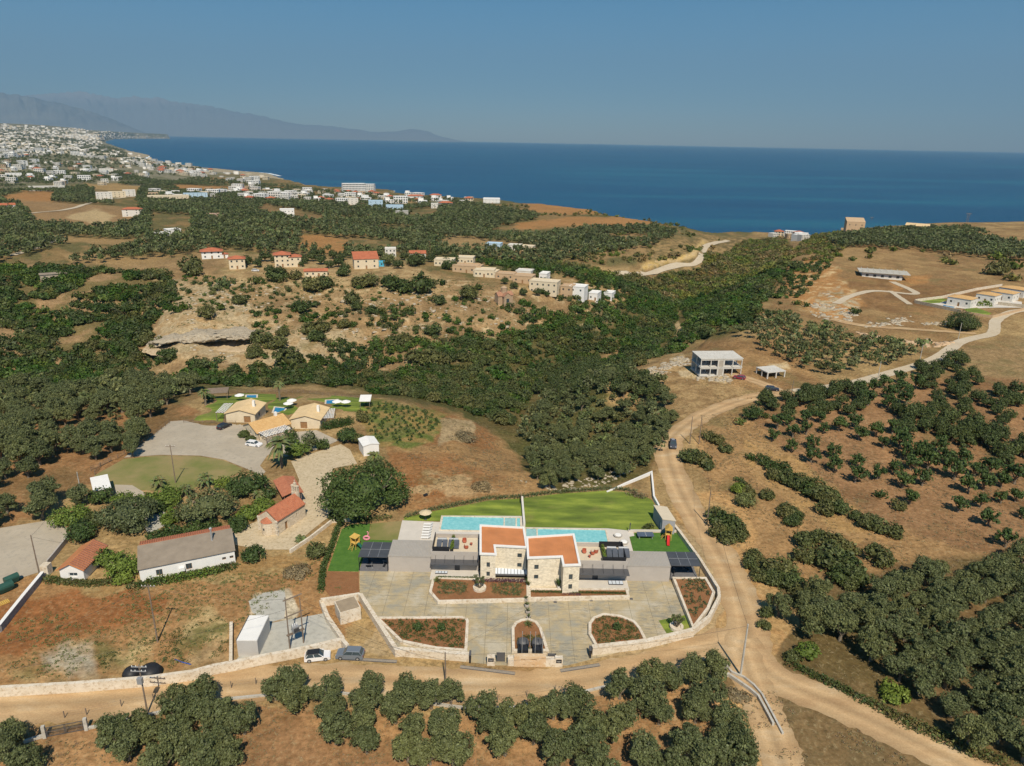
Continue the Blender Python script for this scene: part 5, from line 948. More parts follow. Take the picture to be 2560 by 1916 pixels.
for x0, l1, sx in ((-3.6, 'left', 0), (8.45, 'right', 1)):
    x = (-2.5, 8.4)[sx]; o = empty('gate_pillar', (x, 93.9, 0), 0, 'white pillar with black name sign at the %s entrance' % l1, 'gate pillar'); MB().box(-.62, -.35, 0, .62, .35, 1.75).build('pillar', WSTONE, o)
    s = MB().box(-.45, -.385, .85, .45, -.352, 1.5).build('sign', BLACK, o); tx = MB()
    for j in range(7): tx.box(-.33 + j * .095, -.392, 1.15, -.33 + j * .095 + .055, -.387, 1.15 + (.09, .06, .09, .06, .08, .06, .09)[j])
    tx.box(-.2, -.392, 1.02, .2, -.387, 1.05).build('lettering', WHITE, s)
for x, l in ((-.95, 'left'), (7.3, 'right')):
    o = empty('sliding_gate', (x, 94.6, 0), 0, 'dark grey metal gate panel beside the %s sign pillar' % l, 'gate'); MB().box(-.62, -.04, .05, .62, .04, 1.8).build('panel', DGREY, o); MB().box(-.68, -.06, 0, -.62, .06, 1.86).box(.62, -.06, 0, .68, .06, 1.86).build('frame', BLACK, o)
for x, y, l in ((-5.9, 94.7, 'left entrance edge'), (13.7, 96.4, 'right entrance edge')):
    o = empty('gate_post', (x, y, 0), 0, 'black gate post at the ' + l, 'post'); MB().box(-.14, -.6, 0, .14, .6, 1.5).build('post', BLACK, o); MB().box(-.17, -.63, 1.5, .17, .63, 1.55).build('cap', DGREY, o)
for i, (x, l) in enumerate(((2.7, 'left'), (5.1, 'right'))):
    o = empty('covered_machine', (x, 96.2, .45), 0, 'black covered machine, %s of the two behind the entrance wall' % l, 'machine'); MB().lathe((0, 1.9, 0), [(1.0, 0), (1.05, .5), (.9, 1.0), (.5, 1.25), (.05, 1.3)], 16).build('round_cover', DGREY, o, smooth=True); MB().box(-.85, -.4, 0, .85, 1.2, .9).build('box_cover', BLACK, o)
for u, l in ((1305, 'first'), (1325, 'second'), (1338, 'third'), (1356, 'fourth')):
    x, y = P(u, 1633, 2.0); o = empty('flagpole', (x, 94.9, 0), 0, 'thin steel flagpole, %s from the left behind the entrance wall' % l, 'flagpole'); MB().tube((0, 0, 0), (0, 0, 5.6), .05, .04, 8).build('pole', STEEL, o); MB().lathe((0, 0, 5.6), [(.06, 0), (.08, .06), (.01, .12)], 8).build('finial', STEEL, o)
for pts, l in (([(-7.4, 93.2), (1.4, 91.9)], 'left entrance'), ([(8.6, 92.7), (15.1, 94.3)], 'right entrance'), ([(-27.0, 94.6), (-17.7, 94.1)], 'parked grey car')):
    o = empty('drain_grate', (0, 0, 0), 0, 'long grey drain grate in the road before the ' + l, 'grate'); MB().wall(pts, .7, -.1, .075).build('frame', DGREY, o); g = MB(); n = 26
    g.wall(pts, .5, .07, .09).build('grid', plain('grate_bars', (.30, .26, .21), .6, .2, 6), o)
for x, y in (P(1388, 1506), P(1478, 1502), P(1578, 1498)): o = MB().box(x - .3, y - .25, .02, x + .3, y + .25, .055).build('manhole_cover', DGREY); tag(o, 'small square drain cover in the courtyard concrete', 'drain cover', 'courtyard drain covers')
# back garden furniture
for i in range(6):
    y = 131.6 + i * 1.12; x = -17.6 - i * .02; o = empty('sun_lounger', (x, y, .07), 0, 'white sun lounger, %s in the row on the left pool terrace' % ('first from the villa', 'second from the villa', 'third from the villa', 'fourth from the villa', 'fifth from the villa', 'last, beside the parasol')[i], 'sun lounger', 'sun loungers on the left pool terrace')
    MB().box(-1.0, -.35, .25, .5, .35, .33).build('seat', WHITE, o); MB().add([(.5, -.35, .25), (1.05, -.35, .62), (1.05, .35, .62), (.5, .35, .25), (.5, -.35, .33), (1.0, -.35, .7), (1.0, .35, .7), (.5, .35, .33)], [(0, 1, 2, 3), (7, 6, 5, 4), (0, 4, 5, 1), (1, 5, 6, 2), (2, 6, 7, 3), (3, 7, 4, 0)]).build('backrest', WHITE, o)
    for a in (-.9, .45):
        for c in (-.3, .3): MB().box(a - .03, c - .03, 0, a + .03, c + .03, .25).build('leg', WHITE, o)
def parasol(x, y, z, r, h, lab, mat=WPL, grp=None):
    o = empty('parasol', (x, y, z), 0, lab, 'parasol', grp); MB().tube((0, 0, 0), (0, 0, h), .04, .03, 6).build('pole', OLDW, o); MB().lathe((0, 0, h - .55), [(r, 0), (r * .6, .28), (.05, .55), (.04, .58)], 8).build('canopy', mat, o); MB().lathe((0, 0, 0), [(.3, 0), (.3, .08), (.05, .12)], 10).build('base', DGREY, o)
parasol(-18.6, 139.6, .05, 1.45, 2.3, 'round straw coloured parasol at the far end of the left pool terrace', plain('straw', (.60, .50, .33), .9, .15, 3))
def playset(x, y, rz, mat, sl, lab, roof):
    o = empty('play_tower', (x, y, .06), rz, lab, 'play tower')
    for a in (-.7, .7):
        for c in (-.6, .6): MB().box(a - .05, c - .05, 0, a + .05, c + .05, 2.6).build('post', mat, o)
    MB().box(-.75, -.65, 1.25, .75, .65, 1.33).build('platform', mat, o)
    if roof == 'flat': MB().add([(-.85, -.75, 2.55), (.85, -.75, 2.55), (.85, .75, 2.75), (-.85, .75, 2.75), (-.85, -.75, 2.62), (.85, -.75, 2.62), (.85, .75, 2.82), (-.85, .75, 2.82)], [(3, 2, 1, 0), (4, 5, 6, 7), (0, 1, 5, 4), (1, 2, 6, 5), (2, 3, 7, 6), (3, 0, 4, 7)]).build('roof', mat, o)
    else: MB().add([(-.9, -.8, 2.5), (.9, -.8, 2.5), (.9, .8, 2.5), (-.9, .8, 2.5), (-.9, 0, 3.3), (.9, 0, 3.3)], [(0, 1, 5, 4), (2, 3, 4, 5), (1, 2, 5), (3, 0, 4)]).build('roof', mat, o)
    MB().box(-.72, .6, 1.4, .72, .66, 2.1).box(-.76, -.6, 1.4, -.7, .6, 2.1).build('railing', mat, o); b = MB()
    pr = [(.75, 1.3), (1.2, 1.0), (2.1, .45), (2.7, .25), (3.1, .22)]
    for (xa, za), (xb, zb) in zip(pr, pr[1:]):
        for q0, q1, e in ((-.25, .25, 0), (-.29, -.25, .15), (.25, .29, .15)): b.add([(xa, q0, za), (xb, q0, zb), (xb, q1, zb), (xa, q1, za), (xa, q0, za + .04 + e), (xb, q0, zb + .04 + e), (xb, q1, zb + .04 + e), (xa, q1, za + .04 + e)], [(3, 2, 1, 0), (4, 5, 6, 7), (0, 1, 5, 4), (2, 3, 7, 6), (1, 2, 6, 5)])
    b.build('slide', sl, o); l = MB().tube((-.4, -.65, 1.3), (-.6, -1.5, 0), .04).tube((.4, -.65, 1.3), (.4, -1.5, 0), .04)
    for i in range(4): f = (i + 1) / 5; l.tube((-.4 - .2 * f, -.65 - .85 * f, 1.3 * (1 - f)), (.4, -.65 - .85 * f, 1.3 * (1 - f)), .03)
    l.build('ladder', mat, o)
playset(-31.6, 127.6, -.55, YWOOD, GREENP, 'yellow wooden play tower with a green slide on the left turf', 'flat'); playset(34.0, 133.4, -1.75, YWOOD, RED_, 'wooden play tower with a long red slide on the right turf', 'gable')
o = empty('flamingo_float', (-30.0, 131.0, .1), .6, 'pink inflatable flamingo lying on the left turf', 'float'); t_ = MB(); nn_ = 14
for i in range(nn_): a, b_ = 6.283 * i / nn_, 6.283 * (i + 1) / nn_; t_.tube((.55 * math.cos(a), .7 * math.sin(a), .22), (.55 * math.cos(b_), .7 * math.sin(b_), .22), .2, .2, 8)
t_.build('ring', PINKP, o); MB().path([(.5, .5, .3), (.7, .6, .9), (.6, .65, 1.2), (.4, .6, 1.15)], .1, 7).build('neck', PINKP, o)
o = empty('table_tennis_table', (29.2, 133.9, .05), .03, 'dark table tennis table on the right turf', 'table'); MB().box(-1.75, -.9, .72, 1.75, .9, .78).build('table_top', plain('table_slate', (.09, .12, .17), .5, .1), o); MB().box(-1.45, -.7, 0, -1.3, .7, .72).build('leg', STEEL, o); MB().box(1.3, -.7, 0, 1.45, .7, .72).build('leg', STEEL, o); MB().box(-.02, -.95, .78, .02, .95, .93).build('net', WHITE, o)
for x, y, l in ((23.4, 134.0, 'round grey wicker seat by the pool corner, rear one'), (24.3, 131.3, 'round grey wicker seat by the pool corner, front one')):
    o = empty('wicker_nest_seat', (x, y, .06), 0, l, 'seat'); MB().lathe((0, 0, 0), [(.75, 0), (.95, .3), (.95, .45), (.75, .4), (.7, .35), (.01, .33)], 16).build('base', plain('wicker', (.50, .47, .42), .9, .2, 5), o); MB().lathe((0, 0, .35), [(.68, 0), (.7, .1), (.6, .16), (.01, .17)], 14).build('cushion', WHITE, o)
o = empty('pool_shower', (26.2, 136.0, .06), 0, 'dark outdoor shower pole at the pool terrace corner', 'shower'); MB().box(-.09, -.06, 0, .09, .06, 2.2).build('column', DGREY, o); MB().lathe((0, -.3, 2.1), [(.15, 0), (.15, .04), (.01, .06)], 10).tube((0, 0, 2.15), (0, -.3, 2.15), .03).build('head', DGREY, o)
# small outbuilding by the road
S4 = rs("1225,392 1335,408 1410,525 1300,510", R2, K, 3.4); o = empty('garden_shed', (0, 0, 0), 0, 'long grey shed with pale flat roof beside the dirt road', 'shed')
mbx = MB(); q = S4[::-1]; wn = []
for i in range(4):
    L_ = math.hypot(q[(i + 1) % 4][0] - q[i][0], q[(i + 1) % 4][1] - q[i][1]); left = q[i][0] < q[(i + 1) % 4][0] + 3 and q[i][1] > q[(i + 1) % 4][1] + 3
    wn += facade(mbx, q[i], q[(i + 1) % 4], -.3, 3.25, [(L_ * .72, .02, L_ * .72 + 1.0, 2.1)] if left else [], .15)
mbx.build('wall', plain('cool_grey_plaster', (.36, .36, .38), .85, .05), o)
for k_ in wn: window(o, k_, .15, DGREY, WHITE, 0, None, 'door')
c_ = V3(sum(p[0] for p in S4) / 4, sum(p[1] for p in S4) / 4, 0); MB().prism([(c_[0] + (x - c_[0]) * 1.08, c_[1] + (y - c_[1]) * 1.03) for x, y in S4], 3.25, 3.45).build('roof', BEIGE, o)
# hedges round the lawns
def hedge(name, pts, r, h, mat, lab, n=40, s=.16, kind=None, step=.5, cat='hedge'):
    p = []
    for (x0, y0), (x1, y1) in zip(pts, pts[1:]):
        L = math.hypot(x1 - x0, y1 - y0); k = max(1, int(L / (step)))
        for i in range(k): f = i / k; x, y = x0 + (x1 - x0) * f + random.uniform(-.15, .15), y0 + (y1 - y0) * f + random.uniform(-.15, .15); p.append((x, y, onto(x, y), r * random.uniform(.75, 1.2)))
    return tag(leafy(0, p, s, h, mat, name, None, int(pts[0][0] * 3) % 50 + 50, n), lab, cat, None, kind)
hedge('hedge', [(-23, 140.4), (-17.8, 143.9), (-11.6, 146.7), (-5.1, 149.8), (1.7, 150.8), (11.6, 153.7), (23.6, 156), (28.5, 155.6), (31, 154.4)], .7, 1.0, GRY, 'long rounded hedge edging the back of both lawns', 34, .17)
hedge('hedge', [(29.0, 153.5), (31.5, 151.8), (32.5, 151.2)], 1.0, 1.5, DRYL, 'brownish rounded shrub at the far corner of the right lawn', 70, .16)
hedge('hedge', [(-36.8, 137.5), (-37, 134.5), (-36.4, 127), (-36.2, 119.5), (-34.6, 112)], .7, 1.4, DKG, 'thick green hedge along the left side of the play turf', 60, .16)
hedge('hedge', [(-34, 138.3), (-30, 139), (-26, 139.8)], .9, 1.0, SCB, 'scrubby green border behind the left grass plot', 40, .16); hedge('bush', [(30, 137.2), (31.6, 138.6)], 1.0, 1.2, SCB, 'dark sprawling shrub beside the grey shed', 90, .16, cat='bush')
# ---------------------------------------------------------------- roads and yards
def smooth(pts, n=6):
    p = [pts[0]] + list(pts) + [pts[-1]]; out = []
    for i in range(1, len(p) - 2):
        a, b_, c, d = map(np.array, (p[i - 1], p[i], p[i + 1], p[i + 2]))
        for j in range(n): t = j / n; out.append(.5 * ((2 * b_) + (-a + c) * t + (2 * a - 5 * b_ + 4 * c - d) * t * t + (-a + 3 * b_ - 3 * c + d) * t ** 3))
    out.append(np.array(p[-2])); return out
def road(name, s, w, mat, dz=.04, jit=.25, n=8):
    gx, gy, gz = G(*zip(*poly(s))); c = smooth(list(zip(gx, gy)), n); ws = w if isinstance(w, list) else [w, w]; V = []; m = 11
    for i, p in enumerate(c):
        q = c[min(i + 1, len(c) - 1)] - c[max(i - 1, 0)]; q = q / (np.linalg.norm(q) + 1e-9); nn = V3(-q[1], q[0]); W_ = np.interp(i / (len(c) - 1), np.linspace(0, 1, len(ws)), ws) / 2
        for j in range(m): f = (j / (m - 1) * 2 - 1); e = p + nn * W_ * f * (1 + jit * (random.random() - .5) * (abs(f) > .9)); V.append(e)
    V = np.array(V); z = HH(V[:, 0], V[:, 1]) + dz + (.10 if V[:, 1].mean() > 260 else 0) + (.25 if V[:, 1].mean() > 420 else 0); idx = np.arange(len(c) * m).reshape(-1, m); f = np.stack([idx[:-1, :-1], idx[:-1, 1:], idx[1:, 1:], idx[1:, :-1]], -1).reshape(-1, 4)
    rt = np.tile([.84, .95, 1.02, 1.17, 1.0, .84, 1.0, 1.17, 1.02, .95, .84], len(c)) * (.9 + .2 * vn(V[:, 0] / 3, V[:, 1] / 3)); me = npmesh(name, np.column_stack([V, z]), f, mat, np.repeat(rt[:, None], 3, 1), smooth=True)
    if me.polygons[0].normal.z < 0: me.flip_normals()
    tag(link(name, me), kind='structure')
m, t, b = nodes('packed_dirt', 1.0); DIRT = m
mp = t.nodes.new('ShaderNodeMapping'); mp.inputs['Scale'].default_value = (.35, 1, 1); t.links.new(wpos(t), mp.inputs[0])
a = ramp(t, nz(t, .35, 6, mp.outputs[0], .6), [(.3, (.40, .255, .13)), (.55, (.49, .34, .185)), (.75, (.54, .42, .27))]); t.links.new(mix(t, a, ramp(t, nz(t, 3.5, 4), [(.3, (.85, .84, .82)), (.7, (1.1, 1.1, 1.1))]), 1.0, 'MULTIPLY'), b.inputs['Base Color']); bump(t, b, nz(t, 2.5, 4), .3, .05); ra = t.nodes.new('ShaderNodeVertexColor'); ra.layer_name = 'tint'; t.links.new(mix(t, b.inputs['Base Color'].links[0].from_socket, ra.outputs[0], 1.0, 'MULTIPLY'), b.inputs['Base Color'])
CROAD = mottled('pale_track', (.52, .44, .32), (.56, .48, .36), (.46, .36, .24), .1, .8)
road('dirt_road', "-400,1815 -200,1790 0,1768 200,1755 400,1738 600,1712 800,1700 1000,1706 1200,1716 1400,1712 1600,1676 1750,1630 1850,1600", [7.5, 7.5, 7.5, 7.2, 7.5], DIRT, .030)
road('dirt_road', "1860,1690 1872,1600 1852,1500 1798,1380 1728,1280 1682,1180 1672,1110 1725,1058 1810,1016 1900,990 2000,978", [8, 7, 6.6, 7.5, 6, 4.6], DIRT, .034)
road('dirt_road', "1852,1600 1930,1690 2100,1765 2250,1835 2450,1935 2650,2040", [6, 7, 6.6, 6.2], DIRT, .038); road('dirt_road', "1850,1620 1885,1720 1930,1830 1960,1916 2010,2050", [6, 6.4, 5.8], DIRT, .042)
road('country_road', "1985,980 2050,972 2137,958 2210,938 2282,918 2340,897 2375,874 2400,856 2440,845 2478,836 2487,820 2488,805 2514,787 2560,776 2700,768", [4.6, 4.6], CROAD, .05, .12)
road('dirt_track', "1960,985 1920,965 1870,948 1810,932 1790,925", [5, 4.5, 3], DIRT, .046); road('country_road', "1400,672 1500,684 1597,683 1690,665 1750,648 1757,631 1773,613 1820,602", [5, 6.5, 6.5], CROAD, .05, .1)
road('dirt_track', "2230,705 2290,735 2190,728 2130,740 2090,760", 4, CROAD, .05); road('dirt_track', "2225,728 2250,745 2275,762", 3, CROAD, .06); road('dirt_track', "2080,798 2160,815 2300,825 2440,835", [6, 4, 3], DIRT, .05)
road('dirt_track', "0,608 60,595 130,600 100,618 30,640", 5, CROAD, .06); road('country_road', "20,540 120,530 200,516 250,500 330,492", 6, CROAD, .06)
def gsheet(name, s, mat, z=.05, o=(0, 0), k=1., step=4.0, kind='structure', label=None):
    gx, gy, gz = G(*zip(*[(o[0] + a * k, o[1] + b_ * k) for a, b_ in poly(s)])); return sheet(name, list(zip(gx, gy)), mat, z, kind, label, step)
R6 = (0, 1150); R7 = (400, 940)
gsheet('parking_lot', "310,1145 427,1054 456,1052 590,1062 600,1105 640,1115 700,1120 668,1140 650,1165 664,1180 655,1190 610,1170 560,1150 500,1140 400,1138", PAVE, .06)
gsheet('resort_lawn', "235,1190 310,1148 400,1140 500,1142 560,1152 605,1172 600,1180 560,1200 450,1230 330,1225 250,1215", RLAWN, .05)
gsheet('chapel_yard', "1130,740 1250,690 1560,590 1640,640 1700,760 1490,800 1450,1060 1480,1200 1300,1340 1120,1500 880,1500 650,1460 620,1350 850,1250 1180,1000 1200,900 1160,800", YARD, .05, R7, K)
gsheet('car_park', "-400,620 0,590 500,510 585,600 565,690 400,880 370,960 180,1020 0,1090 -400,1200", PAVE, .05, R6, K); gsheet('resort_paving', "640,430 690,420 1000,500 1350,470 1540,560 1350,640 1080,700 1000,620 850,740 560,640 520,620", PAVE, .07, R7, K)
gsheet('resort_lawn', "290,385 400,260 480,190 700,150 1000,160 1000,200 900,240 820,330 560,330 540,400", LAWN, .05, R7, K); gsheet('resort_lawn', "930,250 1000,190 1240,180 1240,300 1100,340 930,280", LAWN, .05, R7, K); gsheet('resort_lawn', "1260,200 1500,170 1730,190 1800,210 1790,300 1650,310 1430,290", LAWN, .05, R7, K)
gsheet('concrete_pad', "990,215 1140,220 1240,280 1260,320 1000,335", PAVE, .055, R6, K); gsheet('garden_path', "1270,470 1430,440 1440,560 1280,640 1230,560", GRAV, .05, R6, K)
sheet('concrete_court', rs("475,1060 740,690 1390,570 1590,830 1240,915 1000,965", R5, K5), GRAV, .03)
# ---------------------------------------------------------------- chapel, cottages, resort
def fit(A, B, C_, o, k, ze, zg=0.):
    a, b_, c = (V3(*P(o[0] + q[0] * k, o[1] + q[1] * k, ze + zg)) for q in (A, B, C_)); w = np.linalg.norm(b_ - a); u = (b_ - a) / w; n_ = V3(-u[1], u[0]); d = abs((c - b_) @ n_); ce = a + u * w / 2 + n_ * d / 2
    return float(ce[0]), float(ce[1]), zg, float(w), float(d), math.atan2(u[1], u[0])
x, y, z, w, d, rz = fit((1185, 950), (2030, 780), (1985, 590), R6, K, 2.9)
o = empty('long_farmhouse', (x, y, 0), rz, 'long low white house with grey felt roof and a red tiled rear slope', 'house'); mb = MB(); pp = [(-w / 2 + .2, -d / 2 + .3), (w / 2 - .2, -d / 2 + .3), (w / 2 - .2, d / 2 - .3), (-w / 2 + .2, d / 2 - .3)]; wn = []
for i in range(4): wn += facade(mb, pp[i], pp[(i + 1) % 4], 0, 2.8, [(w * .16, .6, w * .16 + 1.1, 1.9), (w * .46, .6, w * .46 + 1.1, 1.9), (w * .84, 1.1, w * .84 + .7, 1.7), (w * .92, 1.1, w * .92 + .7, 1.7)] if i == 0 else [], .2)
mb.add([(-w / 2 + .2, -d / 2 + .3, 2.8), (-w / 2 + .2, d / 2 - .3, 2.8), (-w / 2 + .2, d * .22, 4.1)], [(0, 2, 1)]).add([(w / 2 - .2, -d / 2 + .3, 2.8), (w / 2 - .2, d / 2 - .3, 2.8), (w / 2 - .2, d * .22, 4.1)], [(0, 1, 2)]); mb.build('wall', WHITE, o)
for k_ in wn: window(o, k_, .2, WOOD, GLASS, 1, OCHRE if k_[3] < 1 else None)
def slab4(vs, t_=.14): v2 = [(a, b_, c - t_) for a, b_, c in vs]; return MB().add(vs + v2, [(0, 1, 2, 3), (7, 6, 5, 4), (0, 4, 5, 1), (1, 5, 6, 2), (2, 6, 7, 3), (3, 7, 4, 0)])
slab4([(-w / 2, -d / 2, 2.9), (w / 2, -d / 2, 2.9), (w / 2, d * .22, 4.3), (-w / 2, d * .22, 4.3)]).build('roof', GRROOF, o); r_ = slab4([(-w / 2 + .3, d * .22 + .01, 4.36), (w / 2 - .3, d * .22 + .01, 4.36), (w / 2 - .3, d / 2 + .2, 3.6), (-w / 2 + .3, d / 2 + .2, 3.6)]).build('tiled_roof', TILE, o)
rb = MB(); n = int(w / .42)
for i in range(n): q = -w / 2 + .4 + (w - .8) * i / n; rb.tube((q, d * .22, 4.38), (q, d / 2 + .2, 3.63), .09, .09, 5)
rb.build('tile_rows', TILE, r_); ch = MB().tube((w * .27, -.5, 3.4), (w * .27, -.5, 6.2), .16, .16, 10).build('chimney_pipe', STEEL, o); MB().lathe((w * .27, -.5, 3.38), [(.65, 0), (.4, .2), (.2, .35)], 10).build('collar', WHITE, ch); MB().lathe((w * .27, -.5, 6.3), [(.3, 0), (.3, .2), (.05, .45)], 8).build('cowl', STEEL, ch)
MB().box(w * .40 - w / 2, -d / 2 - .25, .8, w * .40 - w / 2 + 1.0, -d / 2 + .28, 1.5).build('air_conditioner', WHITE, o)
x, y, z, w, d, rz = fit((500, 950), (750, 938), (885, 732), R6, K, 2.6)
o = house('small white cottage with two tone orange and brown tiled gable roof', 'house', x, y, 0, w - .7, d - .4, 2.5, rz - .1, WHITE, 'gable', TERR, axis='y', cols=1, rows=1, win=(1.6, .9), door=False, eave=.4, pitch=.55, holes={0: [(1.6, .9, 3.2, 1.7)]}, name='cottage')
# the darker tiled half
w2, h2, p2_, e2 = w - .7, 2.5, .55, .4; tb = MB(); n = 16
for i in range(n): q = -(d - .4) / 2 - e2 + (d - .4 + 2 * e2) * (i + .5) / n; tb.tube((.12, q, h2 + p2_ * w2 / 2 + .2), (w2 / 2 + e2, q, h2 - p2_ * e2 + .22), .16, .16, 5)
tb.build('tile_rows', plain('brown_clay_rows', (.30, .13, .085), .9, .25, 3), o)
# stone chapel
x, y, z, w, d, rz = fit((850, 1213), (1030, 1250), (1262, 1088), R7, K, 3.6); cr = rz - .12; w -= .3; d *= 1.0
o = empty('chapel', (x, y, 0), cr, 'small pale stone chapel with tiled roof, round apse and bell gable', 'chapel'); mb = MB(); pp = [(-w / 2, -d / 2), (w / 2, -d / 2), (w / 2, d / 2), (-w / 2, d / 2)]; CHS = stonework('chapel_stone', (.66, .56, .43), 1, (.66, .58, .46), .15); wn = []
for i in range(4): wn += facade(mb, pp[i], pp[(i + 1) % 4], 0, 3.5, [(d * .28, .02, d * .28 + .9, 2.0), (d * .68, 1.5, d * .68 + .3, 2.3)] if i == 1 else [], .3)
mb.add([(-w / 2, -d / 2, 3.5), (w / 2, -d / 2, 3.5), (0, -d / 2, 5.2)], [(0, 1, 2)]).add([(-w / 2, d / 2, 3.5), (w / 2, d / 2, 3.5), (0, d / 2, 5.2)], [(0, 2, 1)]); mb.build('nave_wall', CHS, o)
for k_ in wn: window(o, k_, .3, WOOD, WOOD if k_[2] < .1 else GLASS, 0, None, 'door' if k_[2] < .1 else 'window')
for sg in (-1, 1):
    v_ = [(0, -d / 2 + .1, 5.36), (0, d / 2 - .1, 5.36), (sg * (w / 2 + .3), d / 2 - .1, 3.42), (sg * (w / 2 + .3), -d / 2 + .1, 3.42)]; r_ = slab4(v_ if sg < 0 else v_[::-1]).build('roof', TILE, o); rb = MB()
    for i in range(24): q = -d / 2 + .2 + (d - .4) * i / 23; rb.tube((0, q, 5.38), (sg * (w / 2 + .3), q, 3.45), .08, .08, 5)
    rb.build('tile_rows', TILE, r_)
MB().wall([(-w / 2 - .1, d / 2), (w / 2 + .1, d / 2)], .35, 3.3, 3.7).wall([(-.9, d / 2), (.9, d / 2)], .55, 3.5, 5.7).build('gable_top', CHS, o); bt = MB(); bt.box(-.85, d / 2 - .25, 5.7, -.45, d / 2 + .25, 7.0).box(.45, d / 2 - .25, 5.7, .85, d / 2 + .25, 7.0).box(-.15, d / 2 - .25, 5.7, .15, d / 2 + .25, 7.0).box(-.95, d / 2 - .28, 7.0, .95, d / 2 + .28, 7.25).box(-.3, d / 2 - .2, 7.25, .3, d / 2 + .2, 7.9).box(-.05, d / 2 - .05, 7.9, .05, d / 2 + .05, 8.6).box(-.2, d / 2 - .05, 8.25, .2, d / 2 + .05, 8.35); bl_ = bt.build('bell_gable', CHS, o); MB().lathe((-.3, d / 2, 6.3), [(.12, 0), (.1, .2), (.02, .3)], 8).lathe((.3, d / 2, 6.3), [(.12, 0), (.1, .2), (.02, .3)], 8).build('bell', DGREY, bl_)
ap = MB(); n = 12; V_ = [(1.35 * math.cos(math.pi + math.pi * i / n), -d / 2 + 1.2 * math.sin(math.pi + math.pi * i / n)) for i in range(n + 1)]
ap.prism([(V_[0][0], -d / 2 + .05)] + V_ + [(V_[-1][0], -d / 2 + .05)], 0, 2.9); a_ = ap.build('apse', CHS, o); cn = MB(); vs = [(p[0] * 1.08, -d / 2 + (p[1] + d / 2) * 1.08, 2.88) for p in V_] + [(0, -d / 2 + .02, 3.9)]; cn.add(vs, [(i, i + 1, n + 1) for i in range(n)] + [tuple(range(n + 1))[::-1]]); cn.build('apse_roof', TILE, a_); MB().box(-.18, -d / 2 - 1.24, 1.2, .18, -d / 2 - 1.18, 1.7).build('window', GLASS, a_)
qn = MB()
for i in range(7):
    for sg in (-1, 1): qn.box(sg * (w / 2) - .28 + (.08 if i % 2 else 0), -d / 2 - .1, .1 + i * .5, sg * (w / 2) + .28 - (.08 if i % 2 else 0), -d / 2 + .25, .5 + i * .5)
qn.build('quoins', WSTONE, o)
def canopy(x, y, z, w, d, h, rz, lab, rmat, pmat=OLDW, name='pergola', kind='slat', grp=None, pitch=.3):
    o = empty(name, (x, y, z), rz, lab, 'pergola', grp)
    for a in (-w / 2 + .15, w / 2 - .15):
        for c in (-d / 2 + .15, d / 2 - .15): MB().box(a - .08, c - .08, -.5, a + .08, c + .08, h).build('post', pmat, o)
    MB().box(-w / 2, -d / 2 + .07, h, w / 2, -d / 2 + .23, h + .18).box(-w / 2, d / 2 - .23, h, w / 2, d / 2 - .07, h + .18).build('beams', pmat, o)
    if kind == 'slat':
        s = MB(); n = int(w / .45); m_ = int(d / .9)
        for i in range(n):
            for j in range(m_):
                if (i + j) % 2 == 0 or 1: s.box(-w / 2 + w * i / n, -d / 2 + d * j / m_ + (.25 if i % 2 else 0), h + .19, -w / 2 + w * (i + .72) / n, -d / 2 + d * (j + .62) / m_ + (.25 if i % 2 else 0), h + .22)
        s.build('woven_shade', rmat, o)
    elif kind == 'gable':
        for sg in (-1, 1): v_ = [(0, -d / 2 - .3, h + .2 + pitch * w / 2), (0, d / 2 + .3, h + .2 + pitch * w / 2), (sg * (w / 2 + .4), d / 2 + .3, h + .12), (sg * (w / 2 + .4), -d / 2 - .3, h + .12)]; slab4(v_ if sg < 0 else v_[::-1]).build('roof', rmat, o)
    else: slab4([(-w / 2 - .2, -d / 2 - .2, h + .2), (w / 2 + .2, -d / 2 - .2, h + .2), (w / 2 + .2, d / 2 + .2, h + .2 + pitch * d), (-w / 2 - .2, d / 2 + .2, h + .2 + pitch * d)]).build('roof', rmat, o)
    return o
x, y, z, w, d, rz = fit((1045, 1035), (1225, 1000), (1175, 865), R7, K, 3.2, 0); canopy(x, y, 0, w - .6, d, 3.0, rz + .05, 'open timber shelter with red tiled gable roof behind the chapel', TILE, name='timber_shelter', kind='gable')
zr = float(G(640, 1060)[2][0])
x, y, z, w, d, rz = fit((555, 322), (820, 328), (903, 232), R7, K, 3.0, zr); house('left of two pale roofed stone villas beside the resort lawn', 'house', x, y, zr, w - .5, d - .4, 2.9, rz, CREAM, 'gable', PTILE, axis='y', cols=3, rows=1, pitch=.28, holes={0: [(w * .58, .05, w * .58 + 2.0, 2.1)], 1: [(3, .8, 4.2, 2)]}, chim=True)
x, y, z, w, d, rz = fit((1117, 372), (1385, 378), (1437, 272), R7, K, 3.0, zr); house('right of two pale roofed stone villas beside the resort lawn', 'house', x, y, zr, w - .5, d - .4, 2.9, rz, CREAM, 'gable', PTILE, axis='y', cols=3, rows=1, pitch=.28, holes={0: [(w * .3, .05, w * .3 + 2.0, 2.1)], 1: [(3, .8, 4.2, 2)]}, chim=True)
x, y, z, w, d, rz = fit((835, 490), (1128, 405), (1020, 330), R7, K, 2.7, zr); house('ochre tiled resort house in front of the two pale roofed villas', 'house', x, y, zr, w - .5, d - .4, 2.5, rz, CREAM, 'gable', OTILE, axis='x', cols=4, rows=1, pitch=.42, chim=True)
x, y, z, w, d, rz = fit((905, 525), (1140, 455), (1115, 418), R7, K, 2.5, zr); canopy(x, y, zr, w, d + 1.2, 2.4, rz, 'white woven shade pergola along the front of the ochre house', WHITE)
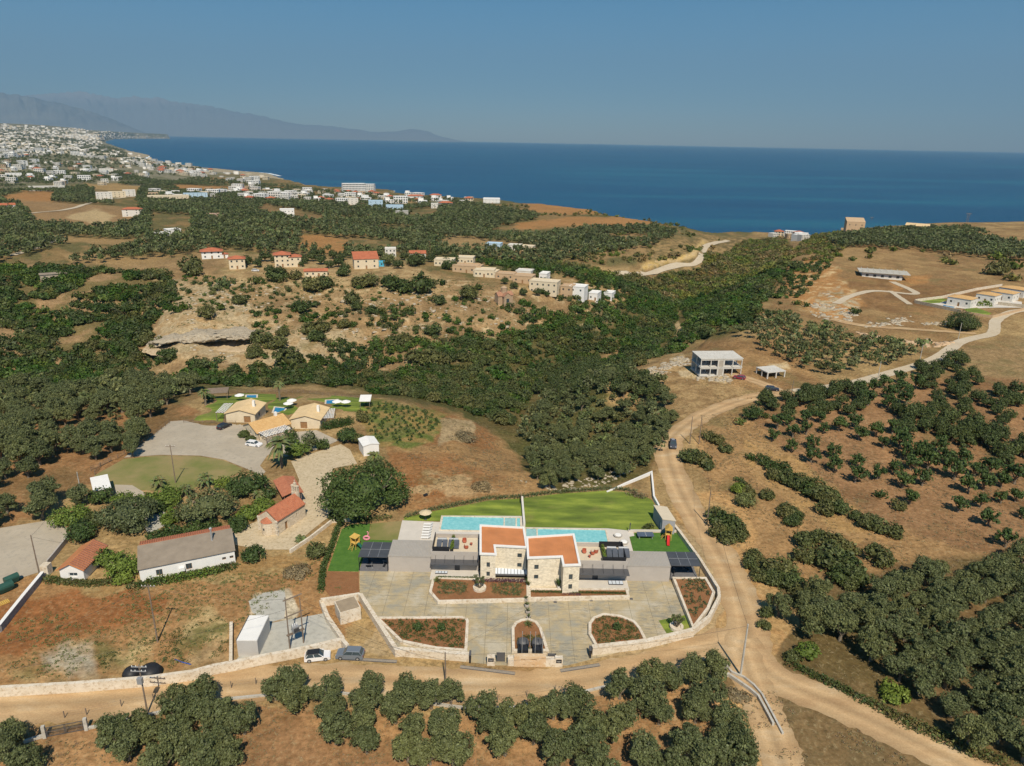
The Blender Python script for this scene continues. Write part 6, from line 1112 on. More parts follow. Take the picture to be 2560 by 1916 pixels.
x, y, z, w, d, rz = fit((478, 320), (560, 320), (625, 238), R7, K, 2.5, zr); canopy(x, y, zr, w, d, 2.4, rz, 'white woven shade pergola left of the left resort villa', WHITE); x, y, z, w, d, rz = fit((1390, 370), (1500, 365), (1535, 280), R7, K, 2.5, zr); canopy(x, y, zr, w, d, 2.4, rz, 'white woven shade pergola right of the right resort villa', WHITE)
x, y, z = at(400 + 505 * K, 940 + 195 * K); canopy(x, y, z, 6.4, 4, 2.5, .25, 'timber pavilion at the far left corner of the resort lawn', OLDW, kind='flat', name='garden_pavilion', pitch=.1); x, y, z = at(400 + 1775 * K, 940 + 262 * K); canopy(x, y, z, 3.2, 4.5, 2.4, .1, 'small white roofed barbecue hut at the right end of the resort lawn', WHITE, kind='flat', name='barbecue_hut', pitch=.1)
def rpool(s, lab):
    gx, gy, gz = G(*zip(*[(R7[0] + a * K, R7[1] + b_ * K) for a, b_ in poly(s)])); z = gz.mean() + .05; pts = list(zip(gx, gy)); o = empty('swimming_pool', (0, 0, z), 0, lab, 'pool'); MB().wall(pts, .5, -.5, .14, closed=True).build('coping', WSTONE, o); MB().prism(pts, -.4, .08).build('water', BPOOL, o)
rpool("970,318 1060,318 1092,282 990,280", 'blue pool between the two resort villas'); rpool("1425,255 1500,255 1535,220 1430,222", 'blue pool on the lawn right of the resort villas'); rpool("735,192 835,196 840,180 745,178", 'blue pool behind the left resort villa')
for u, v, l in ((1110, 285, 'by the pool between the resort villas, nearer one'), (1140, 258, 'by the pool between the resort villas, farther one'), (1530, 268, 'left one of two on the right resort lawn'), (1605, 270, 'right one of two on the right resort lawn'), (690, 212, 'left of the chimney of the left resort villa')): parasol(*at(400 + u * K, 940 + v * K), 1.6, 2.4, 'white parasol ' + l, WHITE, 'white parasols of the resort')
x, y, z, w, d, rz = fit((1745, 600), (1885, 578), (1815, 535), R7, K, 2.6, 0); house('small white storage hut with white roof beyond the chapel yard', 'hut', x, y, 0, w - .2, d + 1.2, 2.5, rz, WHITE, 'gable', WHITE, axis='y', cols=1, rows=1, pitch=.2, eave=.15, name='hut', holes={})
x, y, z, w, d, rz = fit((810, 265), (950, 235), (940, 130), R6, K, 2.8, 0); canopy(x, y, 0, w, d, 2.6, rz, 'white flat roofed shelter beside the left lawn', WHITE, WHITE, 'white_shelter', 'flat', pitch=.03)
def fence(s, o, k, h, lab, mat=OLDW, sp=2.5, rails=3, dens=1, name='fence'):
    gx, gy, gz = G(*zip(*[(o[0] + a * k, o[1] + b_ * k) for a, b_ in poly(s)])); e = empty(name, (0, 0, 0), 0, lab, 'fence'); r = MB(); P_ = []
    for i in range(len(gx) - 1):
        L = math.hypot(gx[i + 1] - gx[i], gy[i + 1] - gy[i]); n = max(1, int(L / sp))
        for j in range(n): f = j / n; P_.append((gx[i] + (gx[i + 1] - gx[i]) * f, gy[i] + (gy[i + 1] - gy[i]) * f))
    P_.append((gx[-1], gy[-1])); P_ = [(a, b_, onto(a, b_)) for a, b_ in P_]
    for a, b_, c in P_: MB().box(a - .05, b_ - .05, c - .3, a + .05, b_ + .05, c + h).build('post', mat, e)
    for i in range(rails): q = h * (i + 1) / (rails + .2); r.path([(a, b_, c + q) for a, b_, c in P_], .03 if mat is OLDW else .012, 4)
    r.build('rails', mat, e)
fence("700,1650 905,1555 1140,1410 1300,1285", (0, 640), .32603, 1.2, 'timber rail fence between the left grove and the parking lot'); fence("590,150 900,140 1240,150 1400,170 1740,200", R7, K, 1.2, 'timber rail fence along the back of the resort lawns'); fence("205,405 450,410 655,415", R7, K, 1.0, 'timber rail fence above the low wall behind the black car')
fence("820,130 870,60 960,10", R6, K, 1.2, 'short timber rail fence beside the white shelter', rails=4); fence("380,1180 700,1000", (0, 1460), .28933, 1.1, 'x') if 0 else None
# ---------------------------------------------------------------- plot left of the villa
x, y, z, w, d, rz = fit((470, 850), (690, 850), (652, 585), R5, K5, 3.2); o = empty('prefab_building', (x, y, 0), rz, 'long narrow grey prefab building with white flat roof on a concrete court', 'building')
MB().box(-w / 2, -d / 2, 0, w / 2, d / 2, 3.0).build('wall', plain('pale_grey_panel', (.52, .50, .47), .7, .05), o); MB().box(-w / 2 + .05, -d / 2 + .02, 3.0, w / 2 - .05, d / 2, 3.12).build('roof', WHITE, o); MB().box(-w / 2 - .12, -d / 2 + .2, 2.2, -w / 2 - .02, d / 2, 3.1).build('gutter', DGREY, o)
x, y, z, w, d, rz = fit((1570, 560), (1790, 497), (1702, 385), R5, K5, 2.6); o = empty('stone_hut', (x, y, 0), rz, 'square white stone hut with bare brown roof inside the walled corner', 'hut'); MB().box(-w / 2, -d / 2, 0, w / 2, d / 2, 2.5).build('wall', WSTONE, o); MB().box(-w / 2 + .15, -d / 2 + .15, 2.4, w / 2 - .15, d / 2 - .15, 2.56).build('roof', plain('screed_brown', (.33, .26, .18), .95, .15), o); MB().box(w / 2 - .02, -d / 4, .1, w / 2 + .04, d / 8, 2).build('door', DGREY, o)
mw('plot_wall', rs("1365,415 1765,355 1800,372", R5, K5, 1.5), .5, 0, 1.5, 'pale stone wall behind the square stone hut'); mw('plot_wall', rs("1370,425 1440,600 1600,830", R5, K5, 1.0), .7, 0, 1.0, 'pale stone wall between the stone hut and the concrete court')
mw('plot_wall', [P(480 + 415 * K5, 1400 + 655 * K5, .9), P(480 + 410 * K5, 1400 + 1085 * K5, .9)], .5, 0, .9, 'short white wall left of the prefab building')
mw('retaining_wall', [P(-250, 1738, 1.6), P(0, 1718, 1.6), P(180, 1708, 1.6), P(370, 1693, 1.6)] + rs("0,1180 220,1120 450,1078 720,1020 1000,968 1300,905 1590,835 1650,905", R5, K5, 1.6), .6, 0, 1.65, 'very long pale stone retaining wall along the left side of the dirt road')
mw('rubble_wall', [P(-60, 1150 + 1560 * K, .9), P(0, 1150 + 1440 * K, .9), P(200 * K, 1150 + 1190 * K, .9), P(370 * K, 1150 + 985 * K, .9)], .5, -.2, 1.35, 'grey rubble stone wall with white coping beside the left plot', RUBBLE)
mw('wall_coping', [P(-60, 1150 + 1560 * K, .9), P(0, 1150 + 1440 * K, .9), P(200 * K, 1150 + 1190 * K, .9), P(370 * K, 1150 + 985 * K, .9)], .62, 1.36, 1.46, 'white coping slabs on top of the grey rubble wall', WHITE, cat='coping')
mw('yard_wall', rs("400,870 460,800 590,640", R6, K, 1.2) + [P(580 * K, 1150 + 600 * K, 1.2)], .3, 0, 1.2, 'thin yard wall between the left car park and the cottages', PLAST); o = tag(MB().box(-.7, -.7, 0, .7, .7, 2.2).build('gate_pier', WSTONE, None, (*P(410 * K, 1150 + 985 * K), 0)), 'square white pier at the end of the rubble wall', 'pier')
tag(MB().wall(rs("1120,1500 1300,1380 1480,1240 1640,1225", R7, K, .8), .4, 0, .8).build('yard_wall', WSTONE), 'pale kerb wall curving between the chapel yard and the villa', 'wall')
gsheet('gravel_patch', "600,440 760,350 980,320 1000,440 980,620 760,690 700,600 640,560", GRAV, .03, R5, K5)
# kerb along the south edge of the road
mw('kerb_wall', [P(60, 1858), P(118, 1840)], .35, -.1, .45, 'short kerb wall left of the olive grove gate', CONC); mw('kerb_wall', [P(216, 1824), P(405, 1782), P(550, 1752), P(690, 1738), P(820, 1732), P(1000, 1752), P(1160, 1772), P(1280, 1772), P(1400, 1748), P(1500, 1722), P(1650, 1694), P(1740, 1672)], .35, -.1, .35, 'low concrete kerb wall along the grove side of the dirt road', CONC)
mw('channel_wall', rs("1830,780 1870,770 1960,830 2060,900 2130,960 2180,1050 2260,1200", R4, RB, .6), .35, -.2, .6, 'curving concrete channel wall right of the front grove, inner side', CONC); mw('channel_wall', rs("1850,700 1900,760 2000,800 2090,870 2160,950 2230,1080 2340,1290", R4, RB, .3), .3, -.3, .4, 'curving concrete channel wall right of the front grove, outer side', CONC)
fence("560,1160 750,1135 1050,1060 1600,960 2000,900 2212,870 2560,880 3300,1040 3900,1070 4300,1020 4800,930", (0, 1460), .28933, 1.25, 'thin wire fence with leaning posts along the grove side of the road', plain('rusty_post', (.20, .16, .13), .9), 4.0, 2, name='wire_fence')
def mgate(a, b_, lab, hh=1.7):
    o = empty('iron_gate', (a[0], a[1], 0), math.atan2(b_[1] - a[1], b_[0] - a[0]), lab, 'gate'); L = math.hypot(b_[0] - a[0], b_[1] - a[1])
    for q in (-.25, L + .25): MB().box(q - .22, -.22, 0, q + .22, .22, hh + .35).build('pillar', CONC, o)
    for s0, s1 in ((.05, L / 2 - .03), (L / 2 + .03, L - .05)):
        g = MB().box(s0, -.03, .12, s1, .03, .2).box(s0, -.03, hh - .08, s1, .03, hh).box(s0, -.03, .9, s1, .03, .96).box(s0, -.03, .1, s0 + .07, .03, hh).box(s1 - .07, -.03, .1, s1, .03, hh); n = int((s1 - s0) / .14)
        for i in range(n): q = s0 + (s1 - s0) * i / n; g.box(q - .012, -.012, .15, q + .012, .012, hh - .05)
        g.build('gate_leaf', DGREY, o)
mgate(P(118, 1844), P(212, 1826), 'iron bar gate with two leaves between concrete pillars, lower left'); mgate(P(1280 + 1610 * RB, 1460 + 755 * RB), P(1280 + 1820 * RB, 1460 + 775 * RB), 'iron bar gate beside the road junction at the front grove')
# ---------------------------------------------------------------- vehicles
def tyre(o, x, y, r, w=.2):
    t_ = MB().tube((x, y - w / 2, r), (x, y + w / 2, r), r, r, 16).build('wheel', RUBR, o); MB().tube((x, y - w / 2 - .012, r), (x, y + w / 2 + .012, r), r * .6, r * .6, 12).build('rim', STEEL, t_)
RUBR = plain('tyre_rubber', (.02, .02, .022), .8)
def car(x, y, z, rz, L, W_, H, col, lab, style='hatch', rough=.3):
    cm = plain('car_paint_' + style + str(len(MT)), col, rough, .03, spec=.6); o = empty('parked_car' if style != 'pickup' else 'pickup_truck', (x, y, z), rz, lab, 'car' if style != 'pickup' else 'pickup'); h0 = .22; hb = H * .60
    pr = {'hatch': [(-.5, .34), (-.495, .56), (-.47, .60), (-.30, .63), (.5 - .27, .60), (.45, .50), (.49, .42), (.5, .26)], 'suv': [(-.5, .36), (-.495, .60), (-.46, .63), (-.30, .65), (.24, .63), (.44, .55), (.49, .46), (.5, .28)], 'pickup': [(-.5, .40), (-.5, .58), (-.02, .58), (.0, .6), (.26, .6), (.44, .54), (.49, .44), (.5, .3)]}[style]
    b_ = MB(); S = [(px * L, pz * H) for px, pz in pr]; n = len(S)
    for yy, q in ((-1, 0), (1, 1)): b_.v += [(a, yy * W_ / 2 * (.97 if c > .5 * H else 1) * (.93 if abs(a) > .45 * L else 1), c) for a, c in S] + [(a * .985, yy * W_ / 2 * (.93 if abs(a) > .45 * L else .99), h0) for a, c in S]
    N2_ = 2 * n
    for i in range(n - 1):
        b_.f += [(i, i + 1, N2_ + i + 1, N2_ + i), (n + i, n + i + 1, i + 1, i), (N2_ + i, N2_ + i + 1, N2_ + n + i + 1, N2_ + n + i), (n + i, N2_ + n + i, N2_ + n + i + 1, n + i + 1)]; b_.m += [0] * 4
    b_.f += [(0, N2_, N2_ + n, n), (n - 1, 2 * n - 1, N2_ + 2 * n - 1, N2_ + n - 1)]; b_.m += [0, 0]
    bo = b_.build('body', cm, o)
    cb = {'hatch': (-.46, .24, -.36, .06), 'suv': (-.47, .25, -.36, .08), 'pickup': (-.05, .28, -.02, .12)}[style]; zb = H * .60; zt = H * .97; c1, c2, c3, c4 = [q * L for q in cb]; wb, wt = W_ / 2 * .95, W_ / 2 * .78
    vs = [(c1, -wb, zb), (c2, -wb, zb), (c4, -wt, zt), (c3, -wt, zt), (c1, wb, zb), (c2, wb, zb), (c4, wt, zt), (c3, wt, zt)]; MB().add(vs, [(0, 1, 2, 3), (5, 4, 7, 6), (1, 5, 6, 2), (4, 0, 3, 7)]).build('window', GLASS, o)
    rt = MB().add([(c3 - .12, -wt - .02, zt), (c4 + .1, -wt - .02, zt), (c4 + .1, wt + .02, zt), (c3 - .12, wt + .02, zt), (c3, -wt + .05, zt + .06), (c4, -wt + .05, zt + .06), (c4, wt - .05, zt + .06), (c3, wt - .05, zt + .06)], [(3, 2, 1, 0), (4, 5, 6, 7), (0, 1, 5, 4), (1, 2, 6, 5), (2, 3, 7, 6), (3, 0, 4, 7)]).build('roof', BLACK if style == 'hatch' and 'black roof' in lab else cm, o); pl = MB()
    for sg in (-1, 1):
        for f, g in ((c2, c4), ((c1 + c2) / 2, (c3 + c4) / 2), (c1, c3)): pl.tube((f, sg * wb, zb), (g, sg * wt, zt), .045, .04, 4)
    pl.build('pillars', cm, o)
    for sg in (-1, 1):
        for a in (-.31, .31): tyre(o, a * L, sg * (W_ / 2 - .10), .33, .24)
        MB().box(L * .44, sg * W_ * .36 - .16, H * .40, L * .492, sg * W_ * .36 + .16, H * .47).build('headlight', SKYL, o); MB().box(-L * .502, sg * W_ * .36 - .14, H * .46, -L * .47, sg * W_ * .36 + .14, H * .55).build('tail_light', RED_, o); MB().box(c2 - .25, sg * (W_ / 2 + .03) - .1, zb, c2 - .1, sg * (W_ / 2 + .03) + .1, zb + .14).build('mirror', cm, o)
    if style == 'pickup': MB().box(-L * .49, -W_ * .42, H * .585, -L * .06, W_ * .42, H * .60).build('load_bed', BLACK, o); MB().box(-L * .35, -.4, H * .6, -L * .15, .4, H * .78).box(-L * .46, -.5, H * .6, -L * .38, .3, H * .7).build('load', STEEL, o)
    return o
a, b_ = P(763, 1655), P(822, 1650); car((a[0] + b_[0]) / 2, (a[1] + b_[1]) / 2 + .5, .03, math.atan2(b_[1] - a[1], b_[0] - a[0]) + .05, 4.1, 1.75, 1.45, (.80, .80, .82), 'white hatchback with black roof parked by the stone wall on the dirt road')
a, b_ = P(843, 1648), P(905, 1650); car((a[0] + b_[0]) / 2, (a[1] + b_[1]) / 2 + .6, .03, math.pi - .03, 4.5, 1.85, 1.6, (.16, .19, .23), 'slate grey crossover parked on the dirt road beside the drain grate', 'suv')
car(*at(400 + 555 * K, 940 + 448 * K), 1.15, 4.4, 1.8, 1.5, (.02, .02, .03), 'black hatchback parked before the low wall of the resort lot', 'suv'); car(*at(400 + 812 * K, 940 + 603 * K), -.25, 4.4, 1.8, 1.45, (.82, .82, .84), 'white car parked in front of the big palm at the resort', 'suv')
car(*at(1440 + 836 * K, 820 + 1018 * K, .06), -1.75, 5.2, 1.85, 1.7, (.07, .075, .09), 'dark pickup truck driving down the dirt road', 'pickup'); car(*at(1440 + 1690 * K, 820 + 540 * K, .08), -.25, 4.5, 1.8, 1.45, (.02, .025, .05), 'dark blue car parked on the track before the concrete pavilion', 'suv'); car(*at(1440 + 1408 * K, 820 + 440 * K, .05), 2.6, 4.2, 1.75, 1.4, (.25, .03, .06), 'dark red old car beside the unfinished concrete house', 'suv'); car(*at(600 + 135 * K, 420 + 893 * K, .05), .0, 4.3, 1.75, 1.45, (.7, .7, .72), 'white car parked below the left cream house', 'suv')
for u, v, l, s_ in ((50, 1140, 'nearer of two green wheeled waste containers by the rubble wall', 1.25), (108, 1065, 'farther of two green wheeled waste containers by the rubble wall', 1.1)):
    x, y = P(u * K, 1150 + v * K); o = empty('waste_container', (x, y, .03), 1.0, l, 'bin'); gm_ = MT.get('container_green') or plain('container_green', (.03, .09, .07), .5, .1); MB().add([(-.9, -.45, .2), (.9, -.45, .2), (.9, .45, .2), (-.9, .45, .2), (-1.05 * s_, -.6 * s_, 1.15), (1.05 * s_, -.6 * s_, 1.15), (1.05 * s_, .6 * s_, 1.15), (-1.05 * s_, .6 * s_, 1.15)], [(3, 2, 1, 0), (0, 1, 5, 4), (1, 2, 6, 5), (2, 3, 7, 6), (3, 0, 4, 7), (4, 5, 6, 7)]).build('body', gm_, o); MB().tube((-1.05 * s_, 0, 1.12), (1.05 * s_, 0, 1.12), .6 * s_, .6 * s_, 14).build('lid', gm_, o)
    for a in (-.75, .75): MB().tube((a, -.3, .12), (a, -.22, .12), .12, .12, 8).tube((a, .22, .12), (a, .3, .12), .12, .12, 8).build('wheel', BLACK, o)
o = empty('wooden_pallet', (*P(35 * K, 1150 + 1235 * K), .05), .9, 'old wooden pallet lying beside the waste containers', 'pallet'); s = MB()
for i in range(6): s.box(-.8 + i * .28, -.6, .12, -.62 + i * .28, .6, .15)
s.box(-.8, -.6, 0, .78, -.5, .12).box(-.8, .5, 0, .78, .6, .12).box(-.8, -.05, 0, .78, .05, .12).build('boards', YWOOD, o)
x, y = P(400 * .2 + 300, 1680); o = empty('covered_tank', (*P(1300 * .28933, 1460 + 770 * .28933, .5), 0), .1, 'black plastic covered tank heap behind the retaining wall', 'tank'); MB().lathe((0, 0, 0), [(1.6, 0), (1.7, .8), (1.3, 1.5), (.4, 1.8), (.05, 1.85)], 14).build('tank_body', BLACK, o, smooth=True); MB().lathe((-2.9, .1, 0), [(1.3, 0), (1.3, .7), (.9, 1.3), (.05, 1.5)], 12).build('side_cover', BLACK, o, smooth=True)
tag(MB().path([(*P(1510 * .28933, 1460 + 655 * .28933), .08), (*P(1570 * .28933, 1460 + 680 * .28933), .1), (*P(1650 * .28933, 1460 + 700 * .28933), .08)], .09, 8).build('blue_pipe', BLUEW), 'bent blue plastic pipe lying in the dry weeds', 'pipe'); tag(MB().box(-.5, -.3, 0, .5, .3, .45).build('water_trough', BLACK, None, (*P(1064, 1240), onto(*P(1064, 1240))), .8), 'black overturned crate on the red soil behind the lawn', 'crate')
# ---------------------------------------------------------------- poles and lines
TOP = {}
def pole(key, bu, bv, tu, tv, lab, mat=OLDW, arm=0, r=.14, zg=None):
    x, y, z = at(bu, bv); lo, hi = 0, 40
    for _ in range(40):
        m_ = (lo + hi) / 2; lo, hi = (m_, hi) if QQ(x, y, z + m_)[1] > tv else (lo, m_)
    h = max(4, lo); o = empty('utility_pole', (x, y, z), 0, lab, 'utility pole'); MB().tube((0, 0, -.3), (0, 0, h), r, r * .62, 8).build('shaft', mat, o)
    if arm:
        rzz = .15
        for q in range(arm): a_ = MB().box(-1.1, -.08 - .3 * q, h - .45 - .5 * q, 1.1, .02 - .3 * q, h - .33 - .5 * q).build('crossarm', STEEL if arm > 1 else mat, o); i_ = MB(); [i_.lathe((s_, -.03 - .3 * q, h - .33 - .5 * q), [(.05, 0), (.07, .1), (.03, .2)], 6) for s_ in (-1, -.45, .45, 1)]; i_.build('insulators', WHITE, a_)
    TOP[key] = (x, y, z + h); return o, h
pole('a', 394, 1605, 367, 1461, 'tall wooden pole with crossarm standing in the left dirt plot', arm=1); o2, h2 = pole('b', 369, 1784, 343, 1662, 'wooden pole with steel crossarms and transformer gear at the lower left road edge', arm=2); MB().box(-.35, -.6, h2 - 3, .35, -.1, h2 - 2).build('switch_box', STEEL, o2)
pole('c', 1114, 1712, 1112, 1631, 'dark wooden pole on the road in front of the entrance bed'); pole('d', 1851, 1689, 1872, 1561, 'grey concrete pole at the road junction', CONC, r=.2); pole('e', 1280 + 1680 * K, 1150 + 560 * K, 1776, 1227, 'dark wooden pole beside the round carob shrub')
pole('f', 1440 + 1060 * K, 820 + 1003 * K, 1440 + 1014 * K, 820 + 760 * K, 'wooden pole at the road bend, right leg of the pair'); pole('f2', 1440 + 980 * K, 820 + 1003 * K, 1440 + 1010 * K, 820 + 765 * K, 'wooden pole at the road bend, left leg of the pair'); pole('g', 1440 + 1848 * K, 820 + 640 * K, 1985, 951, 'dark wooden pole at the turning to the concrete pavilion')
pole('h', 1920 + 945 * K, 480 + 1620 * K, 1920 + 975 * K, 480 + 1460 * K, 'pole beside the country road, nearest of three', CONC); pole('i', 1920 + 1305 * K, 480 + 1475 * K, 1920 + 1330 * K, 480 + 1320 * K, 'pole beside the country road, middle of three', CONC); pole('j', 1920 + 1640 * K, 480 + 1270 * K, 1920 + 1665 * K, 480 + 1130 * K, 'pole beside the country road, farthest of three', CONC)
pole('k', 400 + 135 * K, 940 + 925 * K, 400 + 85 * K, 940 + 595 * K, 'wooden pole with crossarm on the brown resort lawn', arm=1); pole('l', 340 * K, 1150 + 985 * K, 265 * K, 1150 + 650 * K, 'wooden pole beside the rubble wall at the left car park'); pole('m', 715 * K, 1150 + 370 * K, 660 * K, 1150 + 105 * K, 'pale thin pole in front of the white shelter', CONC)
pole('n', 480 + 1040 * K5, 1400 + 945 * K5, 480 + 985 * K5, 1400 + 400 * K5, 'left pole of the transformer platform'); pole('n2', 480 + 1185 * K5, 1400 + 880 * K5, 480 + 1135 * K5, 1400 + 400 * K5, 'right pole of the transformer platform')
n1, n2 = TOP['n'], TOP['n2']; o = empty('transformer_platform', (n1[0], n1[1], 0), math.atan2(n2[1] - n1[1], n2[0] - n1[0]), 'grey transformer on a beam platform between two wooden poles', 'transformer'); L = math.hypot(n2[0] - n1[0], n2[1] - n1[1]); MB().box(-.3, -.2, 2.6, L + .3, -.1, 2.8).box(-.3, .1, 2.6, L + .3, .2, 2.8).build('beams', OLDW, o); t_ = MB().box(L / 2 - .5, -.4, 2.8, L / 2 + .5, .4, 4.0).build('transformer_tank', GREYG if False else STEEL, o); fb = MB()
for i in range(8): fb.box(L / 2 - .45 + i * .12, -.55, 2.95, L / 2 - .42 + i * .12, -.4, 3.8)
fb.build('cooling_fins', DGREY, t_); MB().box(-.4, -.08, 6.2, L + .4, .08, 6.35).box(-.4, -.08, n1[2] - .6, L + .4, .08, n1[2] - .45).build('crossarm', OLDW, o); i_ = MB(); [i_.lathe((L / 2 - .35 + q * .35, 0, 4.0), [(.07, 0), (.09, .1), (.05, .3), (.09, .35), (.03, .5)], 7) for q in range(3)]; i_.build('bushings', WHITE, o)
WIRE = plain('wire_black', (.03, .03, .03), .6)
def wire(a, b_, lab, sag=1.0, r=.022, dz=0):
    a = V3(*(TOP[a] if isinstance(a, str) else a)) - V3(0, 0, .3 + dz); b_ = V3(*(TOP[b_] if isinstance(b_, str) else b_)) - V3(0, 0, .3 + dz); p = [tuple(a + (b_ - a) * i / 14 - V3(0, 0, sag * 4 * (i / 14) * (1 - i / 14))) for i in range(15)]; tag(MB().path(p, r, 4).build('power_line', WIRE), lab, 'cable')
wire((-75, 83, 10), 'a', 'overhead line from the left edge to the dirt plot pole'); wire('a', 'n', 'overhead line from the dirt plot pole to the transformer', 1.2); wire((-80, 84, 7), 'n', 'lower overhead line crossing the left dirt plot', 1.4, dz=2); wire('n2', 'c', 'overhead line from the transformer to the pole before the entrance', 1.0); wire('n2', 'c', 'second overhead line from the transformer to the entrance pole', 1.4, dz=1.2); wire('c', 'd', 'overhead line along the road from the entrance pole to the junction', 1.6); wire('d', 'e', 'overhead line from the junction pole to the carob shrub pole', 1.2); wire('e', 'f', 'overhead line from the carob shrub pole to the road bend', 1.4); wire('c', (14, 112, 6.2), 'service line from the entrance pole to the east villa', .6, .015)
wire('l', (-75, 118, 6), 'overhead line over the left car park', .8); wire('l', 'm', 'overhead line from the rubble wall pole to the thin pole', .8); wire('f', 'g', 'overhead line from the road bend to the pavilion turning', 1.6); wire('g', 'h', 'overhead line along the country road', 1.5)
# ---------------------------------------------------------------- unfinished concrete buildings
PALEC = mottled('pale_concrete', (.56, .545, .50), (.64, .62, .57), (.42, .40, .35), .4, 1.5, bs=.2); o_, k_ = (1440, 820), K; zf = float(G(1800, 930)[2][0]); x, y, z, w, d, rz = fit((1075, 265), (1450, 262), (1440, 195), o_, k_, 6.6, zf); o = empty('unfinished_house', (x, y, zf), rz, 'two storey bare concrete house frame with open bays', 'building'); w *= .98
for f in (0, 1, 2): MB().box(-w / 2, -d / 2, f * 3.2 - .1, w / 2, d / 2, f * 3.2 + .14).build('floor_slab', PALEC, o)
for f in (0, 1):
    for i, q in enumerate((0, .24, .42, .56, .78, 1)):
        for c in (0, .5, 1): a_ = .28 if i not in (2, 3) else .45; MB().box(-w / 2 + .2 + (w - .4 - a_) * q, -d / 2 + .1 + (d - .5) * c, f * 3.2 + .14, -w / 2 + .2 + (w - .4 - a_) * q + a_, -d / 2 + .4 + (d - .5) * c, f * 3.2 + 3.1).build('column', PALEC, o)
    MB().box(-w / 2 + .2, -d / 2 + .14, f * 3.2 + 2.6, w / 2 - .2, -d / 2 + .36, f * 3.2 + 3.1).build('beam', PALEC, o); MB().box(-w / 2 + .3, d / 2 - .3, f * 3.2 + .14, w * .1, d / 2 - .12, f * 3.2 + 3.1).build('infill_wall', PALEC, o); MB().box(w * .2, d / 2 - .3, f * 3.2 + .14, w * .35, d / 2 - .12, f * 3.2 + 3.1).build('infill_wall', PALEC, o); MB().box(-w * .07, -d / 2 + .16, f * 3.2 + .14, w * .05, -d / 2 + .34, f * 3.2 + 3.1).build('infill_wall', plain('block_wall%d' % f, (.40, .36, .30), .95), o)
x, y, z, w, d, rz = fit((1655, 385), (1812, 370), (1690, 325), o_, k_, 3.4, zf - .3); o = empty('concrete_pavilion', (x, y, zf - .3), rz, 'single storey white concrete frame pavilion with flat roof', 'building'); MB().box(-w / 2, -d / 2, 3.1, w / 2, d / 2, 3.4).build('roof_slab', PALEC, o); MB().box(-w / 2, -d / 2, -.3, w / 2, d / 2, .45).build('base', WPL, o)
for q in (0, .5, 1):
    for c in (0, .5, 1):
        if q == .5 and c == .5: continue
        MB().box(-w / 2 + .05 + (w - .5) * q, -d / 2 + .05 + (d - .5) * c, .45, -w / 2 + .4 + (w - .5) * q, -d / 2 + .4 + (d - .5) * c, 3.1).build('column', WPL, o)
tag(MB().box(-.15, -.15, 0, .15, .15, .01).build('x', CONC), 'x', 'x') if 0 else None
# ---------------------------------------------------------------- single trees and garden plants
def tree1(name, lab, o, k, u, v, rp, style, mat, hr=1.3, leaf=.24, dens=1.0, trunk=True, cat='tree', seed=[900], tv=.35):
    seed[0] += 1; U, Vv = o[0] + u * k, o[1] + v * k; gx, gy, gz = G(U, Vv); dist = math.hypot(gx[0], gy[0], CH - gz[0]); r = rp * k * dist / F; h = r * hr; d = ray(U, Vv); d /= np.linalg.norm(d[:2]); sh = h * .5 / -d[2]; x, y = gx[0] - d[0] * sh, gy[0] - d[1] * sh; z = onto(x, y)
    n = int(min(7000, max(260, 150 * (r / leaf / 3) ** 1.6)) * dens); vv_, f, t = crown(style, r, h, n, leaf, seed[0], tv=tv); cm = npmesh('crown', vv_, f, mat, t)
    if trunk: e = empty(name, (x, y, z), 0, lab, cat); link('crown', cm, e); link('trunk', trunk_mesh(r, h, seed[0]), e); return e
    return tag(link(name, cm, None, (x, y, z)), lab, cat)
tree1('carob_tree', 'huge dark green tree with domed crown right of the chapel', R7, K, 1775, 985, 320, 'round', DKG, 1.15, .30, 1.3, tv=.3)
tree1('vine_mound', 'big rounded green mound behind the huge dark tree', R7, K, 1890, 800, 135, 'bush', SCB, 1.2, .26, trunk=False, cat='shrub')
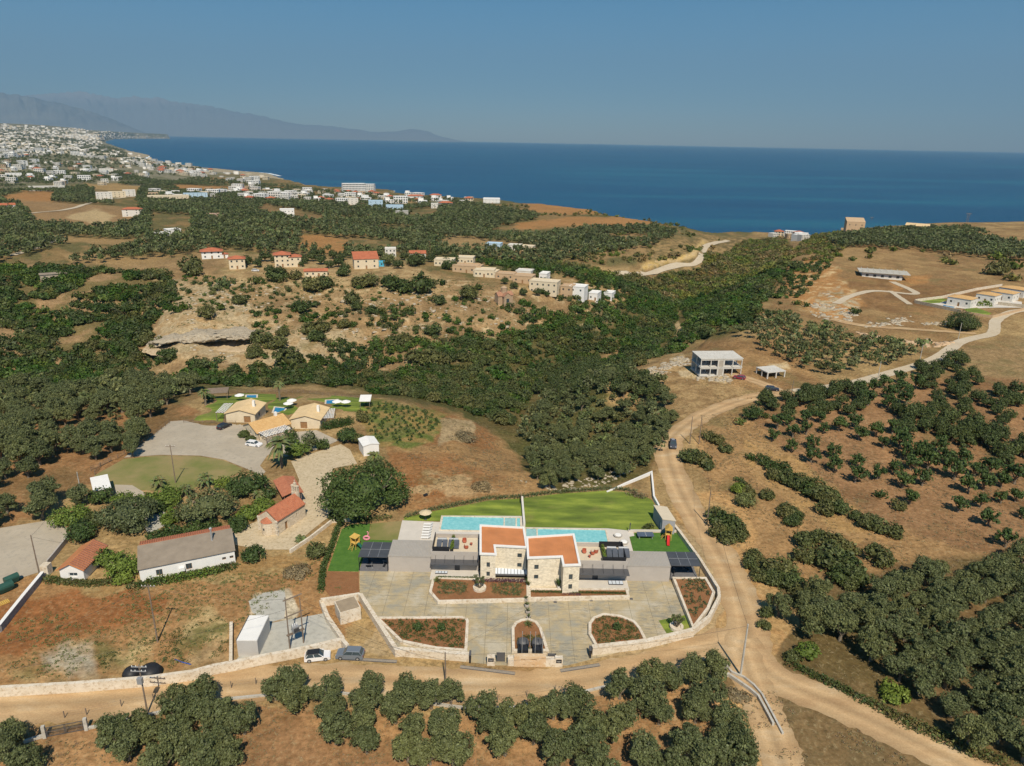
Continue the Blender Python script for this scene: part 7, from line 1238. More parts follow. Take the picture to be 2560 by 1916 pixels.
for a in (('dark tree with spreading crown behind the timber shelter', 745, 930, 145, 'round', DKG, 1.3), ('large grey green rounded tree between the chapel and the lawn palms', 400, 1115, 205, 'round', GRY, 1.15), ('bright yellow green tree in front of the left palm pair', 545, 925, 75, 'round', BRT, 1.3), ('bright green low tree left of the chapel wall', 760, 1180, 100, 'bush', BRT, 1.0), ('bright green low tree touching the chapel roof', 885, 1110, 100, 'bush', BRT, 1.0), ('rounded green bush at the corner of the long farmhouse', 680, 1275, 85, 'bush', DKG, 1.2),
          ('bright green tree above the garden path', 60, 1060, 95, 'round', BRT, 1.3), ('green tree beside the timber shelter', 930, 1010, 65, 'round', DKG, 1.4), ('dark tree in front of the chapel yard corner', 800, 1530, 105, 'bush', DKG, 1.1), ('grey green shrub by the villa hedge', 1345, 1500, 95, 'bush', SCB, 1.2), ('bright green tree under the tall palm', 1190, 640, 95, 'round', BRT, 1.3), ('thin grey conifer beside the chapel yard', 1290, 560, 60, 'round', GRY, 3.0), ('dark conifer right of the tall palm', 1130, 540, 65, 'round', DKG, 2.4),
          ('round clipped bush at the top of the chapel yard', 1400, 590, 55, 'bush', DKG, 1.7), ('dark tree left of the white storage hut', 1620, 510, 85, 'round', DKG, 1.5), ('small dark tree touching the white storage hut', 1710, 545, 55, 'round', SCB, 1.6), ('bush at the end of the clipped hedge by the right resort villa', 1745, 350, 58, 'bush', SCB, 1.6), ('low clipped bush beside the ochre resort house, upper one', 730, 500, 52, 'bush', SCB, .9), ('low clipped bush beside the ochre resort house, lower one', 790, 538, 42, 'bush', SCB, .9),
          ('small olive by the timber pavilion', 420, 205, 45, 'round', DKG, 1.4), ('dark bush behind the chapel yard wall', 1520, 1210, 70, 'bush', SCB, 1.0)): tree1('garden_tree' if a[4] == 'round' else 'garden_bush', a[0], R7, K, a[1], a[2], a[3], a[4], a[5], a[6], cat='tree' if a[4] == 'round' else 'bush')
for a in (('wide grey green tree with spreading limbs over the garden wall', 1090, 470, 215, 'round', GRY, .95), ('bright green tree at the corner of the left car park', 640, 470, 130, 'bush', BRT, 1.1), ('green tree in front of the white shelter', 870, 305, 85, 'round', DKG, 1.4), ('bright green tree right of the white shelter', 1060, 340, 80, 'round', BRT, 1.3), ('bright green tree between the shelter and the garden path', 1240, 345, 80, 'round', BRT, 1.3), ('bright green tree below the first lawn palm', 1420, 310, 110, 'round', BRT, 1.2), ('ball shaped green bush beside the garden path', 1485, 475, 78, 'bush', BRT, 1.7),
          ('dark bush with red flowers beside the left car park', 680, 620, 110, 'bush', DKG, 1.1), ('dark bush below the bright tree at the car park', 780, 540, 90, 'bush', SCB, 1.1), ('green tree between the cottage and the long farmhouse, upper one', 900, 850, 90, 'round', BRT, 1.4), ('green tree between the cottage and the long farmhouse, larger one', 1060, 900, 125, 'round', BRT, 1.3), ('green bush at the foot of the two trees by the cottage', 1080, 1000, 75, 'bush', BRT, 1.2),
          ('dark bush behind the left end of the long farmhouse', 1350, 655, 80, 'bush', DKG, 1.2), ('second dark bush behind the long farmhouse', 1500, 610, 85, 'bush', DKG, 1.2), ('third dark bush behind the long farmhouse', 1660, 590, 85, 'bush', DKG, 1.2), ('fourth dark bush behind the long farmhouse', 1820, 570, 85, 'bush', DKG, 1.2), ('dark bush between the path and the garden trees', 1360, 400, 75, 'bush', DKG, 1.2)): tree1('garden_tree' if a[4] == 'round' else 'garden_bush', a[0], R6, K, a[1], a[2], a[3], a[4], a[5], a[6], cat='tree' if a[4] == 'round' else 'bush')
def palm(lab, u, v, h, fr, seed, tilt=0, o=R7, n=34, base=True):
    x, y, z = at(o[0] + u * K, o[1] + v * K); e = empty('palm_tree', (x, y, z), seed, lab, 'palm'); rg = random.Random(seed)
    MB().lathe((0, 0, -.3), [(.42, 0), (.34, .8), (.30, h * .6), (.36, h * .92), (.5, h + .2), (.3, h + .5), (.02, h + .6)], 9).build('trunk', BARK, e); vs = []; fs = []
    for i in range(n):
        a = i * 2.4 + rg.random() * .3; el = rg.uniform(-.2, 1.25); L = fr * rg.uniform(.85, 1.1); p = []; 
        for j in range(7): t_ = j / 6; q = L * t_; e2 = el - 1.5 * t_; p.append((q * math.cos(el) * .95, h + .3 + L * (math.sin(el) * t_ - .62 * t_ * t_)))
        for j in range(6):
            (r0, z0), (r1, z1) = p[j], p[j + 1]; w0, w1 = [.12, .42, .5, .46, .36, .22, .03][j], [.12, .42, .5, .46, .36, .22, .03][j + 1]
            for sg in (-1, 1):
                b_ = len(vs); ca, sa = math.cos(a), math.sin(a)
                for r_, z_, w_ in ((r0, z0, 0), (r1, z1, 0), (r1 + .1, z1 - .12, w1 * fr * .28), (r0 + .1, z0 - .12, w0 * fr * .28)): vs.append((r_ * ca - sg * w_ * sa, r_ * sa + sg * w_ * ca, z_ - abs(w_) * .5))
                fs.append((b_, b_ + 1, b_ + 2, b_ + 3))
    v_ = np.array(vs); link('fronds', npmesh('fronds', v_, np.array(fs), PLM, np.repeat(.75 + .5 * np.random.default_rng(seed).random((len(v_) // 4, 3)), 4, 0)), e)
palm('tallest palm with arching fronds beside the parking lot', 1050, 790, 6.8, 4.2, 1, n=46)
for a in (('palm on the brown lawn behind the garden, left of three', 1370, 235, 1.6, 2.6, 2, 0, R6), ('palm on the brown lawn behind the garden, middle of three', 1600, 310, 1.6, 2.6, 3, 0, R6), ('palm on the brown lawn behind the garden, right of three', 1775, 225, 2.0, 2.8, 4, 0, R6), ('small palm at the corner of the timber shelter', 905, 960, 1.8, 2.0, 5), ('small palm in the garden left of the chapel', 850, 1080, 1.8, 2.0, 6), ('low palm by the kerb wall below the chapel', 1215, 1420, .4, 1.6, 7), ('palm rising from the green mound behind the dark tree', 1850, 780, 3.0, 2.6, 8), ('tall palm on the resort lawn between the villas', 1035, 215, 6.0, 2.4, 9), ('palm beside the timber pavilion', 395, 250, 4.4, 2.6, 10)): palm(*a)
def gline(s, o, k, n=3): gx, gy, gz = G(*zip(*[(o[0] + a * k, o[1] + b_ * k) for a, b_ in poly(s)])); return list(zip(gx, gy))
hedge('ivy_bank', gline("400,1040 600,1060 800,1075 1010,1055", R6, K), 1.3, .9, SCB, 'green creeper covering the bank below the white cottage', 60, .2); hedge('ivy_bank', gline("1150,1100 1350,1060 1600,1010 1850,960 2030,920", R6, K), 1.6, .9, SCB, 'green creeper covering the bank below the long farmhouse', 70, .2)
hedge('ivy_bank', gline("1300,1070 1600,1030 1900,970", R6, K), 1.4, 1.5, BRT, 'brighter green creeper climbing at the farmhouse wall', 30, .18)
hedge('clipped_hedge', gline("1415,460 1500,445 1600,425 1650,410", R7, K), 1.5, 2.6, DKG, 'thick clipped hedge along the right resort villa', 130, .22)
hedge('roadside_scrub', gline("180,870 300,930 450,1000 600,1080 700,1130 850,1200", (1920, 1380), .32383), 1.1, .8, SCB, 'scrubby green strip along the upper side of the right dirt road, left part', 50, .2); hedge('roadside_scrub', gline("850,1200 1000,1290 1200,1380 1400,1460 1600,1560 1850,1640", (1920, 1380), .32383), 1.5, 1.0, SCB, 'scrubby green strip along the upper side of the right dirt road, right part', 60, .2)
tree1('fig_tree', 'bright green round tree beside the dirt road junction', (1920, 1380), .32383, 315, 770, 82, 'round', BRT, 1.2, .22, cat='tree'); tree1('fig_bush', 'dull green bush touching the bright round tree', (1920, 1380), .32383, 190, 800, 60, 'bush', SCB, 1.1, .22, trunk=False, cat='bush'); tree1('fig_bush', 'bright green bush at the edge of the dense right grove', (1920, 1380), .32383, 985, 1100, 95, 'bush', BRT, .9, .22, trunk=False, cat='bush')
tree1('roadside_tree', 'small round tree leaning over the road bend', (1440, 820), K, 1525, 725, 75, 'round', DKG, 1.5, .22); tree1('roadside_tree', 'lone round tree on the verge of the country road', (1920, 480), K, 1630, 1420, 85, 'round', GRN_, 1.2, .26); tree1('carob_tree', 'wide dark tree below the right resort wall', (1920, 480), K, 1690, 1095, 125, 'bush', GRN_, 1.0, .3)
for a in (('yellow green reed clump on the dry bank, upper one', 1960, 240, 70, BRT), ('yellow green reed clump on the dry bank, lower one', 2030, 345, 90, PLM)): tree1('reed_clump', a[0], R2, K, a[1], a[2], a[3], 'bush', a[4], 1.2, .2, trunk=False, cat='reeds')
tree1('brush_pile', 'grey brown brush pile behind the lawn hedge', R1, K, 1400, 225, 100, 'bush', DRYL, .6, .16, .5, trunk=False, cat='brush'); tree1('brush_pile', 'brown heap of cut branches below the chapel yard', R5, K5, 1130, 110, 150, 'bush', DRYL, .45, .16, .6, trunk=False, cat='brush'); tree1('brush_pile', 'dark dry shrub on the slope right of the vegetable plot', (600, 700), K, 1950, 1360, 120, 'bush', DRYL, .5, .2, .6, trunk=False, cat='brush'); tree1('brush_pile', 'coil of cut branches right of the front grove', R4, RB, 1960, 970, 100, 'bush', DRYL, .3, .16, .5, trunk=False, cat='brush')
tag(leafy(0, [(x_, y_, onto(x_, y_), .55 * random.uniform(.6, 1.4)) for x_, y_ in zip(*scatter("910,1010 980,1010 1080,1035 1105,1060 1060,1095 1000,1110 935,1095 915,1050", 2.2)[:2])], .2, .9, DKG, 'vegetable_rows', None, 77, 34), 'dark green vegetable plants on the plot above the storage hut', 'plants', None, 'stuff')
def weeds(s, n, r, mat, seed, lab, h=.25, sz=.1):
    gx, gy, gz = G(*zip(*poly(s))); P_ = list(zip(gx, gy)); rg = np.random.default_rng(seed); x = rg.uniform(gx.min(), gx.max(), n * 3); y = rg.uniform(gy.min(), gy.max(), n * 3); w = inpoly(x, y, P_) & (vn(x / 5 + seed, y / 5) > .42); x, y = x[w][:n], y[w][:n]; z = HH(x, y)
    tag(leafy(0, [(a, b_, c, r * random.uniform(.5, 1.3)) for a, b_, c in zip(x, y, z)], sz, h, mat, 'weeds', None, seed, 12), lab, 'weeds', None, 'stuff')
weeds("240,1640 380,1590 560,1540 580,1600 560,1640 420,1670 260,1690", 330, .45, SCB, 21, 'green weeds in the pale dry grass of the left plot'); weeds("20,1700 0,1560 300,1480 620,1430 800,1400 860,1480 600,1560 420,1680", 1100, .4, PLM, 22, 'dry yellow tufts over the left dirt plot')
weeds("1000,1010 1200,1040 1340,1220 1000,1260 960,1180", 900, .45, DRYL, 23, 'dry tufts on the knoll behind the lawn'); weeds("1740,1040 1900,1030 2300,1380 2560,1420 2300,1480 1900,1520 1780,1250", 1500, .55, DRYL, 24, 'dry tufts on the bank right of the dirt road'); weeds("1440,940 1560,880 1850,950 1960,990 1640,1050 1540,1010", 1200, .55, DRYL, 25, 'dry tufts in the field before the unfinished house')
weeds("1800,1760 1900,1700 2400,1960 2000,1960", 260, .4, DRYL, 26, 'dry tufts in the wedge between the two roads'); weeds("-20,1830 700,1760 1700,1720 1900,1916 0,1960", 1300, .35, DRYL, 27, 'dry tufts on the soil of the front grove', .15, .08); weeds("1900,1060 2560,1060 2560,1400 2200,1340", 1500, .45, DRYL, 28, 'dry tufts on the ploughed field', .2); weeds("450,700 1200,700 1400,800 1100,860 600,860 430,840", 1500, .8, PLM, 29, 'dry grass tufts on the rocky hillside', .35, .22)
# stones strewn over the rocky slope
def stones(s, n, lo, hi, mat, seed, lab):
    gx, gy, gz = G(*zip(*poly(s))); P_ = list(zip(gx, gy)); rg = np.random.default_rng(seed); x = rg.uniform(gx.min(), gx.max(), n * 4); y = rg.uniform(gy.min(), gy.max(), n * 4); w = inpoly(x, y, P_) & (vn(x / 9 + seed, y / 9) > .45); x, y = x[w][:n], y[w][:n]; z = HH(x, y); k = len(x)
    b_ = np.array([(-1, -1, -.6), (1, -1, -.6), (1, 1, -.6), (-1, 1, -.6), (-.7, -.7, .6), (.7, -.6, .7), (.6, .7, .5), (-.6, .6, .7)]); s_ = rg.uniform(lo, hi, (k, 1, 1)) * rg.uniform(.6, 1.4, (k, 1, 3)) * V3(1.3, 1, .6); a = rg.random(k) * 6.28; v = b_[None] * s_ * rg.uniform(.7, 1.2, (k, 8, 1)); c, s2 = np.cos(a)[:, None], np.sin(a)[:, None]
    v = np.stack([v[..., 0] * c - v[..., 1] * s2 + x[:, None], v[..., 0] * s2 + v[..., 1] * c + y[:, None], v[..., 2] + z[:, None]], -1); f = np.array([(0, 3, 2, 1), (4, 5, 6, 7), (0, 1, 5, 4), (1, 2, 6, 5), (2, 3, 7, 6), (3, 0, 4, 7)]); f = (f[None] + (np.arange(k) * 8)[:, None, None]).reshape(-1, 4); tag(link('stones', npmesh('stones', v.reshape(-1, 3), f, mat)), lab, 'stones', None, 'stuff')
LIME = mottled('limestone', (.40, .34, .25), (.50, .44, .34), (.24, .19, .13), .5, 1.5)
stones("430,700 700,720 1000,730 1350,780 1300,860 900,900 620,900 400,900", 420, .25, 1.0, LIME, 31, 'pale limestone boulders strewn over the hillside'); stones("1590,940 1640,915 1720,885 1730,945 1830,935 1830,960 1690,950 1600,955", 260, .2, .8, LIME, 32, 'rubble heaps round the unfinished house'); stones("2140,830 2250,850 2330,858 2300,840 2400,860 2320,870 2200,860", 120, .4, 1.3, OCHRE, 33, 'row of orange boulders beside the country road'); stones("2010,770 2060,730 2130,770 2150,800 2300,790 2360,800 2200,810 2060,810", 300, .3, 1.1, LIME, 34, 'pale rubble on the cut slope of the right plateau'); stones("2150,820 2280,790 2360,800 2370,812 2240,815", 120, .3, 1.0, LIME, 35, 'stone rubble below the right resort wall')
stones("1290,1200 1400,1210 1500,1190 1600,1150 1610,1165 1500,1215 1400,1232", 160, .15, .5, LIME, 36, 'stones between the lawn hedge and the valley grove')
# rock overhang in the far slope
x, y, z = at(500, 850); o = empty('rock_overhang', (x, y, z - 1.0), .1, 'weathered limestone overhang with a dark hollow beneath', 'rock'); rg = np.random.default_rng(5); n = 90; T_ = np.linspace(-1, 1, n); L = 22
def strip(rows, nm, mat, par):
    k = len(rows); v = np.array(rows); idx = np.arange(k * n).reshape(k, n); f = np.stack([idx[:-1, :-1], idx[:-1, 1:], idx[1:, 1:], idx[1:, :-1]], -1).reshape(-1, 4); link(nm, npmesh(nm, v.reshape(-1, 3), f, mat), par)
WEA = mottled('weathered_limestone', (.42, .355, .26), (.50, .43, .32), (.24, .19, .135), .5, 1.4, bs=1.0, bd=.4)
def crag(prof, am, nm, mat, k=26):
    pr = np.array(prof, float); q = np.linspace(0, len(pr) - 1, k); off = np.interp(q, range(len(pr)), pr[:, 0]); zz = np.interp(q, range(len(pr)), pr[:, 1]); rows = []
    for i in range(k):
        st_ = np.floor(zz[i] * 1.3) * .9; r_ = []
        for t_ in T_:
            e = 1 - abs(t_) ** 3; dn = fbm(np.array(t_ * 6 + 9 + st_ * .35), np.array(st_ * .7 + 4), 3) - .5; d2 = fbm(np.array(t_ * 16 + 2), np.array(i * .45), 3) - .5
            r_.append((t_ * L + d2 * 1.5, off[i] - 3 * e + am * 2.6 * dn + am * d2 * 1.6, zz[i] * .62 * (.45 + .55 * e) + am * 1.2 * (fbm(np.array(t_ * 5), np.array(i * .2), 3) - .5) + (t_ * 1.5 if zz[i] > 1 else 0)))
        rows.append(r_)
    strip(rows, nm, mat, o)
crag([(12, 5.6), (7, 6.4), (3, 6.6), (0, 6.0), (-2.2, 5.2), (-3.4, 4.2), (-3.6, 3.2), (-2.8, 2.4), (0, 2.0), (3, 1.6), (4.5, .4), (5, -3.5)], 2.3, 'ledge', WEA); crag([(5, -.6), (0, -1.6), (-5, -3.2), (-9, -6.5)], 1.3, 'apron', mottled('pale_marl', (.50, .40, .27), (.44, .33, .20), (.30, .23, .14), .3, 1), 12)
for p_, w_, l_ in ([(905, 472.5), (933, 474), (960, 475.5), (986, 477)], 9, 'white surf breaking on the rocks beyond the seaside hotel'), ([(600, 428), (640, 431), (672, 433.5), (700, 440)], 12, 'surf along the flat shore left of the seaside hotel'), ([(974, 484.5), (1000, 487), (1022, 489.5)], 7, 'thin surf line before the cape'), ([(1915, 585), (1950, 585.5), (1990, 586), (2020, 587)], 5, 'surf before the small seaside houses'), ([(360, 389), (372, 391), (366, 396), (406, 405.5)], 14, 'far surf at the point by the shore town'): tag(surf(p_, w_).build('surf', MT['foam']), l_, None, None, 'structure')
# ---------------------------------------------------------------- houses across the valley
A1, A2, A3, A4 = (0, 220), (600, 420), (1100, 500), (1920, 480)
def hs(lab, o, x0, x1, yb, h, d, rz=0., **kw):
    X, Y, Zz = at(o[0] + (x0 + x1) / 2 * K, o[1] + yb * K); dist = math.hypot(X, Y, CH - Zz); w = (x1 - x0) * K * dist / F; a = math.atan2(X, Y); kw.setdefault('small', True); return house(lab, kw.pop('cat', 'house'), X + math.sin(a) * d / 2, Y + math.cos(a) * d / 2, Zz, w, d, h, rz - a, **kw)
def wing(m_, w_):
    import mathutils as mu
    rel = (mu.Matrix.Translation(m_.location) @ mu.Matrix.Rotation(m_.rotation_euler.z, 4, 'Z')).inverted() @ (mu.Matrix.Translation(w_.location) @ mu.Matrix.Rotation(w_.rotation_euler.z, 4, 'Z'))
    for c in list(w_.children): c.parent = m_; c.location = rel.to_translation(); c.rotation_euler = rel.to_euler()
    bpy.data.objects.remove(w_)
a = hs('cream three storey house with red hipped roof above the rocky slope', A2, 310, 432, 858, 7.6, 9, wall=CREAM, roof='hip', rows=3, cols=3, eave=.8); wing(a, hs('w', A2, 434, 528, 856, 6.2, 8, wall=CREAM, roof='hip', rows=2, cols=2, eave=.5))
hs('long low cream house with a red roof near the slope edge', A2, 568, 750, 940, 3.4, 6, -.05, wall=CREAM, roof='gable', cols=4, rows=1, eave=.5, pitch=.3)
a = hs('tall cream house with red lean to roof and plain side wall', A2, 985, 1185, 872, 6.0, 10, .1, wall=CREAM, roof='shed', rows=2, cols=3, pitch=.32, eave=.4); hs('white house with dark openings among trees, right of the lean to house', A2, 1255, 1345, 770, 5.5, 8, wall=WPL, rows=2, cols=3); hs('low white house with dull red roof among dark trees', A2, 1465, 1600, 778, 3.2, 8, wall=WPL, roof='gable', rows=1, cols=3)
hs('small pavilion with a bright blue front by the lean to house', A2, 1200, 1245, 852, 2.8, 4, wall=plain('sky_blue_paint', (.10, .45, .65), .6), rows=1, cols=1, door=False); hs('cream house with small red hipped roof and white terrace', A1, 1990, 2110, 1565, 6.2, 8, wall=CREAM, roof='hip', rows=2, cols=3, eave=.6); hs('white house with red hipped roof at the plateau edge', A1, 1757, 1905, 1475, 4.8, 9, wall=WHITE, roof='hip', rows=2, cols=3, eave=1.0); hs('small red roofed annex beside the white hipped house', A1, 1910, 1965, 1470, 2.6, 5, wall=WHITE, roof='hip', rows=1, cols=1)
a = hs('white modern house of stepped flat blocks left of centre', A1, 1360, 1450, 1312, 5.0, 9, .3, wall=WHITE, rows=2, cols=3); wing(a, hs('w', A1, 1445, 1545, 1285, 5.6, 9, .3, wall=WHITE, rows=2, cols=3)); hs('white house with red hipped roof standing alone among groves', A1, 1085, 1215, 1110, 7.5, 10, -.2, wall=WPL, roof='hip', rows=3, cols=2, eave=.8); hs('pinkish unfinished house with flat roof among groves', A1, 1800, 1920, 1135, 5.5, 8, wall=plain('pink_block', (.52, .36, .28), .9, .15), rows=2, cols=3)
hs('low ruined stone shed on the left slope', A1, 385, 550, 1652, 3.0, 6, .0, wall=LIME, roof='gable', rm=GRROOF, rows=1, cols=3, pitch=.15); hs('long white block of flats with terraces on the left', A1, 300, 520, 890, 8.0, 12, .05, wall=WPL, rows=2, cols=7, cat='apartment building'); hs('white block of flats with two storeys left of centre', A1, 850, 955, 960, 9, 12, wall=WPL, rows=3, cols=4, cat='apartment building'); hs('cream block of flats joined to the white block', A1, 958, 1070, 945, 8, 12, wall=CREAM, rows=3, cols=4, cat='apartment building'); hs('white block of flats at the right end of its row', A1, 1075, 1160, 935, 9, 12, wall=WPL, rows=3, cols=3, cat='apartment building')
hs('long cream hotel wing before the coastal village', A1, 1315, 1600, 985, 8.5, 16, wall=CREAM, rows=2, cols=9, cat='hotel'); hs('pale blue terrace of flats beside the cream hotel wing', A1, 1605, 1775, 955, 8, 12, wall=BLUEP, rows=3, cols=6, cat='apartment building'); hs('white apartment block at the left edge of the photo', A1, 75, 170, 775, 9, 14, wall=WHITE, rows=3, cols=4, cat='apartment building'); hs('white villa with blue shutters among left groves', A1, 325, 440, 745, 7, 12, wall=WHITE, rows=2, cols=4); hs('white house with yellow end wall, four storeys', A1, 875, 965, 735, 12, 14, wall=WPL, rows=4, cols=3)
hs('white house at the very left edge with pitched roof', A1, 10, 115, 1060, 6, 10, wall=WHITE, roof='gable', rows=2, cols=3); hs('white cube house standing alone between groves', A2, 355, 465, 425, 8.5, 12, wall=WHITE, rows=2, cols=4); hs('white three storey block at the village edge', A2, 850, 1015, 318, 9, 14, wall=WPL, rows=3, cols=5, cat='apartment building'); hs('pale blue two storey house at the village edge', A2, 1115, 1230, 352, 11, 14, wall=BLUEP, rows=3, cols=3)
a = hs('pale blue house with white upper floor above the groves', A2, 1265, 1405, 385, 9, 14, wall=BLUEP, rows=2, cols=4); hs('grey stone annex in front of the pale blue house', A2, 1345, 1450, 418, 6, 12, wall=plain('ash_plaster', (.42, .41, .38), .9), rows=1, cols=3); hs('white house with red roof, last before the far cape', A2, 1720, 1830, 342, 7, 12, wall=WHITE, roof='hip', rows=2, cols=4, eave=1); hs('unfinished white frame beside the last red roofed house', A2, 1650, 1710, 350, 7, 10, wall=WPL, rows=2, cols=3)
for x0, x1, yb, l in ((1450, 1585, 270, 'white house with bright red roof near the sea, larger one'), (1640, 1735, 262, 'white house with bright red roof near the sea, smaller one')): hs(l, A2, x0, x1, yb, 6, 12, wall=WHITE, roof='hip', rows=1, cols=4, eave=1)
a = hs('large white seaside hotel with rows of dark balconies', A2, 890, 1075, 218, 19, 22, .12, wall=WHITE, rows=5, cols=16, win=(2.4, 2.2), door=False, cat='hotel'); wing(a, hs('w', A2, 1050, 1160, 212, 17, 20, -.2, wall=WHITE, rows=5, cols=8, win=(2.4, 2.2), door=False)); hs('low white hotel on the cape beyond the groves', A2, 2100, 2240, 305, 7, 30, wall=WHITE, rows=2, cols=12, cat='hotel')
# tan terrace row stepping down to the ravine
for i, (x0, x1, yb, h, wl, l) in enumerate(((120, 365, 632, 4.2, OCHRE, 'ochre'), (300, 500, 668, 3.4, CREAM, 'pale'), (490, 650, 690, 3.4, OCHRE, 'short ochre'), (640, 812, 722, 4.2, OCHRE, 'taller ochre'), (780, 1025, 812, 7.0, CREAM, 'tall cream'), (1050, 1150, 852, 7, OCHRE, 'blank ochre'), (1125, 1258, 862, 7.4, WHITE, 'white gabled'), (1295, 1372, 872, 4.4, WHITE, 'low white'), (1425, 1495, 864, 4.2, WHITE, 'last small white'), (665, 800, 665, 3.6, WPL, 'rear white'), (868, 935, 702, 4.5, WHITE, 'small rear white'), (405, 530, 422, 4.0, BLUEP, 'far pale blue'), (590, 700, 436, 4, WPL, 'far white'), (705, 812, 442, 3.6, CREAM, 'far cream'))): hs(l + ' block of the flat roofed terrace row stepping down to the ravine' if i < 11 else l + ' low building among the trees beyond the terrace row', A3, x0, x1, yb, h, 9, -.25, wall=wl, rows=2 if h > 5 else 1, cols=max(2, int((x1 - x0) / 45)), cat='building')
for x0, x1, yb, wl, l in ((1685, 1850, 852, CREAM, 'topmost pale'), (1850, 2065, 905, OCHRE, 'second ochre'), (2030, 2200, 945, CREAM, 'third cream'), (1880, 2020, 830, CREAM, 'rear cream')): hs(l + ' block at the top of the terrace row', A2, x0, x1, yb, 4.2, 10, -.15, wall=wl, rows=1, cols=5, cat='building')
X, Y, Zz = at(1100 + 550 * K, 500 + 890 * K); c = empty('stone_church', (X, Y, Zz), .5, 'brown stone cross shaped church with tiled drum dome on the hillside', 'church'); ST = stonework('brown_stone', (.46, .33, .22), 1, (.4, .3, .2), .2); mb = MB()
for (w_, d_) in ((9, 4.2), (4.2, 9)):
    mb.box(-w_ / 2, -d_ / 2, -1, w_ / 2, d_ / 2, 4.4 if w_ > d_ else 4.403)
    ax = w_ > d_; L2 = max(w_, d_) / 2
    for e in (-1, 1): p = [(e * L2, -2.1, 4.4), (e * L2, 2.1, 4.4), (e * L2, 0, 6.1)] if ax else [(-2.1, e * L2, 4.4), (2.1, e * L2, 4.4), (0, e * L2, 6.1)]; mb.add(p, [(0, 1, 2)] if (e > 0) == ax else [(0, 2, 1)])
mb.build('wall', ST, c); rf = MB(); hbt = [(4.7, 2.35)]
for sg in (-1, 1):
    v_ = [(-4.7, 0, 6.35), (4.7, 0, 6.35), (4.7, sg * 2.4, 4.35), (-4.7, sg * 2.4, 4.35)]; rf.add(v_, [(0, 1, 2, 3) if sg < 0 else (3, 2, 1, 0)][0:1] and [(3, 2, 1, 0) if sg < 0 else (0, 1, 2, 3)]); v_ = [(0, -4.7, 6.34), (0, 4.7, 6.34), (sg * 2.4, 4.7, 4.34), (sg * 2.4, -4.7, 4.34)]; rf.add(v_, [(0, 1, 2, 3) if sg < 0 else (3, 2, 1, 0)])
ro = rf.build('roof', plain('brown_tiles', (.36, .19, .12), .9, .15), c); dr = MB().lathe((0, 0, 5), [(1.7, 0), (1.7, 3.2), (1.9, 3.25), (1.0, 4.1), (.05, 4.5)], 10).build('drum_dome', ST, c); MB().box(4.5, -.9, 1.2, 4.56, .9, 3.4).box(-.9, -4.56, 1.2, .9, -4.5, 3.4).build('arched_window', GLASS, c) if 0 else MB().box(-.8, -4.55, 1.2, .8, -4.49, 3.2).build('arched_window', GLASS, c)
# right plateau
hs('tan stone tower house with sloping top on the right headland', A4, 670, 800, 355, 11, 12, .2, wall=OCHRE, roof='shed', rm=OCHRE, rows=2, cols=3, pitch=.28, eave=.1); hs('low tan wing beside the tan tower house', A4, 630, 675, 350, 4, 8, wall=OCHRE, rows=1, cols=2); hs('tan bungalow with pale orange roof on the right headland', A4, 1215, 1360, 335, 5, 14, -.1, wall=OCHRE, roof='gable', rm=PTILE, rows=1, cols=4, eave=1.2, pitch=.25)
X, Y, Zz = at(1920 + 985 * K, 480 + 735 * K); o = empty('unfinished_villa', (X, Y, Zz), -.35, 'grey unfinished villa with wide flat slab roof and starter columns', 'building'); MB().box(-14, -8, 3.2, 14, 8, 3.5).build('roof_slab', CONC, o); MB().box(-12, -6.5, -.5, 10, 6.5, 3.2).build('wall', WPL, o); cb = MB(); [cb.box(-12 + i * 3.4, -6 + j * 4, 3.5, -11.7 + i * 3.4, -5.7 + j * 4, 4.4) for i in range(8) for j in range(4)]; cb.build('starter_columns', CONC, o)
for i in range(5): MB().box(-10 + i * 4.2, -6.56, .8, -8.4 + i * 4.2, -6.5, 2.2).build('window', GLASS, o)
for i, (x0, x1, yb, l) in enumerate(((1585, 1740, 992, 'nearest'), (1830, 1950, 960, 'second'), (1960, 2100, 940, 'third'), (2035, 2190, 905, 'rear'))): hs('%s pale villa with ochre hipped roof in the walled right resort' % l, A4, x0, x1, yb, 4.2, 9, -.3, wall=WPL, roof='hip', rm=OTILE, rows=1, cols=3, eave=.3, pitch=.22)
def gwall(s, o, k, w, h, mat, lab, name='boundary_wall'):
    p = gline(s, o, k); z = [onto(*q) for q in p]; tag(MB().wall(p, w, [q - 1 for q in z], [q + h for q in z]).build(name, mat), lab, 'wall')
gwall("1265,960 1500,1010 1660,1045", A4, K, .5, 1.6, LIME, 'stone boundary wall in front of the right resort'); gwall("1265,950 1500,920 1800,850 2015,815", A4, K, .4, 1.4, WSTONE, 'pale boundary wall behind the right resort'); gwall("1660,1045 1930,1090 2050,1060 2208,1020", A4, K, .4, 1.2, OCHRE, 'ochre boundary wall along the country road'); gwall("1980,975 2208,1000", A4, K, .4, 1.6, LIME, 'stone wall inside the right resort')
gsheet('resort_lawn', "1280,945 1480,915 1560,930 1480,960 1330,965", LAWN, .1, A4, K); gsheet('resort_lawn', "1690,1010 1800,1000 1930,1050 1900,1065 1720,1040", LAWN, .1, A4, K); gsheet('resort_paving', "1400,960 1600,940 1830,900 2190,950 2190,1000 1950,1000 1700,1010 1500,985", DECK, .08, A4, K)
def wpool(s, o, lab): p = gline(s, o, K); z = np.mean([onto(*q) for q in p]) + .25; e = empty('swimming_pool', (0, 0, z), 0, lab, 'pool'); MB().wall(p, .6, -.8, .1, closed=True).build('coping', WSTONE, e); MB().prism(p, -.5, .04).build('water', BPOOL, e)
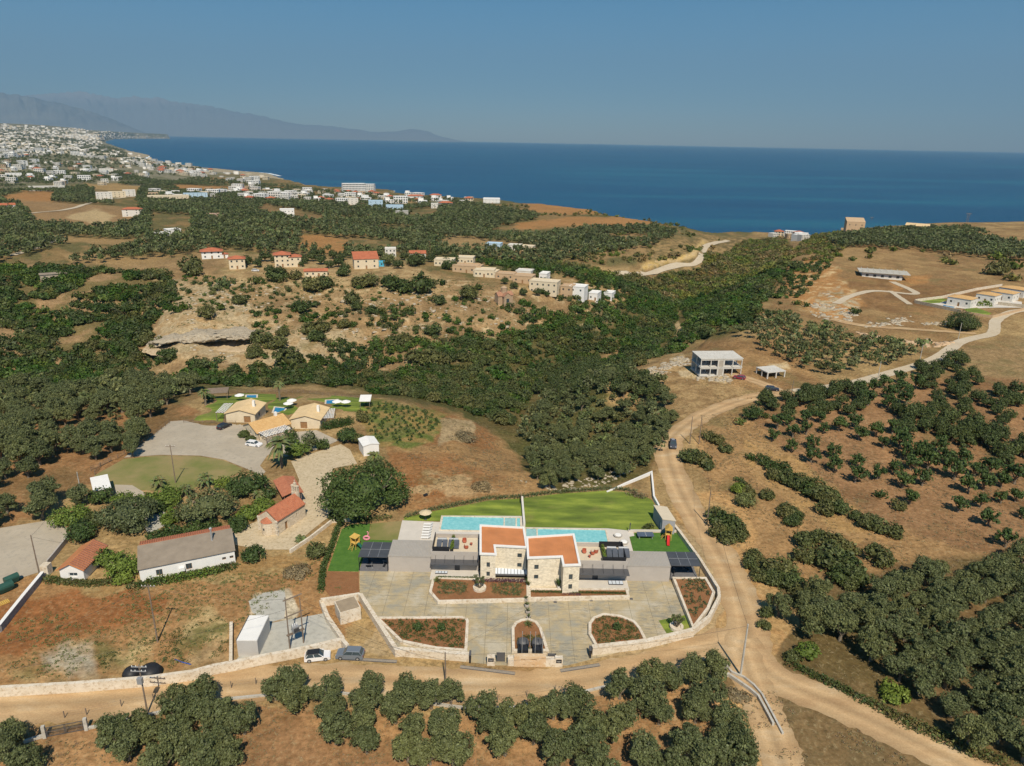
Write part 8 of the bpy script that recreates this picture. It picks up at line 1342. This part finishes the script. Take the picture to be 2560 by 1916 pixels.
wpool("1490,992 1600,1010 1620,998 1510,978", A4, 'long blue pool in the right resort'); wpool("490,345 590,350 600,330 530,322", A4, 'pale blue pool beside the tan tower house')
tag(leafy(0, [(*at(1920 + u * K, 480 + v * K)[:2], at(1920 + u * K, 480 + v * K)[2], 2.2) for u, v in ((1830, 985), (1870, 975), (1900, 985))], .4, 2.6, BRT, 'garden_tree', None, 9, 90), 'bright green bush in front of the right resort villas', 'bush')
for u, v, l in ((887, 270, 'left'), (1715, 262, 'right')): x, y, z = at(1920 + u * K, 480 + v * K + 2); o = empty('pylon', (x, y, z), 0, 'far utility pole with crossarm on the right headland, %s one' % l, 'utility pole'); MB().tube((-1, 0, -1), (-1, 0, 12), .2).tube((1, 0, -1), (1, 0, 12), .2).build('legs', OLDW, o); MB().box(-3.5, -.15, 11, 3.5, .15, 11.4).build('crossarm', OLDW, o)
# ---------------------------------------------------------------- the coastal town
def townhouse(w, d, h, rows, cols, wall, roof=None, st=0):
    mb = MB(); mb.box(-w / 2, -d / 2, -3, w / 2, d / 2, h)
    if st: mb.box(-w / 2, -d / 2 + d * .3, h - .01, w * .1, d / 2 - .01, h + 3)
    if roof: a, c = w / 2 + .7, d / 2 + .7; r = max(a - c, 0.01); mb.add([(-a, -c, h), (a, -c, h), (a, c, h), (-a, c, h), (-r, 0, h + 2.4), (r, 0, h + 2.4)], [(0, 1, 5, 4), (1, 2, 5), (2, 3, 4, 5), (3, 0, 4)], 2)
    rh = h / rows
    for r_ in range(rows):
        for c_ in range(cols): x = -w / 2 + w * (c_ + .5) / cols; mb.box(x - w / cols * .3, -d / 2 - .03, rh * r_ + .7, x + w / cols * .3, -d / 2 + .3, rh * r_ + rh * .8, 1)
    for r_ in range(rows): mb.box(w / 2 - .3, -d * .2, rh * r_ + .9, w / 2 + .03, d * .1, rh * r_ + rh * .75, 1)
    return mb.mesh('house', [wall, GLASS, REDT])
TP = [townhouse(12, 10, 6.5, 2, 3, WHITE, st=1), townhouse(11, 10, 6, 2, 3, WPL), townhouse(16, 11, 9.5, 3, 5, WPL), townhouse(12, 11, 6, 2, 3, CREAM, 1), townhouse(13, 10, 6.5, 2, 4, CREAM), townhouse(10, 9, 4, 1, 3, WHITE, 1), townhouse(20, 12, 10, 3, 6, WHITE), townhouse(12, 10, 7, 2, 3, OCHRE)]
TW = []
def town(s, n, lo, hi, lab, grp):
    p = poly(s); us = [q[0] for q in p]; vs = [q[1] for q in p]; u = rng.uniform(min(us), max(us), n * 6); v = rng.uniform(min(vs), max(vs), n * 6); m = inpoly(u, v, p); u, v = u[m][:n], v[m][:n]; x, y, z = G(u, v)
    for a in zip(x, y, z, rng.uniform(lo, hi, len(x))):
        if a[2] > -39.5 and a[1] < 21000 and (a[1] > 3000 or all(abs(a[0] - q[0]) + abs(a[1] - q[1]) > 17 for q in TW)): TW.append(a + (lab, grp))
town("600,478 720,478 860,480 1000,490 1110,500 1180,506 1150,522 1000,512 860,512 700,508 600,505", 75, .8, 1.2, 'pale house of the village above the grey groves', 'houses of the coastal village'); town("380,482 620,470 620,498 560,505 380,495", 26, .9, 1.2, 'pale house of the village left of the cream hotel', 'houses of the left village')
town("470,425 640,440 700,455 640,470 520,455 440,440", 30, .9, 1.3, 'scattered pale house near the rocky shore', 'houses near the rocky shore'); town("0,415 60,412 60,430 0,432", 8, .9, 1.2, 'pale house at the left edge', 'houses at the left edge'); town("1922,588 2000,591 2010,602 1925,600", 16, .7, 1.0, 'small seaside house at the mouth of the ravine', 'houses at the ravine mouth')
town("255,368 300,378 345,386 380,398 480,418 530,430 520,445 420,435 300,410 220,395 150,388 0,398 0,382 120,372", 210, 1.0, 1.6, 'white house of the shore town', 'houses of the shore town'); town("150,345 240,352 258,357 248,368 255,375 180,380 60,375 0,372 0,352", 260, 1.0, 1.6, 'white house of the town round the bay', 'houses round the bay')
town("180,336 260,338 330,341 425,344 420,347 330,346.5 270,347.5 240,352 150,346", 360, 1.4, 2.5, 'distant white building round the bay', 'houses round the bay'); town("0,318 120,325 240,334 180,342 0,352", 220, 1.1, 2.0, 'distant white building on the hillside', 'houses on the hillside'); town("0,312 200,322 330,334 420,341 300,338 100,326 0,322", 120, 1.4, 2.8, 'distant white building on the hillside', 'houses on the hillside')
town("0,385 200,395 400,402 460,440 330,462 0,470", 90, .9, 1.3, 'pale house scattered among the left inland groves', 'houses among the inland groves'); town("640,470 900,482 1180,498 1180,512 900,500 640,490", 30, .8, 1.1, 'pale house near the seaside hotel', 'houses near the seaside hotel')
TW.sort(key=lambda a: -a[3] / a[1]); RZ = rng.uniform(-.5, .5, len(TW)); WH = rng.choice(len(TP), len(TW), p=[.2, .22, .14, .1, .1, .06, .12, .06])
for i, a in enumerate(TW[:285]): o = link('house', TP[WH[i]], None, (a[0], a[1], a[2]), RZ[i]); o.scale = (a[3],) * 3; tag(o, a[4], 'house', a[5])
import numpy as _n
for k_, me in enumerate(TP[:0]): pass
vs = []; fs = []; ms = []; o_ = 0
for i, a in list(enumerate(TW))[285:]:
    w_, d_, h_ = rng.uniform(8, 17) * a[3], rng.uniform(8, 12) * a[3], rng.uniform(3.5, 9) * a[3] ** .8; c, s = math.cos(RZ[i]), math.sin(RZ[i]); vs += [(a[0] + (x * c - y * s), a[1] + (x * s + y * c), a[2] + z) for z in (-6, h_) for x, y in ((-w_ / 2, -d_ / 2), (w_ / 2, -d_ / 2), (w_ / 2, d_ / 2), (-w_ / 2, d_ / 2))]
    fs += [(o_ + 4, o_ + 5, o_ + 6, o_ + 7), (o_, o_ + 1, o_ + 5, o_ + 4), (o_ + 1, o_ + 2, o_ + 6, o_ + 5), (o_ + 2, o_ + 3, o_ + 7, o_ + 6), (o_ + 3, o_, o_ + 4, o_ + 7)]; q = WH[i] % 4; ms += [q] * 5; o_ += 8
tag(link('distant_town', npmesh('distant_town', np.array(vs), np.array(fs), [plain('far_plaster', (.52, .50, .45), .9), WPL, plain('far_cream', (.50, .44, .34), .9), plain('far_grey_plaster', (.38, .36, .32), .9)], fm=ms)), 'distant white town spreading round the far bay', 'town', None, 'stuff')  # each far house takes one of four plaster tones, the last a darker grey
HAZE = 2.9e-5
hm = bpy.data.materials.new('haze_air'); hm.use_nodes = True; t = hm.node_tree; t.nodes.remove(t.nodes['Principled BSDF'])
pv = t.nodes.new('ShaderNodeVolumePrincipled'); pv.inputs['Density'].default_value = HAZE; pv.inputs['Color'].default_value = (.38, .66, .95, 1); pv.inputs['Anisotropy'].default_value = 0.0
t.links.new(pv.outputs[0], t.nodes['Material Output'].inputs['Volume'])
hb = MB().box(-61000, -3100, -62, 61000, 61000, 6500).build('haze', hm); tag(hb, kind='stuff')
